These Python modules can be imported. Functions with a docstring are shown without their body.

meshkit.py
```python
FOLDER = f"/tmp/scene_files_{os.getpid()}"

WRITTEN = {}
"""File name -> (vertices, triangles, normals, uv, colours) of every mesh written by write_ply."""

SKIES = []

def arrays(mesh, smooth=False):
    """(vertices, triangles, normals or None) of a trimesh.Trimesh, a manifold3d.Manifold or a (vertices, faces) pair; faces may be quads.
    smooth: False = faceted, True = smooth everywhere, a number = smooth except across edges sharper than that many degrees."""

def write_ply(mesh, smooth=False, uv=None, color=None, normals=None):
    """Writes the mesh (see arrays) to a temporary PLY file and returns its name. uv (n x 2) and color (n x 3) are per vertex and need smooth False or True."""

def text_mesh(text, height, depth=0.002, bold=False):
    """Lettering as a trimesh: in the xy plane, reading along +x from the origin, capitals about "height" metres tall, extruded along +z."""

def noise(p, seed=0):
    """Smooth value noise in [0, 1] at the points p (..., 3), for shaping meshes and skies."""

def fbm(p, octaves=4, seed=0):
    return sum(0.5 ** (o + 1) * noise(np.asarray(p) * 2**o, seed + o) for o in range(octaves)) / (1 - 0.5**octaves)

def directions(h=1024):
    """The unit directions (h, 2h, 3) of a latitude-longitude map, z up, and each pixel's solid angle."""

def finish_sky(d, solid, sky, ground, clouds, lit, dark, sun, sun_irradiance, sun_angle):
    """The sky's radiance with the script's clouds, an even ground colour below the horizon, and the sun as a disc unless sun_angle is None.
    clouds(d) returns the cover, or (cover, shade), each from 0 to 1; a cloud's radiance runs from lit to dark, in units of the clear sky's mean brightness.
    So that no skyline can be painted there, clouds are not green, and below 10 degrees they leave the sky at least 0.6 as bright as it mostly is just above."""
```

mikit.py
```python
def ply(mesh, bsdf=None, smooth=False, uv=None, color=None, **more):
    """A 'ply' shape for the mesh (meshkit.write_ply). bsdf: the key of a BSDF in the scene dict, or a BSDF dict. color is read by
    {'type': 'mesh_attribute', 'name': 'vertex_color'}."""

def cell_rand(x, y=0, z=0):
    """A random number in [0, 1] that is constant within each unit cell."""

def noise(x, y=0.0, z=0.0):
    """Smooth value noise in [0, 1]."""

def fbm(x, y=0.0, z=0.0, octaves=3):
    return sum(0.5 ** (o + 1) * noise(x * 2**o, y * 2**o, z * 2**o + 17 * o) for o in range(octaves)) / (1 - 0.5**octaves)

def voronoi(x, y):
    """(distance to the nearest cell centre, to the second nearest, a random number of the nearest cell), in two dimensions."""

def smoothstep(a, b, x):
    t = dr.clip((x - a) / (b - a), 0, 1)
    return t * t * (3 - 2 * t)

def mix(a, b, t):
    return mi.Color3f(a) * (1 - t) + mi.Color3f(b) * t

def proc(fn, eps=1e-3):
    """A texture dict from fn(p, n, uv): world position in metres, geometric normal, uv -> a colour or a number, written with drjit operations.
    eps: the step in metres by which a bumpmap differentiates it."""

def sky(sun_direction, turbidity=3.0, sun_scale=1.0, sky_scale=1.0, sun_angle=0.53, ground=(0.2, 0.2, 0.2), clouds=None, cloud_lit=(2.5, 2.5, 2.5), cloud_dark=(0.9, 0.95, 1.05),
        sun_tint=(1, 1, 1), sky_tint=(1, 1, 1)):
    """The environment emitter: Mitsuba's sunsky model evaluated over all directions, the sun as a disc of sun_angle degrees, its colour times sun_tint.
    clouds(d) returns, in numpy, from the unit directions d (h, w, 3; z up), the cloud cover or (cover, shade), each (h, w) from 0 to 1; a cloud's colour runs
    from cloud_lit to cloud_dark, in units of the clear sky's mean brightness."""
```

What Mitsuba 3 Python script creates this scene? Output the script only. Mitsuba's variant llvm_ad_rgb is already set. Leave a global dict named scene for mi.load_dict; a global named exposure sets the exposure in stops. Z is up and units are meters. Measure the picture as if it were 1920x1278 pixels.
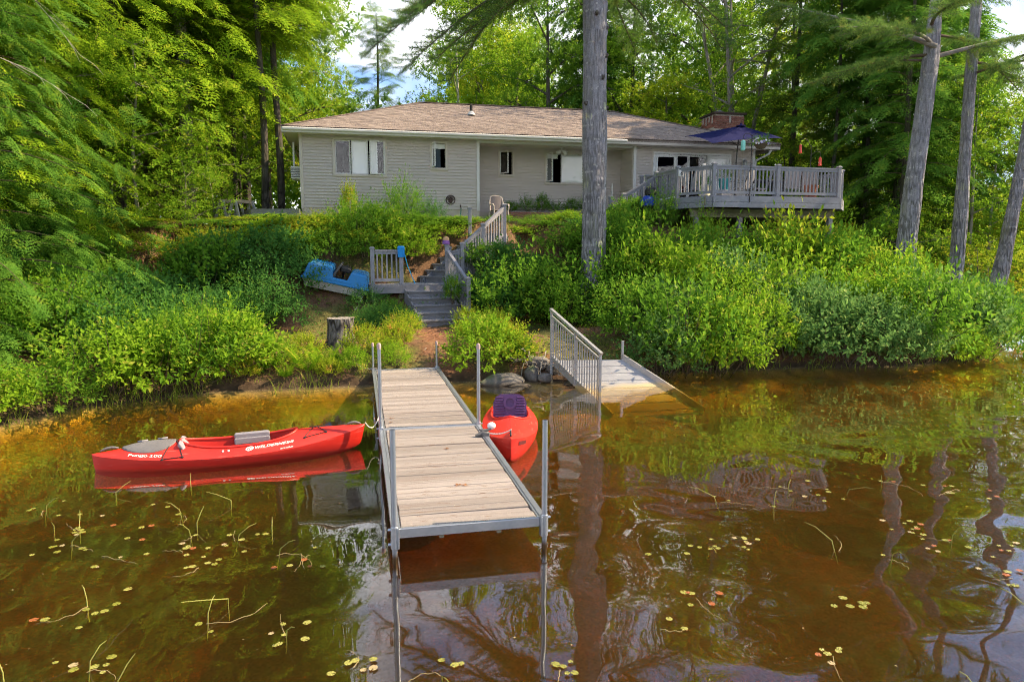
import math
import numpy as np, trimesh, mitsuba as mi, drjit as dr, mikit, meshkit
from mikit import noise, fbm, cell_rand, voronoi, smoothstep, mix, proc
T = mi.ScalarTransform4f

# ------------------------------------------------------------------ camera, sky, exposure
# world: x along the house front, y away from the lake, z up, water level at z = 0, metres
CAM_H, PITCH, YAW = 2.55, math.radians(7.06), math.radians(12.4)
cam_dir = [math.sin(YAW) * math.cos(PITCH), math.cos(YAW) * math.cos(PITCH), -math.sin(PITCH)]
exposure = 2.45
SUN = (0.7335, -0.0603, 0.677)


def cloud_cover(d):
    z = np.maximum(d[..., 2], 0.05)
    p = np.stack([d[..., 0] / (z + 0.25) * 1.3, d[..., 1] / (z + 0.25) * 1.3, z * 0], -1)
    n = meshkit.fbm(p * 1.7 + 5.3, 5, seed=4)
    t = np.clip((d[..., 2] - 0.22) / 0.25, 0, 1)
    c = np.clip((n - 0.26 - 0.17 * t) / 0.17, 0, 1)
    c = c * c * (3 - 2 * c)
    shade = np.clip((n - 0.62) / 0.3, 0, 1) * 0.6
    return c * 0.95, shade


scene = {
    'camera': {'type': 'perspective', 'fov': 72.89, 'fov_axis': 'x', 'near_clip': 0.05, 'far_clip': 2000.0,
               'to_world': T().look_at(origin=[0, 0, CAM_H], target=[cam_dir[0], cam_dir[1], CAM_H + cam_dir[2]], up=[0, 0, 1])},
    'daylight': mikit.sky(SUN, turbidity=3.0, sun_tint=(1.0, 0.95, 0.84), sun_scale=1.3, sky_scale=1.4, clouds=cloud_cover, sky_tint=(0.94, 0.98, 1.10), cloud_lit=(2.6, 2.6, 2.65), cloud_dark=(1.2, 1.25, 1.35), ground=(0.07, 0.08, 0.05)),
}
labels = {}
place = {}
I4 = T()


# ------------------------------------------------------------------ bookkeeping
counts = {}


def numbered(name):
    k = counts.get(name, -1) + 1
    counts[name] = k
    return name if k == 0 else f'{name}_{k:03d}'


def thing(name, label, cat, group=None, to=None):
    key = numbered(name)
    labels[key] = {'label': label, 'category': cat}
    if group:
        labels[key]['group'] = group
    place[key] = to if to is not None else I4
    return key


def put(key, shape, to):
    d = dict(shape)
    d['to_world'] = to
    scene[key] = d


def part(parent, name, mesh, bsdf=None, smooth=False, label=None, kind=None):
    """adds a mesh (or a finished ply dict) as a part of parent"""
    key = numbered(parent + '__' + name)
    shape = mesh if isinstance(mesh, dict) else mikit.ply(mesh, bsdf, smooth)
    root = parent.split('__')[0]
    put(key, shape, place.get(root, I4))
    if label or kind:
        labels[key] = {}
        if label:
            labels[key]['label'] = label
        if kind:
            labels[key]['kind'] = kind
    return key


def solo(name, mesh, bsdf, label=None, cat=None, smooth=False, group=None, kind=None, to=None):
    key = numbered(name)
    shape = mesh if isinstance(mesh, dict) else mikit.ply(mesh, bsdf, smooth)
    put(key, shape, to if to is not None else I4)
    labels[key] = {k: v for k, v in dict(label=label, category=cat, group=group, kind=kind).items() if v}
    return key


# ------------------------------------------------------------------ small geometry kit
def M(v, f):
    return (np.asarray(v, float), np.asarray(f, int))


def join(*ms):
    vs, fs, n = [], [], 0
    for m in ms:
        if m is None:
            continue
        if isinstance(m, trimesh.Trimesh):
            m = (np.array(m.vertices), np.array(m.faces))
        v, f = np.asarray(m[0]), np.asarray(m[1])
        if f.shape[1] == 4:
            f = np.vstack([f[:, [0, 1, 2]], f[:, [0, 2, 3]]])
        vs.append(v)
        fs.append(f + n)
        n += len(v)
    return np.vstack(vs), np.vstack(fs)


BOXV = np.array([[x, y, z] for x in (0, 1) for y in (0, 1) for z in (0, 1)], float)
BOXF = np.array([[0, 1, 3], [0, 3, 2], [4, 6, 7], [4, 7, 5], [0, 4, 5], [0, 5, 1], [2, 3, 7], [2, 7, 6], [0, 2, 6], [0, 6, 4], [1, 5, 7], [1, 7, 3]])


def box(x0, x1, y0, y1, z0, z1):
    return np.array([x0, y0, z0]) + BOXV * np.array([x1 - x0, y1 - y0, z1 - z0]), BOXF.copy()


def cbox(x0, x1, y0, y1, z0, z1, c=0.006):
    """box with chamfered edges"""
    p = []
    for x, sx in ((x0, 1), (x1, -1)):
        for y, sy in ((y0, 1), (y1, -1)):
            for z, sz in ((z0, 1), (z1, -1)):
                p += [[x + sx * c, y + sy * c, z], [x + sx * c, y, z + sz * c], [x, y + sy * c, z + sz * c]]
    h = trimesh.convex.convex_hull(np.array(p))
    return np.array(h.vertices), np.array(h.faces)


def basis(d):
    d = np.asarray(d, float)
    d = d / np.linalg.norm(d)
    a = np.array([0, 0, 1.0]) if abs(d[2]) < 0.95 else np.array([1.0, 0, 0])
    x = np.cross(a, d)
    x /= np.linalg.norm(x)
    return x, np.cross(d, x), d


def bar(p0, p1, w, h, up=(0, 0, 1)):
    """rectangular bar from p0 to p1, w across, h in the up-ish direction, centred"""
    p0, p1 = np.asarray(p0, float), np.asarray(p1, float)
    d = (p1 - p0) / np.linalg.norm(p1 - p0)
    s = np.cross(d, np.asarray(up, float))
    if np.linalg.norm(s) < 1e-6:
        s = np.array([1.0, 0, 0])
    s /= np.linalg.norm(s)
    t = np.cross(s, d)
    v = np.array([q + a * s * w / 2 + b * t * h / 2 for q in (p0, p1) for a in (-1, 1) for b in (-1, 1)])
    # order as BOXV: (end, s, t)
    f = BOXF.copy()
    m = trimesh.Trimesh(v, f, process=False)
    if m.volume < 0:
        f = f[:, ::-1]
    return v, f


def tube(pts, r, n=8, cap=True):
    pts = np.asarray(pts, float)
    r = np.broadcast_to(np.asarray(r, float), (len(pts),))
    tan = np.gradient(pts, axis=0)
    tan /= np.linalg.norm(tan, axis=1, keepdims=True) + 1e-12
    x, y, _ = basis(tan[0])
    a = np.arange(n) * 2 * np.pi / n
    rings = []
    for p, t, q in zip(pts, tan, r):
        x = x - t * (x @ t)
        x /= np.linalg.norm(x) + 1e-12
        y = np.cross(t, x)
        rings.append(p + q * (np.cos(a)[:, None] * x + np.sin(a)[:, None] * y))
    v = np.vstack(rings)
    f = []
    i = np.arange(n)
    for k in range(len(pts) - 1):
        b = k * n
        f.append(np.stack([b + i, b + (i + 1) % n, b + n + (i + 1) % n], 1))
        f.append(np.stack([b + i, b + n + (i + 1) % n, b + n + i], 1))
    if cap:
        v = np.vstack([v, pts[:1], pts[-1:]])
        c0, c1, b = len(v) - 2, len(v) - 1, (len(pts) - 1) * n
        f.append(np.stack([i * 0 + c0, (i + 1) % n, i], 1))
        f.append(np.stack([i * 0 + c1, b + i, b + (i + 1) % n], 1))
    return v, np.vstack(f)


def lathe(prof, n=20, c=(0, 0, 0)):
    """prof: (r, z) pairs from bottom to top"""
    a = np.arange(n) * 2 * np.pi / n
    v = np.vstack([np.stack([r * np.cos(a), r * np.sin(a), a * 0 + z], 1) for r, z in prof])
    i = np.arange(n)
    f = []
    for k in range(len(prof) - 1):
        b = k * n
        f += [np.stack([b + i, b + (i + 1) % n, b + n + (i + 1) % n], 1), np.stack([b + i, b + n + (i + 1) % n, b + n + i], 1)]
    return v + np.asarray(c, float), np.vstack(f)


def xf(m, mat):
    mat = np.asarray(mat, float)
    return np.asarray(m[0]) @ mat[:3, :3].T + mat[:3, 3], m[1]


def mv(m, d):
    return np.asarray(m[0]) + np.asarray(d, float), m[1]


def rotz(m, deg, c=(0, 0, 0)):
    a = math.radians(deg)
    R = np.array([[math.cos(a), -math.sin(a), 0], [math.sin(a), math.cos(a), 0], [0, 0, 1]])
    c = np.asarray(c, float)
    return (np.asarray(m[0]) - c) @ R.T + c, m[1]


def unit(a):
    return a / (np.linalg.norm(a, axis=-1, keepdims=True) + 1e-12)


def prism(poly, z0, z1):
    """vertical prism over a plan polygon (list of xy)"""
    from shapely.geometry import Polygon
    g = Polygon(poly)
    m = trimesh.creation.extrude_polygon(g, z1 - z0, engine='earcut')
    m.apply_translation([0, 0, z0])
    return np.array(m.vertices), np.array(m.faces)


# ------------------------------------------------------------------ materials
def rgb(r, g, b):
    return {'type': 'rgb', 'value': [r, g, b]}


def mat(name, base, rough=0.6, metallic=0.0, spec=0.4, bump=None, scale=1.0, clear=0.0):
    b = {'type': 'principled', 'base_color': proc(base) if callable(base) else rgb(*base), 'roughness': proc(rough) if callable(rough) else rough,
         'metallic': metallic, 'specular': spec}
    if clear:
        b['clearcoat'] = clear
        b['clearcoat_gloss'] = 0.9
    if bump is not None:
        b = {'type': 'bumpmap', 'arbitrary': proc(bump, 2e-3), 'scale': scale, 'bsdf': b}
    scene[name] = {'type': 'twosided', 'bsdf': b}
    return name


def leaf_mat(name, c0, c1, c2=None, trans=1.0, rough=0.34, freq=9.0):
    """foliage: each leaf a little different, patches of older and younger growth"""
    c2 = c2 or c1

    def fn(p, n, uv):
        a = cell_rand(p.x * freq, p.y * freq, p.z * freq)
        b = fbm(p.x * 0.7 + 3.1, p.y * 0.7, p.z * 0.8, 2)
        c = mix(c0, c1, dr.clip(a * 0.75 + b * 0.6 - 0.15, 0, 1))
        return mix(c, c2, smoothstep(0.86, 0.98, a))
    scene[name] = {'type': 'principledthin', 'base_color': proc(fn), 'roughness': rough, 'eta': 1.5, 'spec_trans': 0.0, 'diff_trans': trans}
    return name


def f_dock(p, n, uv):
    row = dr.floor(p.y / 0.1404 + 0.5)
    t = cell_rand(row, 3.0, 1.0)
    g = fbm(p.x * 1.3 + t * 40, p.y * 60.0, t * 9, 3)
    g2 = noise(p.x * 0.9 + t * 17, p.y * 18, t)
    c = mix((0.185, 0.163, 0.150), (0.305, 0.275, 0.258), t)
    c = mix(c, (0.15, 0.11, 0.09), smoothstep(0.50, 0.78, g) * 0.6)
    c = mix(c, (0.20, 0.18, 0.165), smoothstep(0.55, 0.8, g2) * 0.5)
    k = voronoi(p.x * 2.2 + t * 31, p.y * 9)[0]
    return mix(c, (0.16, 0.11, 0.08), (1 - smoothstep(0.05, 0.10, k)) * 0.8)


def f_dock_b(p, n, uv):
    return fbm(p.x * 1.5, p.y * 70.0, 0.0, 2)


mat('weathered_plank', f_dock, 0.75, bump=f_dock_b, scale=0.0015)


def grain(c0, c1, sx=1.0, sy=1.0, sz=1.0, streak=0.4):
    def fn(p, n, uv):
        g = fbm(p.x * 3 * sx, p.y * 3 * sy, p.z * 3 * sz, 3)
        g2 = noise(p.x * 14 * sx, p.y * 14 * sy, p.z * 14 * sz)
        return mix(c0, c1, dr.clip(g * 1.2 - 0.1, 0, 1) * (1 - streak) + g2 * streak)
    return fn


mat('grey_stain_wood', grain((0.20, 0.205, 0.245), (0.30, 0.305, 0.35), 1, 1, 1.0), 0.7)
mat('step_wood', grain((0.16, 0.158, 0.175), (0.27, 0.265, 0.285), 0.5, 6, 4), 0.75)
mat('raw_wood', grain((0.30, 0.24, 0.16), (0.46, 0.38, 0.27), 0.6, 5, 5), 0.8)
mat('old_beam', grain((0.16, 0.15, 0.11), (0.30, 0.28, 0.21), 1, 1, 4), 0.85)


def f_siding(p, n, uv):
    g = noise(p.x * 0.7, p.y * 0.7, p.z * 2.3)
    d = fbm(p.x * 2.5, p.y * 2.5, p.z * 30, 2)
    r = cell_rand(dr.floor((p.z - 4.07) / 0.1016), dr.floor(p.x / 3.66 + 0.4), 2.0)
    return mi.Color3f(0.545, 0.496, 0.468) * (0.93 + 0.06 * g + 0.04 * d + 0.05 * r)


mat('siding_vinyl', f_siding, 0.5, bump=lambda p, n, uv: fbm(p.x * 1.5, p.y * 1.5, p.z * 90, 2), scale=0.0008)
mat('white_trim', grain((0.60, 0.60, 0.60), (0.70, 0.70, 0.69)), 0.45)
mat('tan_trim', grain((0.52, 0.47, 0.42), (0.60, 0.55, 0.50)), 0.5)
mat('door_white', grain((0.72, 0.73, 0.76), (0.80, 0.81, 0.83)), 0.35)
mat('concrete', grain((0.48, 0.43, 0.36), (0.62, 0.57, 0.49), 1, 1, 1.5), 0.85)


def f_shingle(p, n, uv):
    a = cell_rand(dr.floor(p.x / 0.15), dr.floor(p.y / 0.142), 1.0)
    b = cell_rand(dr.floor(p.x / 0.33 + 0.4), dr.floor(p.y / 0.142), 7.0)
    s = fbm(p.x * 0.35, p.y * 0.35, 0.0, 3)
    sp = noise(p.x * 120, p.y * 120, p.z * 120)
    c = mix((0.195, 0.158, 0.143), (0.275, 0.231, 0.211), a * 0.55 + b * 0.45)
    return c * (0.82 + 0.25 * s + 0.14 * sp)


mat('asphalt_shingle', f_shingle, 0.9, spec=0.2)


def f_brick(p, n, uv):
    a = cell_rand(dr.floor(p.x / 0.213), dr.floor(p.y / 0.213), dr.floor(p.z / 0.0715))
    s = fbm(p.x * 14, p.y * 14, p.z * 14, 2)
    c = mix((0.17, 0.065, 0.05), (0.36, 0.16, 0.12), a)
    return c * (0.8 + 0.4 * s)


mat('brick_red', f_brick, 0.9, spec=0.2)
mat('mortar', grain((0.38, 0.34, 0.30), (0.50, 0.46, 0.41)), 0.95)
mat('galvanised', grain((0.40, 0.43, 0.48), (0.55, 0.57, 0.61), 3, 3, 3), 0.38, metallic=0.85)


def f_pipe(p, n, uv):
    g = fbm(p.x * 8, p.y * 8, p.z * 5, 3)
    c = mix((0.33, 0.37, 0.44), (0.46, 0.50, 0.56), g)
    wet = 1 - smoothstep(0.035, 0.10 + 0.03 * g, p.z)
    return mix(c, (0.13, 0.08, 0.04), wet)


mat('galvanised_pipe', f_pipe, 0.36, metallic=0.85)


def f_alu(p, n, uv):
    g = fbm(p.x * 6, p.y * 6, p.z * 6, 3)
    s = fbm(p.x * 2, p.y * 2, p.z * 9, 2)
    c = mix((0.29, 0.30, 0.33), (0.42, 0.43, 0.45), g)
    wet = 1 - smoothstep(0.0, 0.10, p.z + (s - 0.5) * 0.1)
    return mix(c, (0.62, 0.46, 0.20), wet * 0.75)


mat('mill_aluminium', f_alu, 0.45, metallic=0.6)
mat('rust_cap', grain((0.34, 0.24, 0.24), (0.48, 0.36, 0.35), 8, 8, 8), 0.7)
def f_kayak(p, n, uv):
    g = fbm(p.x * 2.5, p.y * 2.5, p.z * 5, 3)
    sc_ = fbm(p.x * 5 + p.y * 2, p.y * 9 - p.x * 3, p.z * 60, 3)
    c = mix((0.52, 0.018, 0.012), (0.62, 0.030, 0.017), g)
    c = mix(c, (0.66, 0.13, 0.10), smoothstep(0.66, 0.80, sc_) * 0.5)
    return mix(c, (0.30, 0.035, 0.02), (1 - smoothstep(0.012, 0.045, p.z + 0.02 * (g - 0.5))) * 0.55)


mat('kayak_red', f_kayak, lambda p, n, uv: 0.27 + 0.30 * fbm(p.x * 4, p.y * 4, p.z * 9, 3), spec=0.5)
mat('kayak_inside', (0.50, 0.02, 0.015), 0.5)
mat('kayak_grey', grain((0.12, 0.118, 0.122), (0.17, 0.167, 0.17)), 0.6)
mat('pale_grey_foam', (0.25, 0.24, 0.27), 0.7)
mat('purple_seat', (0.085, 0.034, 0.13), 0.4)
mat('black_rubber', (0.025, 0.025, 0.027), 0.6)
mat('decal_white', (0.78, 0.78, 0.76), 0.5)
mat('decal_blue', (0.10, 0.09, 0.35), 0.5)
mat('decal_dark', (0.12, 0.02, 0.02), 0.5)
mat('rope_white', grain((0.62, 0.58, 0.52), (0.75, 0.72, 0.66), 30, 30, 30), 0.9)


def f_blue(p, n, uv):
    f = fbm(p.x * 3, p.y * 3, p.z * 7, 3)
    return mix((0.018, 0.20, 0.50), (0.11, 0.24, 0.36), smoothstep(0.40, 0.68, f) * smoothstep(1.9, 2.15, p.z + 0.23 * p.x))


mat('faded_blue_plastic', f_blue, 0.5)
mat('blue_fabric', (0.012, 0.22, 0.62), 0.8)
mat('blue_rope', (0.03, 0.36, 0.72), 0.8)
mat('hull_white', grain((0.50, 0.49, 0.50), (0.66, 0.65, 0.65), 2, 2, 2), 0.5)
mat('navy_canvas', grain((0.006, 0.008, 0.055), (0.010, 0.014, 0.08), 20, 20, 20), 0.9, spec=0.12)
mat('black_metal', (0.02, 0.02, 0.022), 0.5)
mat('dark_grey_metal', (0.10, 0.10, 0.105), 0.5)
mat('sling_grey', grain((0.34, 0.33, 0.34), (0.42, 0.41, 0.42), 30, 30, 30), 0.9)
mat('teal_glaze', (0.02, 0.22, 0.24), 0.2, spec=0.6)
mat('mint_metal', (0.22, 0.62, 0.56), 0.4)
mat('terracotta', grain((0.34, 0.12, 0.07), (0.44, 0.17, 0.10), 5, 5, 5), 0.85)
mat('cream_pot', (0.62, 0.60, 0.44), 0.6)
mat('red_plastic', (0.62, 0.05, 0.03), 0.3, spec=0.6)
mat('dark_inside', (0.012, 0.013, 0.015), 0.9, spec=0.1)
mat('curtain_blue', (0.05, 0.07, 0.09), 0.9)
mat('blind_white', grain((0.74, 0.76, 0.80), (0.80, 0.82, 0.85)), 0.6)
mat('blind_grey', grain((0.05, 0.055, 0.055), (0.08, 0.085, 0.085)), 0.6)
mat('plastic_white', (0.72, 0.72, 0.72), 0.35)
mat('plastic_taupe', (0.46, 0.40, 0.37), 0.5)
mat('plastic_mauve', (0.17, 0.15, 0.16), 0.5)
mat('copper_dark', (0.06, 0.04, 0.035), 0.45, metallic=0.6)
mat('hose_green', (0.05, 0.20, 0.14), 0.5)
mat('petal_white', (0.70, 0.68, 0.78), 0.7)
mat('petal_violet', (0.30, 0.22, 0.55), 0.7)
mat('yellow_strap', (0.70, 0.45, 0.10), 0.6)
mat('purple_cloth', (0.28, 0.12, 0.42), 0.8)
mat('tan_cloth', (0.52, 0.33, 0.18), 0.8)
mat('cobalt_cover', (0.012, 0.05, 0.40), 0.5)
scene['pane_glass'] = {'type': 'thindielectric', 'int_ior': 1.5}


def f_rock(p, n, uv):
    g = fbm(p.x * 4, p.y * 4, p.z * 4, 4)
    s = noise(p.x * 40, p.y * 40, p.z * 40)
    m = smoothstep(0.5, 0.7, fbm(p.x * 3 + 9, p.y * 3, p.z * 3, 3)) * smoothstep(0.0, 0.8, n.z)
    c = mix((0.07, 0.065, 0.062), (0.19, 0.18, 0.17), g) * (0.85 + 0.3 * s)
    c = mix(c, (0.08, 0.11, 0.03), m * 0.7)
    return mix((0.05, 0.04, 0.03), c, smoothstep(0.0, 0.09, p.z))


mat('shore_rock', f_rock, 0.85, bump=lambda p, n, uv: fbm(p.x * 12, p.y * 12, p.z * 12, 3), scale=0.02)


def bark(c0, c1, lich=0.0, fz=2.4, moss=0.0, plate=12.0):
    """ridged bark: dark furrows between broken plates, smoother higher up the trunk"""
    def fn(p, n, uv):
        w = fbm(p.x * 4, p.y * 4, p.z * 1.6, 2) * 1.6
        r1 = dr.abs(2 * noise(p.x * plate + w, p.y * plate + w, p.z * fz) - 1)
        r2 = dr.abs(2 * noise(p.x * plate * 2.1 + 9, p.y * plate * 2.1 + w, p.z * fz * 2.6) - 1)
        k = smoothstep(0.02, 0.38, r1) * (0.55 + 0.45 * smoothstep(0.0, 0.4, r2))
        k = dr.lerp(k, 0.72 + 0.28 * k, smoothstep(3.0, 7.5, p.z) * 0.7)
        s = noise(p.x * 60, p.y * 60, p.z * 34)
        c = mix(c0, c1, k) * (0.78 + 0.44 * s) * (0.85 + 0.3 * fbm(p.x * 3 + 5, p.y * 3, p.z * 1.3, 2))
        if lich:
            # pale lichen discs, scattered over the bark at several sizes
            d = voronoi(p.x * 1.5 + 3 + n.y * 0.4, p.z * 1.15)
            edge = (fbm(p.x * 26, p.y * 26, p.z * 26, 2) - 0.5) * 0.09
            disc = (1 - smoothstep(0.115, 0.14, d[0] + edge)) * smoothstep(0.45, 0.5, d[2])
            c = mix(c, (0.44, 0.46, 0.33), disc * 0.85)
            e = voronoi(p.x * 8 + n.y * 2, p.z * 6.2)
            fleck = (1 - smoothstep(0.10, 0.22, e[0] + edge * 2)) * smoothstep(0.55, 0.6, e[2])
            c = mix(c, (0.46, 0.45, 0.45), fleck * lich)
            c = mix(c, (0.20, 0.21, 0.13), smoothstep(0.55, 0.75, fbm(p.x * 2 + 7, p.y * 2, p.z * 0.9, 3)) * smoothstep(-0.2, 0.7, -n.x) * 0.55)
        if moss:
            c = mix(c, (0.07, 0.09, 0.03), smoothstep(0.5, 0.7, fbm(p.x * 2, p.y * 2, p.z, 3)) * moss)
        return c
    return fn


def bark_bump(p, n, uv):
    w = fbm(p.x * 4, p.y * 4, p.z * 1.6, 2) * 1.6
    return smoothstep(0.0, 0.4, dr.abs(2 * noise(p.x * 21 + w, p.y * 21 + w, p.z * 3.2) - 1)) + 0.3 * noise(p.x * 60, p.y * 60, p.z * 34)


mat('pine_bark', bark((0.135, 0.133, 0.146), (0.30, 0.296, 0.325), lich=0.9, fz=2.6, plate=19.0), 0.9, spec=0.2, bump=bark_bump, scale=0.035)
mat('dark_bark', bark((0.035, 0.031, 0.029), (0.125, 0.112, 0.102), moss=0.4), 0.95, spec=0.15, bump=bark_bump, scale=0.015)
mat('grey_bark', bark((0.13, 0.12, 0.105), (0.28, 0.26, 0.235), moss=0.3), 0.95, spec=0.15)
mat('birch_bark', bark((0.36, 0.35, 0.33), (0.62, 0.60, 0.56), fz=9, plate=6), 0.85, spec=0.2)
mat('twig', (0.11, 0.085, 0.06), 0.9, spec=0.2)
mat('bleached_twig', (0.38, 0.35, 0.30), 0.9, spec=0.2)
mat('stump_bark', bark((0.05, 0.045, 0.045), (0.20, 0.185, 0.18)), 0.95, spec=0.15, bump=bark_bump, scale=0.03)


def f_stumptop(p, n, uv):
    r = dr.sqrt(dr.square(p.x + 0.42) + dr.square(p.y - 15.6))
    g = noise(p.x * 9, p.y * 9, 0.0)
    c = mix((0.17, 0.155, 0.145), (0.28, 0.265, 0.245), 0.5 + 0.5 * dr.sin(r * 190 + g * 5))
    return c * (0.7 + 0.5 * fbm(p.x * 7, p.y * 7, 0.0, 2))


mat('stump_wood', f_stumptop, 0.95, spec=0.1)

# foliage
leaf_mat('leaf_mid', (0.091, 0.222, 0.022), (0.195, 0.396, 0.037), (0.293, 0.420, 0.050))
leaf_mat('leaf_bright', (0.159, 0.324, 0.022), (0.317, 0.504, 0.035), (0.488, 0.504, 0.088))
leaf_mat('leaf_deep', (0.061, 0.186, 0.043), (0.134, 0.312, 0.062), (0.183, 0.336, 0.050))
leaf_mat('leaf_blue', (0.100, 0.225, 0.062), (0.205, 0.370, 0.098), (0.32, 0.43, 0.14), rough=0.3)
leaf_mat('leaf_gold', (0.256, 0.372, 0.025), (0.451, 0.528, 0.040), (0.634, 0.408, 0.100))
leaf_mat('leaf_maple', (0.134, 0.282, 0.022), (0.287, 0.468, 0.037), (0.403, 0.480, 0.062), freq=5.0, trans=1.15)
leaf_mat('leaf_maple_gold', (0.232, 0.372, 0.020), (0.439, 0.552, 0.037), (0.561, 0.528, 0.062), freq=5.0, trans=1.15)
leaf_mat('leaf_forest', (0.104, 0.228, 0.022), (0.220, 0.390, 0.037), (0.317, 0.432, 0.050), freq=4.0, trans=1.1)
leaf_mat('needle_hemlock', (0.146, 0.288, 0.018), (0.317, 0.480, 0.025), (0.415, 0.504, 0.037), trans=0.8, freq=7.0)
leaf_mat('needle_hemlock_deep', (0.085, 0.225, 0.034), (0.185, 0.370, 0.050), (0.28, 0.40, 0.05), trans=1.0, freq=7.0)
leaf_mat('needle_spruce', (0.085, 0.165, 0.024), (0.185, 0.290, 0.034), (0.32, 0.34, 0.05), trans=0.9, freq=6.0)
leaf_mat('needle_pine', (0.104, 0.210, 0.056), (0.201, 0.324, 0.075), (0.293, 0.348, 0.075), trans=0.8, freq=6.0)
leaf_mat('grass_blade', (0.146, 0.240, 0.025), (0.305, 0.372, 0.050), (0.512, 0.408, 0.150), trans=0.8, freq=20.0)
leaf_mat('fern_green', (0.207, 0.396, 0.022), (0.378, 0.552, 0.035), (0.512, 0.552, 0.062))
leaf_mat('dead_leaf', (0.20, 0.085, 0.035), (0.36, 0.16, 0.07), (0.45, 0.25, 0.13), trans=0.3, freq=14.0)
mat('lily_pad', lambda p, n, uv: mix((0.17, 0.175, 0.025), (0.28, 0.27, 0.07), cell_rand(p.x * 4, p.y * 4, 3.0)), 0.3, spec=0.6)
mat('lily_pad_rust', (0.27, 0.09, 0.03), 0.35, spec=0.5)
mat('lily_pad_pale', (0.32, 0.26, 0.14), 0.3, spec=0.6)
mat('water_stem', (0.30, 0.30, 0.07), 0.5)
mat('pale_stem', (0.30, 0.235, 0.11), 0.5)
# ------------------------------------------------------------------ ground and lake
SH = np.array([(-60, 3), (-20, 8.0), (-12, 9.3), (-8, 10.3), (-5.3, 11.7), (-4.6, 12.8), (-2.7, 13.7), (0.1, 13.75), (2.6, 13.75), (3.4, 13.35), (4.5, 13.25), (5.6, 13.9), (9.7, 13.9), (12.1, 13.5),
               (15, 14.2), (17, 15.3), (18.6, 17.0), (20.5, 20.5), (22.5, 25), (25, 33), (29, 45), (36, 66), (60, 130), (120, 260)], float)
PROF = np.array([(0, 0.0), (0.25, 0.22), (0.5, 0.30), (1.9, 0.62), (3.75, 0.76), (5.1, 1.42), (6.4, 2.65), (7.4, 3.35), (8.3, 3.58), (9.6, 3.66), (16, 3.75), (60, 5.5), (120, 7)], float)


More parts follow.
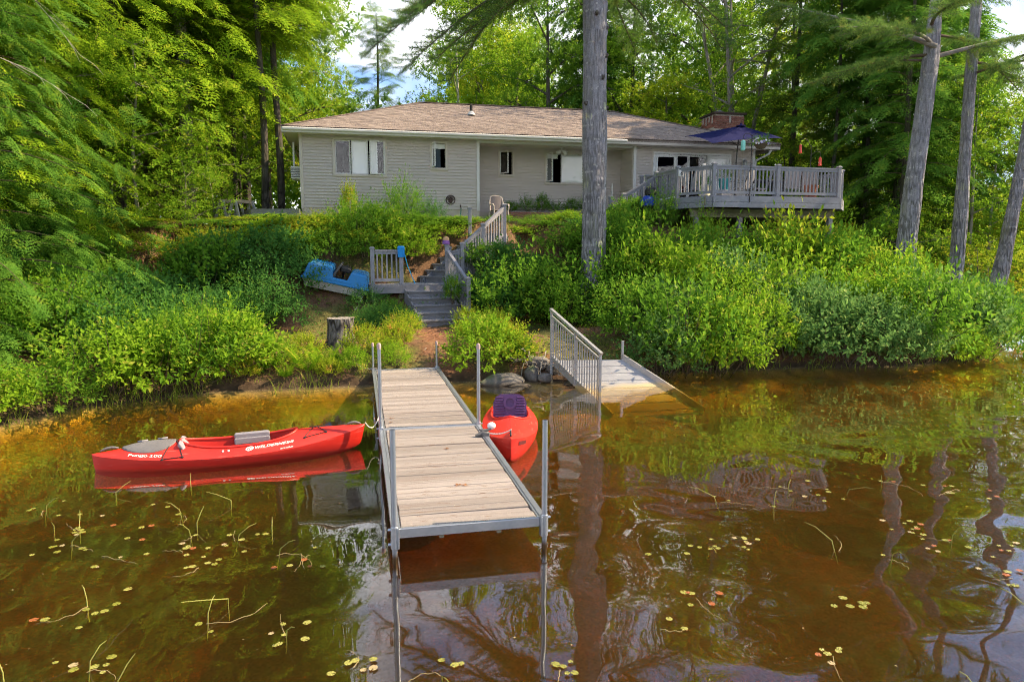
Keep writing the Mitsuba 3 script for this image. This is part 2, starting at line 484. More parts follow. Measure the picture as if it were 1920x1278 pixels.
def ground_z(x, y, bumps=True):
    x, y = np.asarray(x, float), np.asarray(y, float)
    s = np.interp(x, SH[:, 0], SH[:, 1])
    slope = (np.interp(x + 0.4, SH[:, 0], SH[:, 1]) - np.interp(x - 0.4, SH[:, 0], SH[:, 1])) / 0.8
    d = (y - s) / np.sqrt(1 + slope ** 2)
    # on the left the shore swings towards the lake while the terrace stays where it is
    e = np.where(d > 0, d * np.where((s < 13.7) & (x < 3), 9.3 / np.maximum(23.05 - s, 1), 1.0), d)
    rgt = np.clip((x - 6.2) / 2.0, 0, 1)
    e2 = e + rgt * 0.9 * np.clip(e / 2.0, 0, 1)
    land = np.interp(e2, PROF[:, 0], PROF[:, 1])
    land = land * (1 - 0.25 * np.clip((x - 15.5) / 5, 0, 1))
    bed = np.maximum(-0.10 + 0.20 * d, -0.32 + 0.13 * d)
    bed = np.where(x < 0.2, np.minimum(bed, np.maximum(-0.12 + 0.36 * d, -0.75 + 0.07 * d)), bed)
    bed = np.maximum(bed, -1.35)
    z = np.where(d > 0, land, np.where(d > -0.25, d * 0.4, bed))
    if bumps:
        p = np.stack([x, y, x * 0], -1)
        b = (meshkit.fbm(p * 0.55, 3, seed=3) - 0.5) * 0.35 + (meshkit.fbm(p * 2.4, 2, seed=8) - 0.5) * 0.10
        flat = np.clip(d / 1.2, 0, 1) * np.where((y > 22.5) & (x > -8) & (x < 18) & (y < 33), 0.15, 1.0)
        z = z + b * flat + np.where(d < 0, (meshkit.fbm(p * 1.3, 3, seed=5) - 0.5) * 0.22 * np.clip(-d / 2, 0, 1), 0)
    # cut for the stairs: landing and upper flight
    s, w = (x - 2.62) * 0.76 + (y - 19.12) * 0.65, -(x - 2.62) * 0.65 + (y - 19.12) * 0.76
    z = np.where((s > -2.5) & (s < 3.2), np.minimum(z, 1.55 + np.maximum(s, 0) * 0.625 + np.maximum(0, np.maximum(-w - 0.15, w - 1.35)) * 1.1), z)
    return z


def axis(dense0, dense1, step, lo, hi):
    a = np.arange(dense0, dense1 + 1e-6, step)
    left, right, s = [], [], step
    q = dense0
    while q > lo:
        s *= 1.25
        q -= s
        left.append(q)
    q, s = dense1, step
    while q < hi:
        s *= 1.25
        q += s
        right.append(q)
    return np.concatenate([left[::-1], a, right])


def sheet(xs, ys, fz):
    X, Y = np.meshgrid(xs, ys, indexing='ij')
    v = np.stack([X.ravel(), Y.ravel(), fz(X, Y).ravel()], 1)
    n, m = len(xs), len(ys)
    i, j = np.meshgrid(np.arange(n - 1), np.arange(m - 1), indexing='ij')
    a = (i * m + j).ravel()
    return v, np.vstack([np.stack([a, a + m, a + m + 1], 1), np.stack([a, a + m + 1, a + 1], 1)])


def f_ground(p, n, uv):
    g = fbm(p.x * 1.1, p.y * 1.1, 0.0, 4)
    h = fbm(p.x * 7, p.y * 7, 3.0, 3)
    s = noise(p.x * 45, p.y * 45, p.z * 45)
    duff = mix((0.085, 0.050, 0.032), (0.19, 0.115, 0.07), h)
    needles = mix((0.13, 0.065, 0.038), (0.24, 0.125, 0.075), h)
    moss = mix((0.06, 0.085, 0.02), (0.14, 0.15, 0.04), h)
    path = (1 - smoothstep(0.35, 0.85, dr.abs(p.x - 1.75 + (p.y - 14) * 0.02 + (g - 0.5) * 1.6))) * (1 - smoothstep(17.0, 17.8, p.y))
    shore = (1 - smoothstep(14.9, 15.6, p.y)) * smoothstep(3.3, 4.0, p.x)
    c = mix(duff, needles, dr.clip(smoothstep(0.55, 0.7, g) * 0.45 + path + shore, 0, 1))
    c = mix(c, moss, smoothstep(0.50, 0.62, fbm(p.x * 0.9 + 11, p.y * 0.9, 0.0, 3)) * 0.7 * (1 - path))
    c = c * (0.65 + 0.7 * s)
    bank = mix((0.035, 0.024, 0.017), (0.085, 0.06, 0.04), h)
    c = mix(bank, c, smoothstep(0.05, 0.26, p.z))
    f = fbm(p.x * 1.6, p.y * 1.6, 5.0, 4)
    bed = mix((0.13, 0.098, 0.045), (0.46, 0.36, 0.17), f * 0.75 + 0.35 * h)
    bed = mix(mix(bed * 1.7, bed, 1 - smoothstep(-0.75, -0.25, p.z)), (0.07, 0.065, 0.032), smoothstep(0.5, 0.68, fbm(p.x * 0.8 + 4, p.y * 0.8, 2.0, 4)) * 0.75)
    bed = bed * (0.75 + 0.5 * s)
    return mix(bed, c, smoothstep(-0.05, 0.02, p.z))


mat('earth', f_ground, 0.95, spec=0.1, bump=lambda p, n, uv: fbm(p.x * 18, p.y * 18, p.z * 18, 3), scale=0.03)
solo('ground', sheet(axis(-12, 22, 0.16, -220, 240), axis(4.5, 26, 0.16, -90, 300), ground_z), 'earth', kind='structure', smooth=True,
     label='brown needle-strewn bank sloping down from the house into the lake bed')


def ripple(x, y):
    p = np.stack([x, y, x * 0], -1)
    k = 0.18 + 0.95 * np.clip((x + 0.8 - 0.06 * y) / 4.5, 0, 1) * np.clip((13.2 - y) / 6.5, 0.25, 1)
    k = k * (0.45 + 1.1 * meshkit.noise(p * 0.45, seed=21))
    q = p + 0.55 * np.stack([meshkit.noise(p * 0.8, seed=31), meshkit.noise(p * 0.8, seed=32), x * 0], -1)
    h = (meshkit.noise(q * np.array([1.5, 2.1, 1]), seed=1) - 0.5) * 0.0135 + (meshkit.noise(q * np.array([3.1, 4.3, 1]), seed=2) - 0.5) * 0.0048 + (meshkit.noise(q * np.array([7, 9, 1]), seed=6) - 0.5) * 0.0011
    return h * k


scene['tea_brown_water'] = {'type': 'homogeneous', 'albedo': rgb(0.11, 0.07, 0.015), 'sigma_t': rgb(0.18, 0.312, 0.95), 'scale': 3.1}
scene['water_surface'] = {'type': 'thindielectric', 'int_ior': 1.42}
_w = mikit.ply(sheet(axis(-9, 17, 0.072, -240, 300), axis(1.5, 15.8, 0.068, -120, 300), ripple), 'water_surface', True, interior={'type': 'ref', 'id': 'tea_brown_water'})
solo('lake_water', _w, None, kind='structure', label='still tea-brown lake water reflecting the trees and sky')

# low hills across the water
def far_hill(x, y):
    p = np.stack([x * 0.02, y * 0.02, x * 0], -1)
    return np.where(True, -2 + 15 * np.clip((y - 150) / 60, 0, 1) * (0.6 + 0.8 * meshkit.fbm(p * 1.3, 3, seed=9)) + 9 * np.clip((x - 175) / 80, 0, 1), 0)


def f_hill(p, n, uv):
    return mix((0.03, 0.07, 0.02), (0.07, 0.13, 0.03), fbm(p.x * 0.25, p.y * 0.25, p.z * 0.25, 3))


mat('far_forest', f_hill, 0.95, spec=0.05)
# ------------------------------------------------------------------ the house
FY = 23.8          # plane of the front siding
RY = 25.0          # plane of the recessed porch wall
BY = 32.6          # back wall
X0, X1, X2, X3 = -1.74, 4.10, 9.66, 14.42
SZ, TZ = 4.07, 6.42   # bottom and top of the siding
house = thing('house', 'long single storey house with tan horizontal siding and brown hipped shingle roof', 'house')


def part_box(name, *a, m='white_trim', ch=None, parent=None, **k):
    g = cbox(*a, ch) if ch else box(*a)
    return part(parent or house, name, g, m, **k)


def wall_panel(axis_, at, a0, a1, z0, z1, holes, thick, facing):
    """backing wall with openings. axis_ 'x': runs along x at y=at; thick goes behind"""
    from shapely.geometry import box as sb
    g = sb(a0, z0, a1, z1)
    for h in holes:
        g = g.difference(sb(h[0], h[2], h[1], h[3]))
    m = trimesh.creation.extrude_polygon(g, thick, engine='earcut')
    v, f = np.array(m.vertices), np.array(m.faces)
    if axis_ == 'x':
        v = np.stack([v[:, 0], at + v[:, 2], v[:, 1]], 1)
        f = f[:, ::-1]
    else:
        v = np.stack([at + v[:, 2], v[:, 0], v[:, 1]], 1)
    return v, f


PL = 0.1016


def siding(axis_, at, a0, a1, z0, z1, holes, sgn):
    """lapped courses, each a long wedge; sgn: direction the wall faces along its normal"""
    n = int(math.ceil((z1 - z0) / PL - 1e-6))
    for k in range(n):
        b, t = z0 + k * PL, min(z0 + (k + 1) * PL + 0.012, z1)
        spans = [(a0, a1)]
        for h in holes:
            if b < h[3] - 0.01 and t > h[2] + 0.02:
                new = []
                for s in spans:
                    if h[1] <= s[0] or h[0] >= s[1]:
                        new.append(s)
                    else:
                        if h[0] - s[0] > 0.02:
                            new.append((s[0], h[0]))
                        if s[1] - h[1] > 0.02:
                            new.append((h[1], s[1]))
                spans = new
        for s in spans:
            d0, d1 = 0.036, 0.004
            prof = [(0, b + 0.022), (d0, b + 0.020), (d0, b + 0.030), (d1, t), (0, t)]
            v = np.array([[a, o, z] for a in s for o, z in prof])
            f = []
            for i in range(5):
                j = (i + 1) % 5
                f += [[i, j, 5 + j], [i, 5 + j, 5 + i]]
            f += [[0, 2, 1], [0, 3, 2], [0, 4, 3], [5, 6, 7], [5, 7, 8], [5, 8, 9]]
            f = np.array(f)
            w = np.stack([v[:, 0], at + sgn * v[:, 1], v[:, 2]], 1) if axis_ == 'x' else np.stack([at + sgn * v[:, 1], v[:, 0], v[:, 2]], 1)
            if trimesh.Trimesh(w, f, process=False).volume < 0:
                f = f[:, ::-1]
            part(house, 'siding_plank', (w, f), 'siding_vinyl')


wA = (-0.66, 0.93, 5.17, 6.27)
wB = (2.50, 2.94, 5.45, 6.25)
wC = (5.05, 5.51, 5.43, 6.23)
wD = (6.78, 8.65, 5.18, 6.21)
dr_ = (10.42, 13.48, 4.22, 6.22)
for (ax, at, a, b, hs) in (('x', FY, X0, X1, [wA, wB]), ('x', RY, X1 - 0.14, X2 + 0.14, [wC, wD]), ('x', FY, X2, X3, [dr_])):
    part(house, 'wall', wall_panel(ax, at, a, b, 3.3, 6.62, hs, 0.14, 1), 'tan_trim')
part(house, 'wall', wall_panel('y', X1 - 0.14, FY + 0.14, RY, 3.3, 6.62, [], 0.14, 1), 'tan_trim')
part(house, 'wall', wall_panel('y', X2, FY + 0.14, RY, 3.3, 6.62, [], 0.14, 1), 'tan_trim')
part(house, 'wall', wall_panel('y', X0, FY + 0.14, BY, 3.3, 6.62, [], 0.14, 1), 'tan_trim')
part(house, 'wall', wall_panel('y', X3 - 0.14, FY + 0.14, BY, 3.3, 6.62, [], 0.14, 1), 'tan_trim')
part(house, 'wall', wall_panel('x', BY, X0, X3, 3.3, 6.62, [], 0.14, 1), 'tan_trim')
e = 0.075
ex = lambda h: (h[0] - e, h[1] + e, h[2] - e, h[3] + e)
siding('x', FY, X0 + 0.06, X1 - 0.10, SZ, TZ, [ex(wA), ex(wB)], -1)
siding('x', RY, X1, X2, SZ, TZ, [ex(wC), ex(wD)], -1)
siding('x', FY, X2 + 0.10, X3 - 0.08, SZ + 0.02, TZ, [ex(dr_)], -1)
siding('y', X2, FY + 0.02, RY - 0.02, SZ, TZ, [], -1)
siding('y', X0, FY + 0.02, BY, SZ, TZ, [], -1)
for x in (X0 - 0.03, X1 - 0.10, X2 - 0.0, X3 - 0.08):
    part_box('corner_board', x, x + 0.10, FY - 0.048, FY - 0.001, SZ - 0.03, TZ, m='white_trim' if x > 3 else 'tan_trim', ch=0.006)
# foundation
for a, b in ((X0 + 0.02, X1 - 0.03),):
    n = 5
    xs = np.linspace(a, b, n + 1)
    for i in range(n):
        part_box('foundation_panel', xs[i] + 0.004, xs[i + 1] - 0.004, FY - 0.012, FY + 0.02, 3.32, SZ - 0.012, m='concrete', ch=0.004)
part_box('foundation', X1, X2, RY - 0.01, RY + 0.05, 3.3, SZ - 0.01, m='concrete')
part_box('foundation', X2, X3, FY - 0.01, FY + 0.05, 3.3, SZ + 0.01, m='concrete')

# roof: hipped, eave 0.5 m out
EV, EZ = 0.5, 6.46
ex0, ex1, ey0, ey1 = X0 - EV, X3 + 0.75, FY - EV, BY + EV
ym = (ey0 + ey1) / 2
RZ = 8.36
rx0, rx1 = 2.45, 10.5
c = [(ex0, ey0), (ex1, ey0), (ex1, ey1), (ex0, ey1)]
th = 0.10
deckv = np.array([[x, y, EZ] for x, y in c] + [[rx0, ym, RZ], [rx1, ym, RZ]] + [[x, y, EZ + th] for x, y in c] + [[rx0, ym, RZ + th], [rx1, ym, RZ + th]])
tf = [[0, 1, 5], [0, 5, 4], [1, 2, 5], [2, 3, 4], [2, 4, 5], [3, 0, 4]]
rf = [[q[0] + 6, q[1] + 6, q[2] + 6] for q in tf] + [[q[0], q[2], q[1]] for q in tf]
for i in range(4):
    j = (i + 1) % 4
    rf += [[i, j, j + 6], [i, j + 6, i + 6]]
roof = part(house, 'roof', (deckv, np.array(rf)), 'asphalt_shingle')


def plane_z(x, y):
    z1 = EZ + th + (RZ - EZ) * (y - ey0) / (ym - ey0)
    zl = EZ + th + (RZ - EZ) * (x - ex0) / (rx0 - ex0)
    zr = EZ + th + (RZ - EZ) * (ex1 - x) / (ex1 - rx1)
    return np.minimum(np.minimum(z1, zl), zr)


# shingle tabs of the lake side: real tabs with a butt edge, courses about 14 cm
rng = np.random.default_rng(11)
tabs = []
nrow = int((ym - ey0) / 0.135)
for r in range(nrow):
    y0 = ey0 - 0.02 + r * 0.135
    y1 = y0 + 0.15
    t = (y0 - ey0) / (ym - ey0)
    xa, xb = ex0 + t * (rx0 - ex0), ex1 - t * (ex1 - rx1)
    x = xa - rng.uniform(0, 0.3)
    while x < xb:
        w = rng.choice([0.13, 0.19, 0.27, 0.36])
        a, b = max(x, xa), min(x + w - 0.006, xb)
        if b - a > 0.03:
            h = 0.006 + rng.choice([0.0, 0.007]) + 0.003 * (r % 2)
            zf = EZ + th + (RZ - EZ) * (y0 - ey0) / (ym - ey0)
            zb = EZ + th + (RZ - EZ) * (y1 - ey0) / (ym - ey0)
            v = np.array([[a, y0, zf + 0.001], [b, y0, zf + 0.001], [b, y0, zf + h + 0.004], [a, y0, zf + h + 0.004], [b, y1, zb + 0.003], [a, y1, zb + 0.003]])
            tabs.append((v, np.array([[0, 1, 2], [0, 2, 3], [3, 2, 4], [3, 4, 5]])))
        x += w
part(roof, 'shingle', join(*tabs), 'asphalt_shingle', kind='stuff')
# hip and ridge caps
for nm, p, q in (('ridge_cap', (rx0, ym, RZ + th), (rx1, ym, RZ + th)), ('hip_cap', (ex0, ey0, EZ + th), (rx0, ym, RZ + th)), ('hip_cap', (ex1, ey0, EZ + th), (rx1, ym, RZ + th))):
    p, q = np.array(p), np.array(q)
    L = np.linalg.norm(q - p)
    n = int(L / 0.17)
    caps = []
    for i in range(n):
        a, b = p + (q - p) * i / n, p + (q - p) * (i + 1.3) / n
        caps.append(bar(a + [0, 0, 0.018], b + [0, 0, 0.008], 0.22, 0.016))
    part(roof, nm, join(*caps), 'asphalt_shingle')
# soffit, fascia, gutter
part_box('soffit', ex0 + 0.03, ex1 - 0.03, ey0 + 0.03, FY - 0.036, EZ - 0.07, EZ - 0.04, m='tan_trim')
part_box('soffit', ex0 + 0.03, X0 - 0.036, FY - 0.03, BY, EZ - 0.071, EZ - 0.041, m='tan_trim')
part_box('soffit', X1, X2, FY - 0.03, RY - 0.021, EZ - 0.072, EZ - 0.042, m='tan_trim')
part_box('fascia', ex0, 9.2, ey0 - 0.012, ey0 + 0.02, EZ - 0.09, EZ + 0.075, m='white_trim', ch=0.004)
part_box('fascia', 9.2, ex1, ey0 + 0.008, ey0 + 0.028, EZ - 0.09, EZ + 0.06, m='tan_trim', ch=0.004)
part_box('fascia', ex0 - 0.012, ex0 + 0.02, ey0 + 0.02, ey1, EZ - 0.09, EZ + 0.075, m='white_trim', ch=0.004)
part_box('fascia', ex1 - 0.02, ex1 + 0.012, ey0 + 0.03, ey1, EZ - 0.09, EZ + 0.06, m='tan_trim', ch=0.004)
part_box('drip_edge', ex0 - 0.03, ex1 + 0.03, ey0 - 0.03, ey0 + 0.02, EZ + 0.076, EZ + 0.092, m='copper_dark')
part_box('gutter', ex0 + 0.02, 9.2, ey0 - 0.105, ey0 - 0.014, EZ - 0.03, EZ + 0.055, m='white_trim', ch=0.02)
part_box('header_board', X1 + 0.0, X2 + 0.0, FY + 0.02, FY + 0.05, TZ - 0.10, TZ - 0.05 + 0.07, m='white_trim')
# downspout at the right corner
part(house, 'downspout', join(tube([(X3 + 0.45, ey0 + 0.1, 6.38), (X3 + 0.38, ey0 + 0.15, 6.22), (X3 + 0.06, FY - 0.05, 6.02), (X3 + 0.03, FY - 0.05, 5.85), (X3 + 0.03, FY - 0.05, 4.3)], 0.04, 10)), 'white_trim', True)
# vent pipe
vp = part(house, 'vent_pipe', tube([(4.2, 26.1, 7.45), (4.2, 26.1, 8.03)], 0.055, 14), 'black_rubber', 40)
part(vp, 'flashing', lathe([(0.16, 7.66), (0.13, 7.72), (0.06, 7.80)], 14, (4.2, 26.1, 0)), 'white_trim', 40)


def window(name, h, y, sashes, trim='tan_trim', t=0.075):
    """h = opening; sashes: list of (x0, x1, kind, open angle)"""
    w = part(house, name, None or cbox(h[0] - t, h[1] + t, y - 0.050, y - 0.004, h[3], h[3] + t, 0.005), trim)
    part(w, 'sill', cbox(h[0] - t, h[1] + t, y - 0.062, y - 0.004, h[2] - t, h[2], 0.006), trim)
    part(w, 'casing', cbox(h[0] - t, h[0], y - 0.0495, y - 0.004, h[2] + 0.001, h[3] - 0.001, 0.005), trim)
    part(w, 'casing', cbox(h[1], h[1] + t, y - 0.0495, y - 0.004, h[2] + 0.001, h[3] - 0.001, 0.005), trim)
    # dark room behind the opening
    bx = box(h[0] - 0.3, h[1] + 0.3, y + 0.15, y + 1.3, h[2] - 0.3, h[3] + 0.1)
    part(w, 'room', (bx[0], bx[1][:, ::-1][[i for i in range(12) if i not in (4, 5)]]), 'dark_inside')
    for (a, b, kind, ang) in sashes:
        s = 0.038
        z0, z1 = h[2] + 0.006, h[3] - 0.006
        fr = join(cbox(a, b, -0.018, 0.018, z1 - s, z1, 0.004), cbox(a, b, -0.018, 0.018, z0, z0 + s, 0.004), cbox(a, a + s, -0.017, 0.017, z0 + s, z1 - s, 0.004), cbox(b - s, b, -0.017, 0.017, z0 + s, z1 - s, 0.004))
        gl = M([[a + s, 0, z0 + s], [b - s, 0, z0 + s], [b - s, 0, z1 - s], [a + s, 0, z1 - s]], [[0, 1, 2], [0, 2, 3]])
        if ang:
            hinge = a if ang < 0 else b
            fr, gl = [rotz(q, ang, (hinge, 0, 0)) for q in (fr, gl)]
            off = y - 0.03
        else:
            off = y + 0.03
        part(w, 'sash', mv(fr, (0, off, 0)), 'white_trim')
        part(w, 'pane', mv(gl, (0, off, 0)), 'pane_glass')
        if kind in ('blind', 'half', 'grey'):
            zz = z0 if kind != 'half' else z0 + 0.02
            n = int((z1 - zz) / 0.026)
            sl = [box(a + 0.01, b - 0.01, 0, 0.004, z1 - (i + 1) * 0.026, z1 - i * 0.026) for i in range(n)]
            x = b if kind != 'half' else (a + b) / 2
            if kind == 'half':
                sl = [box(a + 0.01, (a + b) / 2 + 0.02, 0, 0.004, z1 - (i + 1) * 0.026, z1 - i * 0.026) for i in range(n)]
            part(w, 'blind', mv(join(*sl), (0, y + 0.085, 0)), 'blind_grey' if kind == 'grey' else 'blind_white', label='white slatted blind')
        if kind == 'curtain':
            part(w, 'curtain', box(a, b - (b - a) * 0.35, y + 0.10, y + 0.12, z0, z1 - 0.12), 'curtain_blue')
            part(w, 'blind', box(a, b, y + 0.09, y + 0.10, z1 - 0.16, z1), 'blind_white')
    return w


window('window', wA, FY, [(wA[0], -0.17, 'dark', 0), (-0.145, 0.40, 'blind', 0), (0.43, wA[1], 'half', 14)])
window('window', wB, FY, [(wB[0], wB[1], 'curtain', -84)])
window('window', wC, RY, [(wC[0], wC[1], 'dark', -62)])
window('window', wD, RY, [(wD[0], 7.24, 'curtain', -78), (7.34, wD[1], 'blind', 0)])

# the wide white patio door on the right wing
pdoor = part(house, 'patio_door', join(cbox(dr_[0], dr_[1], FY - 0.04, FY + 0.02, dr_[3] - 0.07, dr_[3], 0.006), cbox(dr_[0], dr_[0] + 0.07, FY - 0.0395, FY + 0.02, dr_[2], dr_[3] - 0.07, 0.006),
             cbox(dr_[1] - 0.07, dr_[1], FY - 0.0395, FY + 0.02, dr_[2], dr_[3] - 0.07, 0.006), cbox(dr_[0], dr_[1], FY - 0.06, FY + 0.02, dr_[2] - 0.04, dr_[2], 0.006)), 'door_white')
bx = box(dr_[0] - 0.4, dr_[1] + 0.4, FY + 0.15, FY + 2.6, dr_[2] - 0.05, dr_[3] + 0.2)
part(pdoor, 'room', (bx[0], bx[1][:, ::-1][[i for i in range(12) if i not in (4, 5)]]), 'dark_inside')
a0, a1 = dr_[0] + 0.07, dr_[1] - 0.07
xs = [a0, a0 + 0.83, a0 + 1.32, a0 + 2.02, a1]
for i, (kind, s) in enumerate((('side', 0.10), ('slide', 0.05), ('slide', 0.05), ('side', 0.10))):
    a, b = xs[i] + 0.006, xs[i + 1] - 0.006
    z0, z1 = dr_[2] + 0.01, dr_[3] - 0.08
    yy = FY - 0.012 if kind == 'side' else FY + 0.03 + 0.03 * (i - 1)
    part(pdoor, 'door_leaf', join(cbox(a, b, yy - 0.02, yy + 0.02, z1 - s, z1, 0.005), cbox(a, b, yy - 0.02, yy + 0.02, z0, z0 + s * 2, 0.005),
                              cbox(a, a + s, yy - 0.019, yy + 0.019, z0 + s * 2, z1 - s, 0.005), cbox(b - s, b, yy - 0.019, yy + 0.019, z0 + s * 2, z1 - s, 0.005)), 'door_white')
    part(pdoor, 'pane', M([[a + s, yy, z0 + 2 * s], [b - s, yy, z0 + 2 * s], [b - s, yy, z1 - s], [a + s, yy, z1 - s]], [[0, 1, 2], [0, 2, 3]]), 'pane_glass')
    if i == 0:
        part(pdoor, 'blind', box(a, b, yy + 0.05, yy + 0.07, z0, z0 + 0.98), 'blind_white', label='white half-drawn shade behind the left panel')
    if i == 3:
        part(pdoor, 'blind', box(a, b, yy + 0.05, yy + 0.07, z0, z1), 'blind_white', label='white drawn shade behind the right panel')
# lantern, floodlight, outside tap
part(house, 'wall_lantern', join(cbox(13.92, 14.04, FY - 0.06, FY - 0.021, 5.93, 6.05, 0.01), lathe([(0.01, 5.72), (0.05, 5.74), (0.075, 5.92), (0.085, 5.94), (0.02, 6.02)], 8, (13.98, FY - 0.14, 0)),
     tube([(13.98, FY - 0.05, 6.0), (13.98, FY - 0.14, 6.04)], 0.012, 6)), 'galvanised', 40)
fl = part(house, 'floodlight', join(lathe([(0.055, 6.335), (0.055, 6.37), (0.03, 6.385)], 14, (7.2, 24.55, 0)), tube([(7.2, 24.55, 6.34), (7.2, 24.5, 6.27)], 0.02, 8)), 'white_trim', 40)
for s in (-1, 1):
    d = unit(np.array([s * 0.7, -0.35, -0.55]))
    b = np.array([7.2, 24.5, 6.28])
    part(fl, 'lamp_head', tube([b, b + d * 0.06, b + d * 0.10, b + d * 0.22, b + d * 0.23], [0.02, 0.03, 0.055, 0.08, 0.06], 12), 'plastic_white', 40)
part(house, 'garden_tap', tube([(3.43, FY - 0.015, 4.22), (3.43, FY - 0.10, 4.22), (3.43, FY - 0.12, 4.10)], 0.018, 8), 'copper_dark', True)
# box air conditioner in the left side wall
ac = part(house, 'air_conditioner', cbox(X0 - 0.34, X0 - 0.02, 24.1, 24.75, 5.02, 5.42, 0.012), 'white_trim')
for k in range(6):
    part(ac, 'vent_slat', box(X0 - 0.33, X0 - 0.06, 24.092, 24.0995, 5.07 + k * 0.053, 5.095 + k * 0.053), 'dark_grey_metal')
part(house, 'side_sash', cbox(X0 - 0.27, X0 - 0.21, 24.2, 24.24, 5.44, 6.2, 0.008), 'white_trim')

# chimney at the right end, behind the ridge
cx0, cx1, cy0, cy1, cz0, cz1 = 13.95, 15.25, 26.0, 27.1, 6.7, 8.12
chim = part(house, 'chimney', box(cx0 + 0.02, cx1 - 0.02, cy0 + 0.02, cy1 - 0.02, cz0, cz1 - 0.02), 'mortar')


def brick_face(parent, horiz, at, a0, a1, z0, z1, sgn, L=0.203, H=0.0572, g=0.0143, soldier=None):
    row, z = 0, z0
    r = np.random.default_rng(int(abs(at) * 100))
    while z + H <= z1 + 0.002:
        a = a0 - (0 if row % 2 == 0 else (L + g) / 2)
        while a < a1 - 0.02:
            b0, b1 = max(a, a0), min(a + L, a1)
            if b1 - b0 > 0.03:
                o = r.uniform(0.0, 0.008)
                if horiz:
                    m = box(b0, b1, *sorted((at, at + sgn * (0.018 + o))), z, z + H)
                else:
                    m = box(*sorted((at, at + sgn * (0.018 + o))), b0, b1, z, z + H)
                part(parent, 'brick', m, 'brick_red')
            a += L + g
        z += H + g
        row += 1


brick_face(chim, True, cy0 + 0.02, cx0, cx1, 7.55, cz1 - 0.03, -1)
brick_face(chim, False, cx0 + 0.02, cy0, cy1, 7.62, cz1 - 0.03, -1)
for k in range(4):
    part(chim, 'pale_brick', box(cx0 - 0.035, cx0 - 0.01, cy0 + 0.12 + k * 0.25, cy0 + 0.17 + k * 0.25, 7.75 + 0.08 * (k % 2), 8.08), 'mortar')
part(chim, 'pale_brick', box(cx0 + 0.62, cx0 + 0.70, cy0 - 0.035, cy0 - 0.01, 7.78, 8.05), 'mortar')
part(chim, 'crown_slab', cbox(cx0 - 0.07, cx1 + 0.07, cy0 - 0.07, cy1 + 0.07, cz1 - 0.02, cz1 + 0.06, 0.01), 'copper_dark')
part(chim, 'flue_cap', join(box(14.3, 14.6, 26.4, 26.7, cz1 + 0.06, cz1 + 0.14), tube([(14.45, 26.55, cz1 + 0.14), (14.45, 26.55, cz1 + 0.16), (14.45, 26.55, cz1 + 0.26)], [0.27, 0.26, 0.02], 4)), 'dark_grey_metal')

# brick planter along the recessed wall
pln = thing('brick_planter', 'low red brick planter wall under the recessed porch windows', 'planter')
px0, px1, py0, py1, pz0, pz1 = 4.62, 9.1, 23.95, 24.9, 3.55, 4.06
part(pln, 'core', box(px0 + 0.02, px1, py0 + 0.02, py1, pz0 - 0.1, pz1 - 0.015), 'mortar')
brick_face(pln, True, py0 + 0.02, px0, px1, pz0, pz1, -1)
part(pln, 'soil', box(px0 + 0.14, px1 - 0.1, py0 + 0.14, py1 - 0.05, pz1 - 0.1, pz1 + 0.0), 'earth')

# pressed metal sunburst on the wall, the hose, the paved apron by the left corner
orn = thing('wall_ornament', 'round dark pierced metal ornament hanging on the tan siding', 'wall ornament')
a = np.linspace(0, 2 * np.pi, 33)
part(orn, 'ring', tube(np.stack([3.095 + 0.15 * np.cos(a), a * 0 + FY - 0.045, 4.40 + 0.15 * np.sin(a)], 1), 0.014, 6, cap=False), 'copper_dark', True)
part(orn, 'disc', join(tube([(3.095, FY - 0.05, 4.36), (3.095, FY - 0.03, 4.36)], 0.075, 16), *[tube([(3.095 + 0.06 * np.cos(t), FY - 0.042, 4.38 + 0.06 * np.sin(t)), (3.095 + 0.14 * np.cos(t), FY - 0.042, 4.40 + 0.14 * np.sin(t))], 0.011, 5) for t in np.linspace(0.2, np.pi - 0.2, 9)]), 'copper_dark', 40)
hs = np.linspace(0, 1, 14)
solo('garden_hose', tube(np.stack([3.43 - 0.25 * hs ** 2 - 0.5 * np.clip(hs - 0.7, 0, 1), FY - 0.13 - 0.4 * hs, 4.10 - 0.50 * hs + 0.03 * np.sin(hs * 7)], 1), 0.016, 7), 'hose_green', 'thin green hose hanging from the outside tap of the house', 'hose', True)
solo('apron', prism([(-3.3, 23.6), (-1.78, 23.2), (-1.78, 31), (-4.5, 31), (-4.5, 27)], 3.6, 4.0), 'step_wood', kind='structure', label='grey paved apron beside the left corner of the house')
# ------------------------------------------------------------------ railings, deck, stairs
def post(parent, x, y, z0, z1, w=0.105, m='grey_stain_wood', cap=True, name='railing_post', **k):
    g = [cbox(x - w / 2, x + w / 2, y - w / 2, y + w / 2, z0, z1, 0.006)]
    p = part(parent, name, join(*g), m, **k)
    if cap:
        c_ = w / 2 + 0.018
        top = trimesh.convex.convex_hull(np.array([[x + a * c_, y + b * c_, z1 + q] for a in (-1, 1) for b in (-1, 1) for q in (0.0, 0.03)] + [[x + a * 0.03, y + b * 0.03, z1 + 0.055] for a in (-1, 1) for b in (-1, 1)]))
        part(p, 'post_cap', (np.array(top.vertices), np.array(top.faces)), m)
    return p


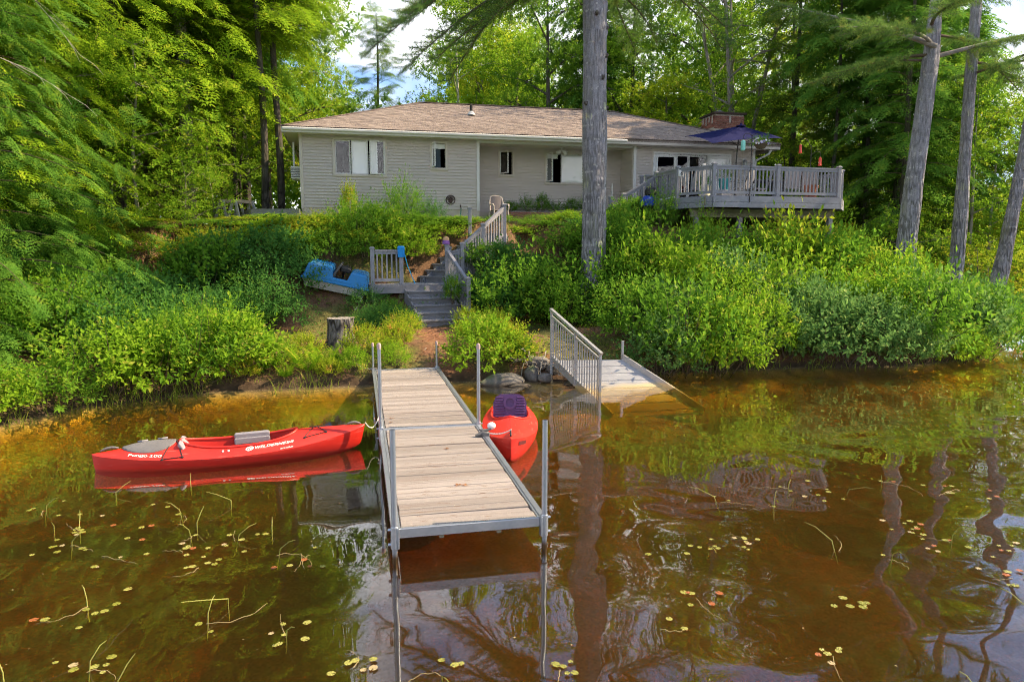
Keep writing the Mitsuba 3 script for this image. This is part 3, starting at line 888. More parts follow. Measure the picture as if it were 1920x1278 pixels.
def railing(parent, a, b, za, zb, top=0.86, bot=0.10, m='grey_stain_wood', pitch=0.125, bw=0.036, ends=(0.06, 0.06)):
    """rails and balusters between posts at plan points a, b whose foot levels are za, zb"""
    a, b = np.array(a, float), np.array(b, float)
    L = np.linalg.norm(b - a)
    d = (b - a) / L
    A, B = a + d * ends[0], b - d * ends[1]
    fa, fb = ends[0] / L, 1 - ends[1] / L
    zA, zB = za + (zb - za) * fa, za + (zb - za) * fb
    part(parent, 'top_rail', bar([*A, zA + top], [*B, zB + top], 0.085, 0.045), m)
    part(parent, 'under_rail', bar([*A, zA + top - 0.062], [*B, zB + top - 0.062], 0.038, 0.076), m)
    part(parent, 'bottom_rail', bar([*A, zA + bot], [*B, zB + bot], 0.038, 0.08), m)
    n = max(2, int(round(L / pitch)))
    for i in range(1, n):
        t = i / n
        q = a + (b - a) * t
        z = za + (zb - za) * t
        part(parent, 'baluster', bar([*q, z + bot + 0.03], [*q, z + top - 0.09], bw, bw, up=(d[0], d[1], 0)), m)


# the house deck on the right
deck = thing('deck', 'raised grey wooden deck with railing projecting from the right end of the house', 'deck')
DZ = 4.30
poly = [(10.25, 19.05), (14.55, 19.05), (15.25, 19.85), (15.25, 23.75), (9.55, 23.75), (9.55, 20.1)]
k = 0
y = 19.07
while y < 23.7:
    # boards run along the front
    f0 = 9.56 + max(0, (20.1 - (y + 0.06)) / 1.05 * 0.69)
    f1 = 15.24 - max(0, (19.85 - y) / 0.8 * 0.69)
    part(deck, 'deck_board', box(f0, f1, y, y + 0.132, DZ - 0.03, DZ + 0.002 * (k % 2)), 'grey_stain_wood')
    y += 0.139
    k += 1
edge = [(9.55, 22.6), (9.55, 20.1), (10.25, 19.05), (14.55, 19.05), (15.25, 19.85), (15.25, 23.7)]
for p, q in zip(edge[:-1], edge[1:]):
    p, q = np.array(p), np.array(q)
    d = unit(q - p)
    o = np.array([-d[1], d[0]]) * -0.02
    if np.dot(o, np.array([12.4, 21.5]) - p) > 0:
        o = -o
    for z0, z1 in ((DZ - 0.185, DZ - 0.035), (DZ - 0.345, DZ - 0.193)):
        part(deck, 'fascia_board', bar([*(p + o), (z0 + z1) / 2], [*(q + o), (z0 + z1) / 2], 0.03, z1 - z0), 'grey_stain_wood')
for x0, x1, yy in ((9.9, 14.85, 19.75), (9.9, 15.0, 22.2)):
    part(deck, 'beam', cbox(x0, x1, yy - 0.05, yy + 0.05, DZ - 0.60, DZ - 0.345, 0.006), 'old_beam')
for x, yy in ((10.1, 19.75), (11.55, 19.75), (13.1, 19.75), (14.72, 19.75), (11.5, 22.2), (14.7, 22.2)):
    part(deck, 'support_post', cbox(x - 0.07, x + 0.07, yy - 0.07, yy + 0.07, float(ground_z(x, yy)) - 0.3, DZ - 0.601, 0.006), 'grey_stain_wood')
    part(deck, 'joist', cbox(x - 0.025, x + 0.025, 19.2, 23.7, DZ - 0.28, DZ - 0.035, 0.004), 'old_beam')
P = [(9.63, 22.45), (9.63, 20.12), (10.3, 19.12), (12.41, 19.12), (14.5, 19.12), (15.17, 19.88), (15.17, 21.8), (15.17, 23.6)]
for x, y in P:
    post(deck, x, y, DZ + 0.004, DZ + 0.90)
for p, q in zip(P[:-1], P[1:]):
    railing(deck, p, q, DZ, DZ)
# steps going down to the left along the house
for i in range(3):
    z = DZ - 0.17 * (i + 1)
    part(deck, 'step', cbox(9.5 - 0.29 * (i + 1), 9.53 - 0.29 * i, 21.5, 22.7, z - 0.04, z, 0.006), 'grey_stain_wood')
    part(deck, 'riser', cbox(9.49 - 0.29 * i, 9.51 - 0.29 * i, 21.5, 22.7, z, z + 0.13, 0.004), 'grey_stain_wood')
for x, y in ((8.42, 21.5), (9.53, 21.5)):
    zz = 3.70 if x < 9 else DZ
    post(deck, x, y, zz - 0.2, zz + 0.78 if x < 9 else DZ + 0.9)
    post(deck, x, y + 1.2, zz - 0.2, zz + 0.78 if x < 9 else DZ + 0.9)
railing(deck, (8.42, 21.5), (9.53, 21.5), 3.66, DZ, top=0.80)
railing(deck, (9.53, 21.5), (9.63, 20.12), DZ, DZ)
part(deck, 'white_post', cbox(10.20, 10.29, 19.6, 19.69, DZ + 0.004, DZ + 0.98, 0.006), 'white_trim')
part(deck, 'grab_pole', tube([(8.47, 22.7, 3.6), (8.47, 22.7, 4.95)], 0.02, 8), 'white_trim')

# the bank stairs: lower flight, landing, upper flight at an angle
st = thing('garden_stairs', 'weathered grey wooden stairs with railings climbing the bank from the dock path to the house', 'stairs')
ang = math.radians(13)
ex_, ey_ = np.array([math.cos(ang), math.sin(ang)]), np.array([-math.sin(ang), math.cos(ang)])
O = np.array([1.50, 17.38])
Z0, RISE, RUN, WID = 0.75, 0.17, 0.275, 1.24


def lq(a, b):
    return O + ex_ * a + ey_ * b


def slab(c4, z0, z1):
    v = np.array([[*q, z] for z in (z0, z1) for q in c4])
    f = [[0, 2, 1], [0, 3, 2], [4, 5, 6], [4, 6, 7]]
    for i in range(4):
        j = (i + 1) % 4
        f += [[i, j, 4 + j], [i, 4 + j, 4 + i]]
    return v, np.array(f)


for i in range(6):
    z = Z0 + RISE * (i + 1)
    b0, b1 = RUN * i, RUN * (i + 1)
    part(st, 'riser', slab([lq(0.02, b0 + 0.03), lq(WID - 0.02, b0 + 0.03), lq(WID - 0.02, b0 + 0.055), lq(0.02, b0 + 0.055)], z - RISE, z - 0.04), 'step_wood')
    if i < 5:
        part(st, 'tread', slab([lq(-0.02, b0 - 0.01), lq(WID + 0.02, b0 - 0.01), lq(WID + 0.02, b0 + 0.135), lq(-0.02, b0 + 0.135)], z - 0.038, z), 'step_wood')
        part(st, 'tread', slab([lq(-0.02, b0 + 0.142), lq(WID + 0.02, b0 + 0.142), lq(WID + 0.02, b1 + 0.028), lq(-0.02, b1 + 0.028)], z - 0.038, z), 'step_wood')
for a in (-0.02, WID - 0.02):
    s = [lq(a, 0), lq(a + 0.04, 0), lq(a + 0.04, RUN * 5.2), lq(a, RUN * 5.2)]
    v = np.array([[*s[0], Z0 - 0.25], [*s[1], Z0 - 0.25], [*s[2], Z0 + RISE * 5 - 0.3], [*s[3], Z0 + RISE * 5 - 0.3], [*s[0], Z0 + 0.12], [*s[1], Z0 + 0.12], [*s[2], Z0 + RISE * 5.6], [*s[3], Z0 + RISE * 5.6]])
    part(st, 'stringer', (v, slab(s, 0, 1)[1]), 'step_wood')
LZ = Z0 + 6 * RISE
land = [lq(-0.88, RUN * 5 + 0.12), lq(0.0, RUN * 5), lq(WID + 0.02, RUN * 5), lq(WID + 0.25, RUN * 5 + 0.35), lq(WID - 0.25, RUN * 5 + 1.35), lq(-0.88, RUN * 5 + 1.35)]
# landing boards, clipped to the landing's outline
from shapely.geometry import Polygon as SPoly, box as sbox
LP = SPoly(land)
for i in range(12):
    b = SPoly([lq(-1.2, RUN * 5 - 0.02 + 0.145 * i), lq(2, RUN * 5 - 0.02 + 0.145 * i), lq(2, RUN * 5 + 0.118 + 0.145 * i), lq(-1.2, RUN * 5 + 0.118 + 0.145 * i)]).intersection(LP)
    if b.area > 0.01:
        part(st, 'landing_board', prism(list(b.exterior.coords)[:-1], LZ - 0.038, LZ), 'step_wood')
for p, q in zip(land, land[1:] + land[:1]):
    n_ = unit(q - p)
    o = np.array([n_[1], -n_[0]]) * 0.018
    part(st, 'landing_fascia', bar([*(p + o), LZ - 0.135], [*(q + o), LZ - 0.135], 0.03, 0.19), 'step_wood')
for q in (lq(-0.8, RUN * 5 + 0.2), lq(-0.05, RUN * 5 + 0.2)):
    part(st, 'landing_leg', cbox(q[0] - 0.06, q[0] + 0.06, q[1] - 0.06, q[1] + 0.06, 0.9, LZ - 0.24, 0.006), 'old_beam')
# left guard on the landing
g0, g1 = lq(-0.82, RUN * 5 + 0.18), lq(-0.06, RUN * 5 + 0.10)
for g in (g0, g1):
    post(st, *g, LZ + 0.001, LZ + 0.94)
railing(st, g0, g1, LZ, LZ, top=0.90, bot=0.12)
# right rail of the lower flight
r0, r1, r2 = lq(WID + 0.06, 0.06), lq(WID - 0.02, RUN * 5 + 0.06), lq(WID + 0.10, RUN * 5 + 0.20)
post(st, *r0, Z0 - 0.2, Z0 + RISE + 1.02)
post(st, *r1, LZ + 0.001, LZ + 1.02)
post(st, *r2, LZ + 0.001, LZ + 0.96)
railing(st, r0, r1, Z0 + RISE + 0.05, LZ + 0.05, top=0.88, bot=0.06, pitch=0.13)
dd = np.array([0.76, 0.65])
pp = np.array([-0.65, 0.76])
U0 = np.array([2.62, 19.12])
UR, UN, URUN = 0.178, 8, 0.285
for i in range(UN):
    z = LZ + UR * (i + 1)
    p0 = U0 + dd * URUN * i
    w = 1.42 if i < 5 else 1.2
    part(st, 'riser', slab([p0 + dd * 0.03, p0 + pp * w + dd * 0.03, p0 + pp * w + dd * 0.055, p0 + dd * 0.055], z - UR, z - 0.04), 'step_wood')
    part(st, 'tread', slab([p0 - dd * 0.01, p0 + pp * (w + 0.03) - dd * 0.01, p0 + pp * (w + 0.03) + dd * (URUN + 0.03), p0 + dd * (URUN + 0.03)], z - 0.038, z), 'step_wood')
for w in (-0.03, 1.2):
    a_, b_ = U0 + pp * w, U0 + pp * w + dd * URUN * UN
    part(st, 'stringer', bar([*a_, LZ - 0.03], [*b_, LZ + UR * UN - 0.09], 0.04, 0.26), 'grey_stain_wood')
u0, u1, u2 = U0 - pp * 0.06 + dd * 0.20, U0 - pp * 0.06 + dd * 1.10, U0 - pp * 0.06 + dd * 2.10
zs = [LZ + UR * 0.9, LZ + UR * 4.0, LZ + UR * 7.4]
for q, z in zip((u0, u1, u2), zs):
    post(st, *q, z - 0.35, z + 0.92)
for (a_, za), (b_, zb) in (((u0, zs[0]), (u1, zs[1])), ((u1, zs[1]), (u2, zs[2]))):
    railing(st, a_, b_, za, zb, top=0.88, bot=0.10, pitch=0.12)
railing(st, r2, u0, LZ, LZ + UR * 0.4, top=0.86, bot=0.1, pitch=0.1)
v3 = U0 + pp * 1.28 + dd * 2.1
post(st, *v3, zs[2] - 0.3, zs[2] + 0.88)

# ------------------------------------------------------------------ the dock
dock = thing('dock', 'long narrow wooden plank dock with galvanised frame and pipe posts running out from the shore', 'dock')
DX0, DX1 = 0.262, 1.492
DKZ = 0.275
V0, VM, V1 = 5.62, 9.06, 13.95
rg = np.random.default_rng(3)
wb = mikit.ply(cbox(0, 1.0, 0, 0.1355, -0.032, 0, 0.004), 'weathered_plank')


def planks(y0, y1):
    n = int(round((y1 - y0) / 0.1404))
    p = (y1 - y0) / n
    for i in range(n):
        x0 = DX0 + 0.028 + rg.uniform(0, 0.006)
        x1 = DX1 - 0.028 - rg.uniform(0, 0.006)
        z = DKZ + rg.uniform(-0.004, 0.004)
        key = part(dock, 'plank', wb)
        scene[key]['to_world'] = T().translate([x0, y0 + i * p, z]).rotate([0, 0, 1], float(rg.normal(0, 0.14))).rotate([0, 1, 0], float(rg.normal(0, 0.14))).scale([x1 - x0, (p - 0.009) / 0.1355, 1])


planks(V0 + 0.045, VM - 0.045)
planks(VM + 0.045, V1 - 0.02)
for a, b in ((V0, VM - 0.012), (VM + 0.012, V1)):
    for s, x in ((-1, DX0), (1, DX1)):
        # C-shaped side rail: web, flanges and a lip that stands a little above the planks
        o = s
        part(dock, 'side_rail', join(cbox(*sorted((x, x + o * 0.008)), a, b, DKZ - 0.10, DKZ + 0.012, 0.002), cbox(*sorted((x + o * 0.0081, x + o * 0.055)), a, b, DKZ - 0.006, DKZ + 0.008, 0.002),
                                 cbox(*sorted((x + o * 0.0081, x + o * 0.05)), a, b, DKZ - 0.10, DKZ - 0.09, 0.002), cbox(*sorted((x - o * 0.022, x - o * 0.001)), a + 0.02, b - 0.02, DKZ - 0.045, DKZ + 0.004, 0.002)), 'galvanised')
    for y in (a, b - 0.04):
        part(dock, 'cross_beam', cbox(DX0 + 0.010, DX1 - 0.010, y, y + 0.04, DKZ - 0.075, DKZ + 0.008, 0.004), 'galvanised')
    for x in (DX0 + 0.35, DX1 - 0.38):
        part(dock, 'stringer', cbox(x, x + 0.04, a + 0.045, b - 0.045, DKZ - 0.12, DKZ - 0.034, 0.004), 'old_beam')
for (x, y, zt, capped) in ((0.232, V0 - 0.012, 1.135, 0), (1.522, V0 - 0.012, 1.15, 0), (0.228, VM, 1.40, 1), (1.530, VM, 1.36, 1), (0.228, V1 + 0.02, 0.80, 1), (1.500, V1 + 0.02, 0.80, 1)):
    zb = float(ground_z(x, y)) - 0.25
    p = part(dock, 'pipe_post', join(tube([(x, y, zb), (x, y, zt)], 0.0242, 18, cap=False), lathe([(0.0242, zt - 0.0001), (0.0205, zt + 0.0005), (0.0205, zt - 0.12)], 18, (x, y, 0))), 'galvanised_pipe', 50)
    part(p, 'bracket', join(tube([(x, y, DKZ - 0.155), (x, y, DKZ - 0.15), (x, y, DKZ + 0.035), (x, y, DKZ + 0.04)], [0.029, 0.033, 0.033, 0.029], 18), cbox(*((x + 0.02, x + 0.04) if x < 1 else (x - 0.04, x - 0.02)), y - 0.033, y + 0.033, DKZ - 0.15, DKZ + 0.03, 0.003)), 'galvanised', 50)
    s = -1 if x < 1 else 1
    for z in (DKZ + 0.012, DKZ - 0.115):
        part(p, 'bolt', tube([(x + s * 0.03, y, z), (x + s * 0.052, y, z), (x + s * 0.056, y, z)], [0.013, 0.013, 0.006], 6), 'galvanised')
    if capped:
        part(p, 'cap', lathe([(0.026, zt - 0.055), (0.0275, zt - 0.05), (0.0275, zt + 0.0), (0.018, zt + 0.018), (0.001, zt + 0.023)], 16, (x, y, 0)), 'rust_cap', True)
hinge = part(dock, 'hinge_plate', cbox(DX0 - 0.01, DX1 + 0.01, VM - 0.011, VM + 0.011, DKZ - 0.06, DKZ - 0.004, 0.002), 'galvanised')

# ------------------------------------------------------------------ the sunken aluminium gangway
gw = thing('gangway', 'bare aluminium gangway with one tall side railing sloping from the bank into the water', 'gangway')
B0, B1 = np.array([3.80, 13.33, 0.44]), np.array([5.17, 13.16, 0.44])
E0, E1 = np.array([4.47, 11.70, -0.40]), np.array([6.26, 11.75, -0.40])
LD = unit((E0 + E1 - B0 - B1) / 2)
n = 15
for i in range(n):
    a, b = i / n, (i + 1) / n - 0.004
    p = [B0 + (E0 - B0) * a, B1 + (E1 - B1) * a, B1 + (E1 - B1) * b, B0 + (E0 - B0) * b]
    v = np.array([q + [0, 0, z] for z in (-0.03, 0.006 * (i % 2)) for q in p])
    part(gw, 'tread_plank', (v, slab([(0, 0)] * 4, 0, 1)[1]), 'mill_aluminium')
for p, q in ((B0, E0), (B1, E1)):
    s = np.array([-0.03, 0, 0]) if p is B0 else np.array([0.03, 0, 0])
    part(gw, 'side_rail', bar(p + s + [0, 0, 0.02], q + s + [0, 0, 0.02], 0.045, 0.17), 'mill_aluminium')
part(gw, 'cross_beam', bar(B0 + [0, 0.02, -0.08], B1 + [0, 0.02, -0.08], 0.05, 0.10), 'mill_aluminium')
# railing: three stanchions, a heavy top rail, a slanting bottom rail, many thin balusters
off = np.array([-0.06, 0, 0])


def rail_pt(t, h):
    return B0 + (E0 - B0) * t + off + np.array([0, 0, h])


tA, tM, tB = 0.0, 0.42, 0.83
HT = 1.02
for t in (tA, tM, tB):
    q = rail_pt(t, 0)
    part(gw, 'stanchion', cbox(q[0] - 0.025, q[0] + 0.025, q[1] - 0.025, q[1] + 0.025, q[2] - (0.62 if t == tA else 0.05), q[2] + HT - 0.02, 0.004), 'mill_aluminium')
part(gw, 'top_rail', bar(rail_pt(tA - 0.015, HT), rail_pt(tB + 0.02, HT), 0.065, 0.05), 'mill_aluminium')
part(gw, 'mid_rail', bar(rail_pt(tA, HT - 0.12), rail_pt(tB, HT - 0.12), 0.03, 0.04), 'mill_aluminium')
part(gw, 'bottom_rail', bar(rail_pt(tA, 0.09), rail_pt(tB, 0.09), 0.03, 0.045), 'mill_aluminium')
for k in range(1, 20):
    t = tA + (tB - tA) * k / 20
    if abs(t - tM) < 0.02:
        continue
    q0, q1 = rail_pt(t, 0.10), rail_pt(t, HT - 0.13)
    part(gw, 'baluster', bar(q0, q1, 0.021, 0.021, up=(0, 1, 0)), 'mill_aluminium')
q = B1 + np.array([0.03, 0.02, 0])
part(gw, 'stub_post', cbox(q[0] - 0.025, q[0] + 0.025, q[1] - 0.025, q[1] + 0.025, 0.38, 0.82, 0.004), 'mill_aluminium')
# ------------------------------------------------------------------ kayaks
class Hull:
    def __init__(s, L, B, t0, t1, wmax, ridge, zs0=0.15, crown=0.13):
        s.L, s.B, s.t0, s.t1, s.wmax, s.ridge, s.zs0, s.cr = L, B, t0, t1, wmax, ridge, zs0, crown

    def b(s, t):
        u = np.abs(2 * np.asarray(t) - 1)
        return s.B * np.maximum(1 - u ** 2.1, 0) ** 0.85 + 0.012 * (1 - u ** 30) + 0.0004

    def zs(s, t):
        u = 2 * np.asarray(t) - 1
        return s.zs0 + 0.10 * u ** 2 + 0.05 * np.maximum(u, 0) ** 3

    def crown(s, t):
        u = np.abs(2 * np.asarray(t) - 1)
        return s.cr * (1 - u ** 2.5) + 0.012

    def zk(s, t):
        u = 2 * np.asarray(t) - 1
        return -0.11 + 0.10 * np.abs(u) ** 6 + 0.03 * np.maximum(u, 0) ** 4

    def x(s, t, q):
        u = 2 * np.asarray(t) - 1
        return s.L / 2 * (u - 0.055 * np.maximum(u, 0) ** 6 * q - 0.02 * np.minimum(u, 0) ** 7 * q)

    def deck(s, t, y):
        r = np.clip(1 - np.abs(y) / s.b(t), 0, 1)
        return s.zs(t) + s.crown(t) * (1 - (1 - r) ** s.ridge)

    def w(s, t):
        c, h = (s.t0 + s.t1) / 2, (s.t1 - s.t0) / 2
        k = np.clip(1 - np.abs((np.asarray(t) - c) / h) ** 2.3, 0, 1)
        return np.minimum(s.wmax * k ** 0.5, s.b(t) * 0.93)


def grid_faces(n, m, flip=False):
    i, j = np.meshgrid(np.arange(n - 1), np.arange(m - 1), indexing='ij')
    a = (i * m + j).ravel()
    f = np.vstack([np.stack([a, a + m, a + m + 1], 1), np.stack([a, a + m + 1, a + 1], 1)])
    return f[:, ::-1] if flip else f


def kayak(label, hull, to, red='kayak_red', group=None):
    k = thing('kayak', label, 'kayak', group, to)
    ts = np.unique(np.concatenate([0.5 - 0.5 * np.cos(np.linspace(0, np.pi, 61)), np.linspace(hull.t0, hull.t1, 31)]))
    q = np.linspace(0, 1, 13)
    th = q * np.pi / 2
    V = []
    for t in ts:
        y = hull.b(t) * np.cos(th) ** 0.72
        z = hull.zs(t) + (hull.zk(t) - hull.zs(t)) * np.sin(th) ** 1.15
        y = np.concatenate([y, -y[-2::-1]])
        z = np.concatenate([z, z[-2::-1]])
        qq = np.concatenate([q, q[-2::-1]])
        V.append(np.stack([hull.x(t, qq), y, z], 1))
    V = np.array(V)
    n, m = V.shape[:2]
    part(k, 'hull', (V.reshape(-1, 3), grid_faces(n, m, True)), red, 40)
    sides = []
    for sg in (1, -1):
        V = []
        for t in ts:
            y = np.linspace(hull.b(t), hull.w(t), 12)
            V.append(np.stack([y * 0 + hull.x(t, 0), sg * y, hull.deck(t, y)], 1))
        V = np.array(V)
        sides.append((V.reshape(-1, 3), grid_faces(*V.shape[:2], sg < 0)))
    part(k, 'top_deck', join(*sides), red, 40)
    tc = np.linspace(hull.t0, hull.t1, 41)
    tc = (hull.t0 + hull.t1) / 2 - (hull.t1 - hull.t0) / 2 * np.cos(np.linspace(0, np.pi, 49))
    ring = []
    for sg, seq in ((1, tc), (-1, tc[::-1])):
        for t in seq:
            w = hull.w(t)
            ring.append([hull.x(t, 0), sg * w, hull.deck(t, w) + 0.006])
    ring = np.array(ring)
    keep = np.r_[True, np.linalg.norm(np.diff(ring, axis=0), axis=1) > 1e-3]
    ring = ring[keep]
    ring = np.vstack([ring, ring[:1]])
    part(k, 'coaming', tube(ring, 0.017, 8, cap=False), red, 60)
    V = []
    for t in tc:
        w = hull.w(t)
        ze, zf = hull.deck(t, w), hull.zk(t) + 0.045
        yy = np.array([1, 0.99, 0.97, 0.90, 0.6, 0]) * w
        zz = np.array([ze, ze - 0.03, ze - 0.08, zf + 0.05, zf, zf])
        V.append(np.stack([yy * 0 + hull.x(t, 0), yy, zz], 1))
    V = np.array(V)
    W = V * np.array([1, -1, 1])
    part(k, 'cockpit_liner', join((V.reshape(-1, 3), grid_faces(*V.shape[:2])), (W.reshape(-1, 3), grid_faces(*V.shape[:2], True))), 'kayak_inside', 40)
    return k


def on_deck(hull, pts, lift=0.004):
    """points (x along the hull, y across) lifted onto the deck"""
    pts = np.asarray(pts, float)
    t = pts[:, 0] / hull.L + 0.5
    return np.stack([pts[:, 0], pts[:, 1], hull.deck(t, pts[:, 1]) + lift + (pts[:, 2] if pts.shape[1] > 2 else 0)], 1)


def decal(k, hull, mesh, xa, up, m, name='lettering', lean=0.55):
    """flat lettering wrapped onto the near side of the deck"""
    v = np.asarray(mesh.vertices)
    x = xa + v[:, 0] + 0.22 * v[:, 1]
    t = x / hull.L + 0.5
    y = -(hull.b(t) - up - v[:, 1] * lean)
    p = np.stack([x, y, hull.deck(t, y) + 0.002 + v[:, 2] * 1.0], 1)
    p[:, 1] -= 0.001 + v[:, 2]
    return part(k, name, (p, np.asarray(mesh.faces)), m)


h1 = Hull(3.2, 0.355, 0.30, 0.73, 0.245, 1.7, zs0=0.125, crown=0.165)
a1 = 6.9
k1 = kayak('long red kayak with grey hatch cover and white lettering floating left of the dock', h1, T().translate([-1.56, 9.07, 0.0]).rotate([0, 0, 1], a1).rotate([0, 1, 0], -1.0))
X = lambda t: (t - 0.5) * h1.L
# hatch cover
a = np.linspace(0, 2 * np.pi, 28, endpoint=False)
hc = []
for s, dz in ((1.0, 0.004), (0.97, 0.02), (0.6, 0.034), (0.2, 0.042)):
    hc.append(on_deck(h1, np.stack([X(0.195) + 0.30 * s * np.cos(a), 0.175 * s * np.sin(a) * (1 + 0.25 * np.cos(a))], 1), dz))
hc = np.array(hc)
i = np.arange(28)
f = [np.stack([r * 28 + i, r * 28 + (i + 1) % 28, (r + 1) * 28 + (i + 1) % 28], 1) for r in range(3)] + [np.stack([r * 28 + i, (r + 1) * 28 + (i + 1) % 28, (r + 1) * 28 + i], 1) for r in range(3)]
top = np.array([[3 * 28 + j, 3 * 28 + j + 1, 3 * 28] for j in range(1, 27)])
hatch = part(k1, 'hatch_cover', (hc.reshape(-1, 3), np.vstack(f + [top])), 'kayak_grey', 50)
for dx in (-0.08, 0.14):
    p = on_deck(h1, [[X(0.195) + dx - 0.05, 0.06], [X(0.195) + dx, 0.0], [X(0.195) + dx + 0.05, 0.06]], 0.05)
    part(hatch, 'strap', tube(p, 0.012, 6), 'pale_grey_foam', True)
# seat back, seat base, thigh pad
sb_ = rotz(xf(cbox(-0.03, 0.03, -0.20, 0.20, 0, 0.30, 0.025), np.array(T().rotate([0, 1, 0], -28).matrix)), 0)
seat = part(k1, 'seat_back', mv(sb_, (X(0.345), 0, 0.05)), 'pale_grey_foam', 40)
part(k1, 'seat', cbox(X(0.37), X(0.51), -0.19, 0.19, -0.05, 0.03, 0.02), 'kayak_grey', 40)
part(k1, 'backrest_brace', join(bar((X(0.455), -0.17, 0.01), (X(0.47), -0.13, 0.17), 0.05, 0.05), bar((X(0.53), -0.17, 0.01), (X(0.515), -0.13, 0.17), 0.05, 0.05), bar((X(0.465), -0.13, 0.17), (X(0.52), -0.13, 0.17), 0.05, 0.05)), 'kayak_grey', 40)
part(k1, 'thigh_pad', join(cbox(X(0.49), X(0.625), 0.185, 0.245, 0.20, 0.275, 0.016), cbox(X(0.49), X(0.625), 0.165, 0.19, 0.13, 0.215, 0.01)), 'pale_grey_foam', 40)
part(k1, 'foot_brace', cbox(X(0.60), X(0.70), 0.10, 0.125, -0.02, 0.03, 0.006), 'pale_grey_foam')
# shock cords
for line in ([(0.315, -0.30), (0.285, 0.02), (0.315, 0.28)], [(0.315, -0.30), (0.245, -0.29)], [(0.285, 0.02), (0.245, -0.29)], [(0.755, -0.20), (0.80, 0.02), (0.76, 0.19)], [(0.84, -0.13), (0.755, -0.20)], [(0.84, -0.13), (0.80, 0.02), (0.84, 0.12)], [(0.76, 0.19), (0.84, 0.12)]):
    pts = np.array([(X(t), y) for t, y in line])
    s = np.linspace(0, 1, 12)
    q = np.stack([np.interp(s, np.linspace(0, 1, len(pts)), pts[:, 0]), np.interp(s, np.linspace(0, 1, len(pts)), pts[:, 1])], 1)
    part(k1, 'shock_cord', tube(on_deck(h1, q, 0.010), 0.0055, 5), 'black_rubber', True)
for t, y in ((0.315, -0.30), (0.245, -0.29), (0.755, -0.20), (0.84, -0.13), (0.80, 0.02), (0.285, 0.02)):
    p = on_deck(h1, [[X(t), y]], 0.0)[0]
    part(k1, 'fitting', tube([p, p + [0, 0, 0.014], p + [0, 0, 0.018]], [0.016, 0.014, 0.006], 8), 'black_rubber', 40)
for t in (0.455, 0.475):
    p = on_deck(h1, [[X(t), -0.29]], 0.0)[0]
    part(k1, 'bolt_head', tube([p, p + [0, -0.006, 0.008], p + [0, -0.007, 0.009]], [0.013, 0.012, 0.004], 10), 'decal_white', 40)
for t, dx in ((0.06, -0.10), (0.955, 0.09)):
    p = np.stack([np.linspace(X(t) - abs(dx), X(t) + abs(dx), 9), np.zeros(9)], 1)
    q = on_deck(h1, p, 0.012)
    q[:, 2] += 0.022 * np.sin(np.linspace(0, np.pi, 9))
    part(k1, 'carry_handle', tube(q, [0.008, 0.012, 0.015, 0.016, 0.016, 0.016, 0.015, 0.012, 0.008], 8), 'kayak_grey', True)
# lettering
tm = meshkit.text_mesh('WILDERNESS', 0.052, 0.0012, bold=True)
tm.vertices[:, 0] *= 1.0
decal(k1, h1, tm, X(0.565), 0.07, 'decal_white')
tm = meshkit.text_mesh('SYSTEMS', 0.024, 0.0012, bold=True)
decal(k1, h1, tm, X(0.66), 0.012, 'decal_white')
ringm = trimesh.creation.annulus(r_min=0.034, r_max=0.046, height=0.0012, sections=32)
ringm.apply_translation([0, 0.045, 0.0006])
decal(k1, h1, ringm, X(0.547), 0.05, 'decal_white', 'logo_ring', 0.6)
tm = meshkit.text_mesh('W', 0.042, 0.0012, bold=True)
tm.apply_translation([-tm.bounds[1][0] / 2, 0.024, 0])
decal(k1, h1, tm, X(0.547), 0.05, 'decal_white', 'logo_letter', 0.6)
tm = meshkit.text_mesh('Pungo 100', 0.052, 0.0012, bold=True)
decal(k1, h1, tm, X(0.125), 0.035, 'decal_white')

h2 = Hull(2.9, 0.385, 0.20, 0.62, 0.275, 1.25, zs0=0.17, crown=0.15)
ang2 = math.degrees(math.atan2(-2.86, -0.60))
k2 = kayak('short red kayak with purple ribbed seat back moored bow first right of the dock', h2, T().translate([2.06, 9.50, 0.0]).rotate([0, 0, 1], ang2))
X2_ = lambda t: (t - 0.5) * h2.L
# purple moulded seat back, its ribs and its round boss, facing the bow
sx = X2_(0.40)
bk = trimesh.convex.convex_hull(np.array([[x, y, z] for x in (-0.02, 0.02) for y, z in ((-0.20, 0.0), (-0.225, 0.10), (-0.225, 0.30), (-0.19, 0.385), (-0.12, 0.42), (0.12, 0.42), (0.19, 0.385), (0.225, 0.30), (0.225, 0.10), (0.20, 0.0))]))
tilt = np.array(T().translate([sx, 0, 0.03]).rotate([0, 1, 0], -14).scale([1, 1.1, 1.16]).matrix)
sb2 = part(k2, 'seat_back', xf((np.array(bk.vertices), np.array(bk.faces)), tilt), 'purple_seat', 30)
for r in range(10):
    z = 0.06 + r * 0.034
    for sg in (-1, 1):
        y0 = 0.065 + 0.03 * max(0, (z - 0.18)) / 0.2
        part(sb2, 'rib', xf(cbox(0.018, 0.036, *sorted((sg * y0, sg * (0.205 - 0.25 * max(0, z - 0.31)))), z, z + 0.018, 0.006), tilt), 'purple_seat', 30)
rm = trimesh.creation.annulus(r_min=0.055, r_max=0.088, height=0.03, sections=28)
rm.apply_transform(trimesh.transformations.rotation_matrix(np.pi / 2, [0, 1, 0]))
rm.apply_translation([0.03, 0, 0.31])
part(sb2, 'boss', xf((np.array(rm.vertices), np.array(rm.faces)), tilt), 'purple_seat', 40)
part(k2, 'seat', cbox(sx, sx + 0.34, -0.20, 0.20, -0.05, 0.05, 0.03), 'purple_seat', 40)
p = np.stack([np.linspace(X2_(0.91), X2_(0.985), 7), np.zeros(7)], 1)
q = on_deck(h2, p, 0.014)
q[:, 2] += 0.02 * np.sin(np.linspace(0, np.pi, 7))
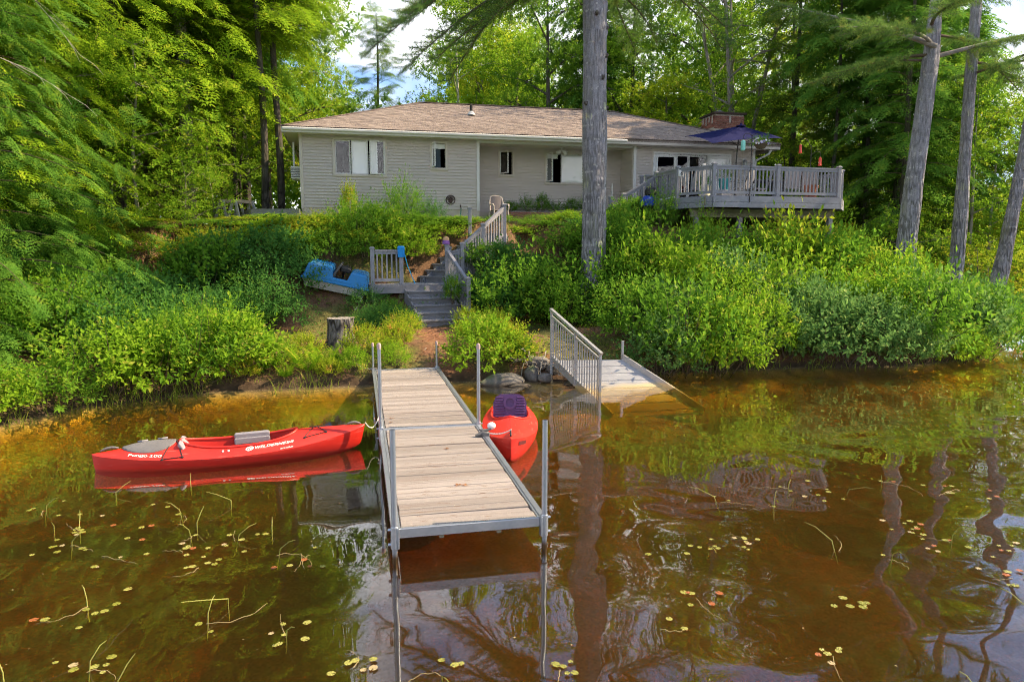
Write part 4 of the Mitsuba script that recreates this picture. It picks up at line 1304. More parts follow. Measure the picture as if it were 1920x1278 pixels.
part(k2, 'carry_handle', tube(q, 0.013, 8), 'black_rubber', True)
q = on_deck(h2, np.stack([np.linspace(X2_(0.015), X2_(0.06), 5), np.zeros(5)], 1), 0.02)
part(k2, 'carry_handle', tube(q, 0.016, 8), 'black_rubber', True)
# dark moulded maker's plate on the bow flank (its small raised marks cannot be read)
def flank(xs, zs_):
    t = xs / h2.L + 0.5
    z = h2.zs(t) - zs_
    thq = np.arcsin(np.clip((z - h2.zs(t)) / (h2.zk(t) - h2.zs(t)), 0, 1) ** (1 / 1.15))
    return np.stack([xs, h2.b(t) * np.cos(thq) ** 0.72 + 0.002, z], -1)


gx, gy = np.meshgrid(np.linspace(X2_(0.955), X2_(0.885), 9), np.linspace(0.035, 0.085, 4), indexing='ij')
fv = flank(gx, gy).reshape(-1, 3)
plate = part(k2, 'name_plate', (fv, grid_faces(9, 4)), 'decal_dark')

# ropes
def sag(p, q, s, n=14):
    t = np.linspace(0, 1, n)[:, None]
    r = np.array(p) * (1 - t) + np.array(q) * t
    r[:, 2] -= s * 4 * (t * (1 - t))[:, 0]
    return r


solo('mooring_rope', join(tube(sag((0.03, 9.27, 0.33), (0.215, 9.62, 0.30), 0.10), 0.008, 6), tube([(0.2, 9.58, 0.29), (0.225, 9.60, 0.33), (0.25, 9.63, 0.30), (0.222, 9.65, 0.27), (0.2, 9.6, 0.29)], 0.008, 6)), 'rope_white', 'white rope tying the bow of the long kayak to the left dock rail', 'rope', True)
solo('mooring_rope', tube(sag((1.56, 8.45, 0.31), (1.80, 8.22, 0.40), 0.03), 0.008, 6), 'rope_white', 'short white rope tying the short kayak to the right dock rail', 'rope', True)
cl = thing('dock_cleat', 'grey cleat with white float clamped on the right dock rail beside the short kayak', 'cleat')
part(cl, 'clamp', join(cbox(1.46, 1.56, 8.40, 8.52, 0.20, 0.335, 0.01), tube([(1.43, 8.46, 0.36), (1.5, 8.46, 0.345), (1.59, 8.46, 0.36)], [0.012, 0.02, 0.012], 8), tube([(1.38, 8.42, 0.295), (1.44, 8.44, 0.30), (1.5, 8.45, 0.33)], [0.01, 0.03, 0.03], 7)), 'dark_grey_metal', 40)
sp = trimesh.creation.icosphere(3, 0.055)
sp.apply_scale([1, 1, 0.85])
sp.apply_translation([1.60, 8.50, 0.39])
part(cl, 'float', sp, 'plastic_white', True)

# ------------------------------------------------------------------ pedal boat on the bank
pb = thing('pedal_boat', 'faded blue pedal boat with white bottom tilted on the bank beside the stair landing', 'pedal boat',
           to=T().translate([-0.56, 19.25, 1.86]).rotate([0, 0, 1], -3).rotate([0, 1, 0], 13).rotate([1, 0, 0], 6))


def taper(x0, x1, y0, y1, z0, z1, i, j=None):
    j = i if j is None else j
    p = [[x0, y0, z0], [x1, y0, z0], [x1, y1, z0], [x0, y1, z0], [x0 + i, y0 + j, z1], [x1 - i, y0 + j, z1], [x1 - i, y1 - j, z1], [x0 + i, y1 - j, z1]]
    # rounded top edge
    q = [[x0 + i * 0.8, y0 + j * 0.8, z1 - 0.035], [x1 - i * 0.8, y0 + j * 0.8, z1 - 0.035], [x1 - i * 0.8, y1 - j * 0.8, z1 - 0.035], [x0 + i * 0.8, y1 - j * 0.8, z1 - 0.035]]
    p[4:] = [[a[0] + sx_ * 0.03, a[1] + sy_ * 0.03, a[2]] for a, sx_, sy_ in zip(p[4:], (1, -1, -1, 1), (1, 1, -1, -1))]
    m = trimesh.convex.convex_hull(np.array(p + q))
    return np.array(m.vertices), np.array(m.faces)


part(pb, 'bottom_hull', taper(-0.86, 0.84, -0.52, 0.52, -0.02, -0.20, 0.14, 0.12), 'hull_white', 30)
part(pb, 'flange', cbox(-0.90, 0.88, -0.56, 0.56, -0.02, 0.03, 0.012), 'faded_blue_plastic')
part(pb, 'side_wall', join(taper(-0.30, 0.40, -0.54, -0.44, 0.03, 0.14, 0.01, 0.01), taper(-0.30, 0.40, 0.44, 0.54, 0.03, 0.14, 0.01, 0.01)), 'faded_blue_plastic', 30)
for nm, x0, x1, zt in (('stern_tub', -0.86, -0.08, 0.40), ('bow_tub', 0.24, 0.84, 0.36)):
    tb = part(pb, nm, taper(x0, x1, -0.54, 0.54, 0.03, zt, 0.10, 0.09), 'faded_blue_plastic', 30)
    nr = 4 if nm == 'stern_tub' else 3
    for r in range(nr):
        x = x0 + 0.18 + r * (x1 - x0 - 0.36) / (nr - 0.5)
        part(tb, 'rib', cbox(x, x + 0.05, -0.40, 0.40, zt - 0.002, zt + 0.018, 0.008), 'faded_blue_plastic')
part(pb, 'seat', join(bar((-0.14, 0, 0.10), (0.02, 0, 0.47), 0.86, 0.05, up=(1, 0, 0)), cbox(-0.12, 0.2, -0.40, 0.40, 0.03, 0.10, 0.01)), 'dark_grey_metal', 30)
part(pb, 'steering_lever', join(tube([(0.10, 0.0, 0.05), (0.12, 0, 0.40), (0.20, 0, 0.46)], 0.03, 8), cbox(0.02, 0.30, -0.32, 0.10, 0.30, 0.44, 0.03)), 'black_rubber', 40)
part(pb, 'tow_rope', tube([(0.72, -0.55, 0.0), (0.74, -0.66, -0.16), (0.68, -0.78, -0.42), (0.60, -1.0, -0.55), (0.52, -1.25, -0.72)], 0.012, 6), 'rope_white', True)

# ------------------------------------------------------------------ stump, rocks, roots
gz = lambda x, y: float(ground_z(x, y))
stp = thing('tree_stump', 'weathered grey tree stump with flared roots on the bank left of the dock', 'stump')
a = np.linspace(0, 2 * np.pi, 72, endpoint=False)
rows = []
zb, zt = gz(-0.42, 15.6) - 0.15, 1.17
for k_, s in enumerate(np.linspace(0, 1, 22)):
    fl_ = 0.285 + 0.14 * (1 - s) ** 3 * (0.6 + 0.6 * np.sin(a * 3 + 1) * np.sin(a * 2))
    pts = np.stack([np.cos(a) * 3, np.sin(a) * 3, a * 0 + s * 0.6], -1)
    r = fl_ * (1 + 0.10 * (meshkit.noise(pts * np.array([2.2, 2.2, 1]), 4) - 0.5) + 0.06 * (meshkit.noise(pts * np.array([5, 5, 1.5]), 5) - 0.5))
    rows.append(np.stack([-0.42 + r * np.cos(a), 15.6 + r * np.sin(a), a * 0 + zb + (zt - zb) * s + (0.02 * meshkit.noise(pts * 2, 9) if k_ == 21 else 0)], 1))
R_ = np.array(rows)
i = np.arange(72)
f = np.vstack([np.vstack([np.stack([r * 72 + i, r * 72 + (i + 1) % 72, (r + 1) * 72 + (i + 1) % 72], 1), np.stack([r * 72 + i, (r + 1) * 72 + (i + 1) % 72, (r + 1) * 72 + i], 1)]) for r in range(21)])
part(stp, 'bark', (R_.reshape(-1, 3), f), 'stump_bark', 50)
top = np.vstack([R_[-1] * [1, 1, 1] + 0, [[-0.42, 15.6, zt - 0.006]]])
part(stp, 'cut_face', (top, np.stack([i, (i + 1) % 72, i * 0 + 72], 1)), 'stump_wood')
solo('chip', mv(cbox(-0.04, 0.05, -0.03, 0.03, 0, 0.03, 0.008), (-0.17, 15.5, zt + 0.005)), 'raw_wood', 'small pale wood chip lying on top of the stump', 'wood chip')


def rock(x, y, z, s, sc, seed, label, name='rock'):
    m = trimesh.creation.icosphere(3, 1.0)
    v = np.array(m.vertices)
    n_ = meshkit.fbm(v * 1.1 + seed * 7.3, 4, seed)
    v = v * (0.72 + 0.62 * n_)[:, None]
    # a few flat breaks
    r = np.random.default_rng(seed)
    for _ in range(5):
        d = unit(r.normal(size=3))
        h = v @ d
        v = v - np.outer(np.maximum(h - 0.72, 0) * 0.85, d)
    v = v * np.array(sc) * s
    solo(name, mv((v, np.array(m.faces)), (x, y, z)), 'shore_rock', label, 'rock', 35)


rr = np.random.default_rng(5)
rock(2.75, 13.35, 0.02, 0.34, (1.3, 0.8, 0.55), 2, 'flat mossy grey rock at the waterline under the round bush')
rock(3.38, 13.45, 0.12, 0.20, (0.85, 0.8, 1.1), 3, 'pointed pale rock left of the root tangle by the gangway')
rock(3.62, 13.30, 0.10, 0.15, (1, 0.9, 0.8), 4, 'small grey rock third from the left below the root tangle')
rock(3.05, 13.12, -0.03, 0.16, (1.4, 0.8, 0.5), 6, 'low wet rock in the water in front of the mossy rock')
rock(3.85, 13.55, 0.22, 0.17, (1.1, 0.9, 0.8), 7, 'grey rock touching the top of the gangway')
rock(3.55, 13.62, 0.34, 0.20, (1.2, 0.8, 0.7), 8, 'dark rock on top of the bank under the root tangle')
rock(4.1, 13.05, -0.02, 0.13, (1.2, 0.9, 0.6), 9, 'small rock in the water under the gangway')
rt = []
for _ in range(34):
    p0 = np.array([rr.uniform(3.2, 4.0), rr.uniform(13.4, 13.8), rr.uniform(0.30, 0.62)])
    d = unit(np.array([rr.normal(0, 1), rr.normal(-0.6, 0.5), rr.normal(-0.4, 0.5)]))
    L = rr.uniform(0.2, 0.6)
    pts = [p0 + d * L * s + rr.normal(0, 0.025, 3) * s for s in np.linspace(0, 1, 6)]
    rt.append(tube(pts, np.linspace(rr.uniform(0.006, 0.016), 0.003, 6), 5))
solo('root_tangle', join(*rt), 'bleached_twig', 'tangle of bare roots and sticks on the bank left of the gangway', 'roots', True, kind='stuff')
for i_, (p, q, w, lb) in enumerate((((3.9, 13.3, 0.15), (4.9, 12.6, -0.03), 0.014, 'pale bare stick reaching into the water under the gangway'), ((-0.3, 14.3, 0.42), (0.35, 13.75, 0.28), 0.018, 'grey dead stick on the bank left of the dock end'), ((1.25, 14.9, 0.50), (1.7, 15.2, 0.52), 0.015, 'short pale stick lying on the needle path behind the dock'))):
    pts = [np.array(p) * (1 - s) + np.array(q) * s + rr.normal(0, 0.02, 3) for s in np.linspace(0, 1, 7)]
    solo('stick', tube(pts, np.linspace(w, w * 0.4, 7), 6), 'bleached_twig', lb, 'stick', True)

# ------------------------------------------------------------------ by the house
pc = thing('plastic_chair', 'taupe high backed plastic garden chair standing at the top of the stairs', 'chair', to=T().translate([4.62, 23.05, 3.62]).rotate([0, 0, 1], 8))
part(pc, 'seat', cbox(-0.23, 0.23, -0.22, 0.22, 0.38, 0.42, 0.012), 'plastic_mauve', 30)
bk = []
a = np.linspace(-1, 1, 13)
bp = np.array([[0.21 * s, 0.22 + 0.10 * (0.5 + 0.5 * z) - 0.03 * (1 - s * s), 0.42 + z] for z in (0.0, 0.15, 0.3, 0.42) for s in a])
bp[-13:, 2] += 0.06 * np.cos(a * np.pi / 2)
bb = bp + np.array([0, 0.02, 0])
nn = 13
fr = grid_faces(4, nn)
part(pc, 'backrest', join((bp, fr), (bb, fr[:, ::-1])), 'plastic_mauve', 40)
fp = [(-0.24, 0.20, 0.40), (-0.235, 0.28, 0.70), (-0.20, 0.31, 0.86), (-0.08, 0.32, 0.905), (0.08, 0.32, 0.905), (0.20, 0.31, 0.86), (0.235, 0.28, 0.70), (0.24, 0.20, 0.40)]
part(pc, 'back_frame', tube(fp, 0.024, 8), 'plastic_taupe', True)
for s in (-1, 1):
    part(pc, 'armrest', tube([(s * 0.24, 0.25, 0.60), (s * 0.27, 0.0, 0.61), (s * 0.27, -0.20, 0.59), (s * 0.26, -0.24, 0.52), (s * 0.25, -0.23, 0.40)], 0.024, 8), 'plastic_taupe', True)
    for y in (-0.23, 0.22):
        part(pc, 'leg', tube([(s * 0.24, y * 0.95, 0.40), (s * 0.27, y * 1.15, 0.0)], [0.028, 0.022], 8), 'plastic_taupe', True)

for i_, (x, y) in enumerate(((-4.05, 24.4), (-3.62, 24.1))):
    sh = thing('sawhorse', ('left' if i_ == 0 else 'right') + ' one of two grey wooden sawhorses standing at the edge of the woods', 'sawhorse', to=T().translate([x, y, gz(x, y)]).rotate([0, 0, 1], 52))
    part(sh, 'beam', cbox(-0.40, 0.45, -0.045, 0.045, 0.56, 0.66, 0.005), 'raw_wood')
    for sx_ in (-0.33, 0.36):
        for sy_ in (-1, 1):
            part(sh, 'leg', bar((sx_, sy_ * 0.05, 0.64), (sx_ + 0.06 * np.sign(sx_), sy_ * 0.27, -0.02), 0.09, 0.035, up=(1, 0, 0)), 'sling_grey')

sg = thing('number_sign', 'small white box sign with a black 6 and blue stripe on the deck stair railing', 'sign')
part(sg, 'board', cbox(9.60, 9.80, 20.00, 20.05, 4.93, 5.18, 0.008), 'plastic_white')
part(sg, 'stripe', box(9.60, 9.80, 19.995, 20.003, 5.125, 5.165), 'curtain_blue')
tm = meshkit.text_mesh('6', 0.115, 0.003, bold=True)
v = np.asarray(tm.vertices)
v = np.stack([v[:, 0] - tm.bounds[:, 0].mean() + 9.70, 19.9985 - v[:, 2], v[:, 1] + 4.965], 1)
part(sg, 'numeral', (v, np.asarray(tm.faces)), 'black_metal')

gr = thing('grill', 'kettle grill with cobalt blue cover and black lid half hidden before the deck stairs', 'grill', to=T().translate([8.92, 20.7, 3.45]))
part(gr, 'stand', join(*[tube([(0.25 * math.cos(t), 0.25 * math.sin(t), 0), (0.12 * math.cos(t), 0.12 * math.sin(t), 0.55)], 0.018, 6) for t in (0.4, 2.5, 4.6)]), 'black_metal', True)
part(gr, 'bowl', lathe([(0.02, 0.42), (0.18, 0.46), (0.25, 0.56), (0.28, 0.66), (0.26, 0.70)], 20), 'black_metal', 40)
part(gr, 'cover', lathe([(0.285, 0.62), (0.27, 0.72), (0.20, 0.86), (0.12, 0.93), (0.02, 0.95)], 20), 'cobalt_cover', 40)
part(gr, 'lid', lathe([(0.10, 0.94), (0.18, 0.98), (0.19, 1.10), (0.12, 1.20), (0.02, 1.24)], 18, (0.10, 0.05, 0)), 'black_metal', 40)

# blue bag and cord on the landing's left guard, a coloured hat on the right post
bb_ = post  # landing guard post g1 at lq(...)
bag = thing('blue_bag', 'bright blue bag pulled over the stair guard post with a blue cord', 'bag')
part(bag, 'fabric', taper(g1[0] - 0.085, g1[0] + 0.085, g1[1] - 0.085, g1[1] + 0.085, LZ + 0.72, LZ + 1.02, -0.012), 'blue_fabric', 40)
part(bag, 'cord', tube([(g1[0] + 0.09, g1[1] - 0.09, LZ + 0.78), (g1[0] + 0.16, g1[1] - 0.05, LZ + 0.5), (g1[0] + 0.28, g1[1] - 0.02, LZ + 0.2), (g1[0] + 0.36, g1[1], LZ + 0.02)], 0.013, 6), 'blue_rope', True)
ht = thing('hat', 'small purple and tan hat set on top of the stair rail post', 'hat')
part(ht, 'brim', lathe([(0.02, 0), (0.10, 0.0), (0.105, 0.02), (0.09, 0.10)], 16, (r1[0] - 0.02, r1[1], LZ + 1.075)), 'purple_cloth', 40)
part(ht, 'crown', lathe([(0.09, 0.10), (0.085, 0.16), (0.05, 0.20), (0.005, 0.205)], 16, (r1[0] - 0.02, r1[1], LZ + 1.075)), 'tan_cloth', 40)

# ------------------------------------------------------------------ on the deck
um = thing('umbrella', 'tilted navy blue square patio umbrella standing on the deck', 'umbrella')
Fc, Rc, Lc = np.array([10.74, 20.1, 5.96]), np.array([13.27, 20.3, 6.23]), np.array([11.09, 22.7, 6.60])
Bc = Lc + Rc - Fc
ap = np.array([12.5, 21.5, 6.80])
cs = [Fc, Rc, Bc, Lc]
V, Fs = [], []
for i_ in range(4):
    p, q = cs[i_], cs[(i_ + 1) % 4]
    N_ = 9
    base = len(V)
    for r in range(N_):
        s = r / (N_ - 1)
        for c_ in range(N_):
            w = c_ / (N_ - 1)
            e_ = p * (1 - w) + q * w
            e_ = e_ + (ap - (Fc + Bc) / 2) * 0.16 * np.sin(np.pi * w) * s   # scalloped hem
            x_ = ap * (1 - s) + e_ * s
            x_ = x_ - np.array([0, 0, 0.07]) * np.sin(np.pi * s) * np.sin(np.pi * w)
            V.append(x_)
    Fs.append(grid_faces(N_, N_) + base)
part(um, 'canopy', (np.array(V), np.vstack(Fs)), 'navy_canvas', 35)
part(um, 'finial', lathe([(0.16, -0.03), (0.15, 0.0), (0.05, 0.03), (0.02, 0.09)], 12, ap), 'navy_canvas', 40)
foot = np.array([12.36, 21.5, DZ])
part(um, 'pole', tube([foot, foot + [0.02, 0, 1.5], ap - [0.05, 0.03, 0.05]], 0.022, 10), 'dark_grey_metal', True)
for c_ in cs:
    part(um, 'rib', tube([ap - [0, 0, 0.05], (ap + c_) / 2 - [0, 0, 0.09], c_ - [0, 0, 0.01]], 0.010, 5), 'black_metal', True)
    part(um, 'strut', tube([foot + [0.05, 0, 1.85], (ap + c_) / 2 - [0, 0, 0.1]], 0.008, 5), 'black_metal', True)
part(um, 'base', lathe([(0.26, 0.0), (0.26, 0.05), (0.10, 0.09), (0.04, 0.20)], 20, foot), 'black_metal', 40)


def sling_chair(x, y, rot, label):
    c_ = thing('patio_chair', label, 'chair', 'sling chairs on the deck', T().translate([x, y, DZ]).rotate([0, 0, 1], rot))
    part(c_, 'seat', bar((0, -0.25, 0.42), (0, 0.22, 0.38), 0.50, 0.02), 'sling_grey')
    part(c_, 'backrest', bar((0, 0.22, 0.38), (0, 0.42, 0.98), 0.50, 0.02, up=(0, 1, 0)), 'sling_grey')
    for s in (-1, 1):
        part(c_, 'frame_side', tube([(s * 0.27, -0.28, 0.0), (s * 0.27, -0.26, 0.62), (s * 0.27, 0.26, 0.62), (s * 0.27, 0.36, 0.0)], 0.014, 6), 'black_metal')
        part(c_, 'back_upright', tube([(s * 0.26, 0.20, 0.36), (s * 0.26, 0.43, 1.0)], 0.014, 6), 'black_metal')
    return c_


for x, y, r, lb in ((10.85, 21.7, 200, 'grey sling patio chair beside the cream planter on the deck'), (12.25, 20.95, 215, 'grey sling patio chair under the umbrella pole'), (12.95, 21.0, 250, 'grey sling patio chair between the umbrella pole and the railing post'),
                    (13.75, 20.55, 165, 'pale sling patio chair left of the terracotta planter'), (14.62, 20.75, 150, 'grey sling patio chair nearest the right corner of the deck')):
    sling_chair(x, y, r, lb)
tb = thing('patio_table', 'low dark patio table on the deck among the chairs', 'table', to=T().translate([13.35, 21.3, DZ]))
part(tb, 'table_top', cbox(-0.55, 0.55, -0.4, 0.4, 0.66, 0.70, 0.01), 'dark_grey_metal')
for s in (-1, 1):
    for u in (-1, 1):
        part(tb, 'leg', tube([(s * 0.48, u * 0.34, 0), (s * 0.48, u * 0.34, 0.66)], 0.02, 6), 'black_metal')


def pot(name, label, x, y, z, r, h, m, n=18, foliage=None, cat='planter'):
    p = thing(name, label, cat)
    part(p, 'pot', lathe([(r * 0.72, 0), (r * 0.95, h * 0.9), (r * 1.02, h * 0.92), (r * 1.02, h), (r * 0.9, h), (r * 0.85, h * 0.9), (0.01, h * 0.88)], n, (x, y, z)), m, 35)
    return p


cp = pot('planter', 'square cream planter with grasses behind the deck railing', 10.72, 20.45, DZ, 0.24, 0.40, 'cream_pot', 4)
tp = pot('planter', 'glazed teal planter with a leafy plant on the deck', 11.55, 20.75, DZ + 0.32, 0.20, 0.36, 'teal_glaze')
part(tp, 'stand', cbox(11.38, 11.72, 20.58, 20.92, DZ + 0.004, DZ + 0.32, 0.01), 'sling_grey')
rp = pot('planter', 'reddish terracotta planter behind the right half of the deck railing', 13.98, 19.72, DZ + 0.004, 0.27, 0.42, 'terracotta', 4)

hk = thing('shepherd_hook', 'black shepherd hook pole on the deck railing holding the flower basket', 'hook')
part(hk, 'pole', tube([(11.42, 19.0, 4.1), (11.42, 19.0, 6.05)], 0.013, 8), 'black_metal', True)
for s in (-1, 1):
    a = np.linspace(0, np.pi, 9)
    part(hk, 'arm', tube([(11.42 + s * (0.14 - 0.14 * math.cos(q)), 19.0, 5.98 + 0.12 * math.sin(q)) for q in a] + [(11.42 + s * 0.29, 19.0, 5.95)], 0.008, 6), 'black_metal', True)
ch = thing('wind_chime', 'mint green cylinder wind chime hanging from the shepherd hook', 'wind chime')
part(ch, 'cylinder', lathe([(0.005, 5.60), (0.062, 5.605), (0.066, 5.62), (0.066, 5.86), (0.05, 5.88), (0.01, 5.90)], 16, (11.14, 19.0, 0)), 'mint_metal', 40)
part(ch, 'cord', tube([(11.14, 19.0, 5.96), (11.14, 19.0, 5.88)], 0.006, 5), 'black_metal')
part(ch, 'clapper_cord', tube([(11.14, 19.0, 5.6), (11.13, 19.0, 5.05)], 0.005, 5), 'raw_wood')
fh = thing('feeder_hook', 'thin black pole with two arms at the deck railing holding the red feeders', 'hook')
part(fh, 'pole', tube([(13.55, 19.2, 4.0), (13.55, 19.2, 5.84)], 0.012, 8), 'black_metal', True)
part(fh, 'arm', tube([(13.55, 19.2, 5.80), (13.40, 19.2, 6.02), (13.22, 19.2, 6.04), (13.18, 19.2, 5.98)], 0.008, 6), 'black_metal', True)
part(fh, 'arm', tube([(13.55, 19.2, 5.55), (13.70, 19.2, 5.68), (13.84, 19.2, 5.68), (13.87, 19.2, 5.62)], 0.008, 6), 'black_metal', True)
for x, z, lb in ((13.18, 5.74, 'higher orange red hummingbird feeder hanging above the deck railing'), (13.87, 5.39, 'lower deep red hummingbird feeder hanging above the deck railing')):
    fd = thing('bird_feeder', lb, 'bird feeder', 'hummingbird feeders')
    part(fd, 'bottle', lathe([(0.045, z - 0.09), (0.040, z - 0.05), (0.040, z + 0.08), (0.025, z + 0.12), (0.012, z + 0.13)], 14, (x, 19.2, 0)), 'red_plastic', 40)
    part(fd, 'tray', lathe([(0.02, z - 0.135), (0.052, z - 0.13), (0.056, z - 0.11), (0.038, z - 0.09)], 14, (x, 19.2, 0)), 'red_plastic', 40)
    part(fd, 'wire', tube([(x, 19.2, z + 0.13), (x, 19.2, z + 0.25)], 0.005, 5), 'black_metal')
# ------------------------------------------------------------------ foliage kit
ORD = 'first second third fourth fifth sixth seventh eighth ninth tenth eleventh twelfth thirteenth fourteenth fifteenth sixteenth seventeenth eighteenth nineteenth twentieth twenty-first twenty-second twenty-third twenty-fourth twenty-fifth twenty-sixth twenty-seventh twenty-eighth'.split()
def nrm(rng, n):
    return unit(rng.normal(size=(n, 3)))


def leaves(P, D, N, L, W, fold=0.18, droop=0.0):
    """n pointed leaves, each two faces folded along the midrib"""
    D = unit(D)
    S = unit(np.cross(D, N))
    N = np.cross(S, D)
    L, W = np.asarray(L)[:, None], np.asarray(W)[:, None]
    v = np.stack([P, P + 0.45 * L * D + 0.5 * W * S + fold * W * N, P + L * D - droop * L * N, P + 0.45 * L * D - 0.5 * W * S + fold * W * N], 1).reshape(-1, 3)
    b = np.arange(len(P))[:, None] * 4
    return v, np.vstack([b + [0, 1, 2], b + [0, 2, 3]])


def twig_leaves(rng, A, TD, out, tl, k, L, ratio, up=0.8):
    """k leaves along each twig (anchor A, direction TD, length tl)"""
    n = len(A)
    j = np.arange(k)
    s = (j + 0.6) / k
    P = A[:, None] + TD[:, None] * (s[None, :, None] * tl[:, None, None])
    x = unit(np.cross(TD, np.array([0.13, 0.21, 0.97])))
    y = np.cross(TD, x)
    th = j[None] * 2.4 + rng.uniform(0, 6.28, (n, 1))
    side = np.cos(th)[..., None] * x[:, None] + np.sin(th)[..., None] * y[:, None]
    D = TD[:, None] * 0.55 + side * 0.85 + rng.normal(0, 0.18, (n, k, 3)) - np.array([0, 0, 0.12])
    D[:, -1] = TD * 1.0 + rng.normal(0, 0.2, (n, 3))
    N = np.array([0, 0, up]) + 0.35 * out[:, None] + rng.normal(0, 0.32, (n, k, 3))
    ln = L * rng.uniform(0.62, 1.12, (n, k)) * (1 - 0.25 * s[None])
    return leaves(P.reshape(-1, 3), D.reshape(-1, 3), N.reshape(-1, 3), ln.ravel(), ln.ravel() * ratio)


def bush_mesh(seed, R=0.7, H=1.0, n=150, k=9, L=0.075, ratio=0.5, tl=0.34, up=0.8, shoots=0.15):
    rng = np.random.default_rng(seed)
    d = nrm(rng, n)
    d[:, 2] = np.abs(d[:, 2]) * 1.35 - 0.45
    d = unit(d)
    lump = 0.62 + 0.75 * meshkit.fbm(d * 1.5 + seed * 3.1, 2, seed)
    r = (0.40 + 0.60 * rng.uniform(0, 1, n) ** 0.55) * lump
    A = np.stack([d[:, 0] * R * r, d[:, 1] * R * r, H * (0.38 + 0.50 * d[:, 2] * r * 1.15)], 1)
    A[:, 2] = np.maximum(A[:, 2], 0.04 * H)
    TD = unit(d * np.array([0.75, 0.75, 0.5]) + np.array([0, 0, 0.55]) + rng.normal(0, 0.28, (n, 3)))
    t = tl * rng.uniform(0.6, 1.25, n)
    t[rng.uniform(size=n) < shoots] *= 1.5
    v, f = twig_leaves(rng, A, TD, d, t, k, L, ratio, up)
    v[:, 2] = np.maximum(v[:, 2], 0.01 * rng.uniform(0, 1, len(v)))
    # stems
    st_ = []
    for i in range(0, n, max(1, n // 16)):
        p1 = A[i] + TD[i] * t[i] * 0.8
        p0 = np.array([rng.normal(0, 0.06), rng.normal(0, 0.06), -0.15])
        pm = p0 * 0.45 + A[i] * 0.55 + np.array([0, 0, 0.08 * H])
        st_.append(tube([p0, pm, A[i], p1], [0.011, 0.008, 0.005, 0.002], 4, cap=False))
    return (v, f), join(*st_)


def conifer_frond(nt, wide, droop):
    """flat feathery spray along +x, unit length"""
    P, D, L = [], [], []
    for i in range(nt):
        t = (i + 0.4) / nt
        ln = 0.46 * (1 - t) ** 0.65 + 0.10
        for s in (-1, 1):
            P.append([t, 0, -droop * t * t])
            D.append([0.62, s * 0.78, -0.15 - droop * t])
            L.append(ln * (0.9 + 0.2 * ((i * 7 + s) % 3) / 2))
    P.append([0.82, 0, -droop * 0.7])
    D.append([1, 0, -droop * 1.8])
    L.append(0.32)
    P, D, L = np.array(P), np.array(D), np.array(L)
    return leaves(P, D, np.tile([0, 0, 1.0], (len(P), 1)), L, L * 0 + wide, fold=0.1, droop=0.12)


def conifer_spray(nt, ns, leaf, wide, droop, seed=0):
    """flat two-level spray: side twigs set with short needle sprigs, one triangle each"""
    rng = np.random.default_rng(seed)
    v = []

    def sprig(p, d, l, w):
        s = np.cross(d, [0.05, 0.0, 1.0])
        s = s / (np.linalg.norm(s) + 1e-9)
        j = rng.normal(0, 0.25, 3)
        d = d + j * 0.5
        d = d / np.linalg.norm(d)
        b = p + d * l * 0.3
        v.extend([b + s * w / 2 - d * l * 0.3, b - s * w / 2 - d * l * 0.1, p + d * l + np.array([0, 0, -0.10 * l])])

    for i in range(nt):
        t = (i + 0.3 + 0.3 * rng.uniform()) / nt
        ln = (0.42 * (1 - t) ** 0.6 + 0.06) * rng.uniform(0.8, 1.15)
        for s in (-1, 1):
            p0 = np.array([t, 0, -droop * t * t])
            d = np.array([0.66, s * 0.74, -0.12 - droop * t])
            d /= np.linalg.norm(d)
            m = max(2, int(round(ns * ln / 0.45)))
            for k in range(m):
                u = (k + 0.4) / m
                p = p0 + d * ln * u + np.array([0, 0, -0.25 * ln * u * u])
                for q in (-1, 1):
                    e = d * 0.65 + np.array([-d[1], d[0], 0]) * q * 0.75
                    sprig(p, e / np.linalg.norm(e), leaf * (1.1 - 0.4 * u) * rng.uniform(0.8, 1.2), wide)
            sprig(p0 + d * ln * 0.95, d, leaf, wide)
    for k in range(nt):
        t = 0.3 + 0.7 * k / nt
        sprig(np.array([t, 0, -droop * t * t]), np.array([1, 0, -2 * droop * t]), leaf, wide)
    v = np.array(v)
    return v, np.arange(len(v)).reshape(-1, 3)


def stamp(tpl, O_, X, N, S):
    """copies of a template: origin, x axis, up-ish normal, scale (n)"""
    X = unit(X)
    Y = unit(np.cross(N, X))
    Z = np.cross(X, Y)
    v, f = tpl
    w = O_[:, None] + S[:, None, None] * (v[None, :, 0:1] * X[:, None] + v[None, :, 1:2] * Y[:, None] + v[None, :, 2:3] * Z[:, None])
    return w.reshape(-1, 3), (f[None] + (np.arange(len(O_)) * len(v))[:, None, None]).reshape(-1, 3)


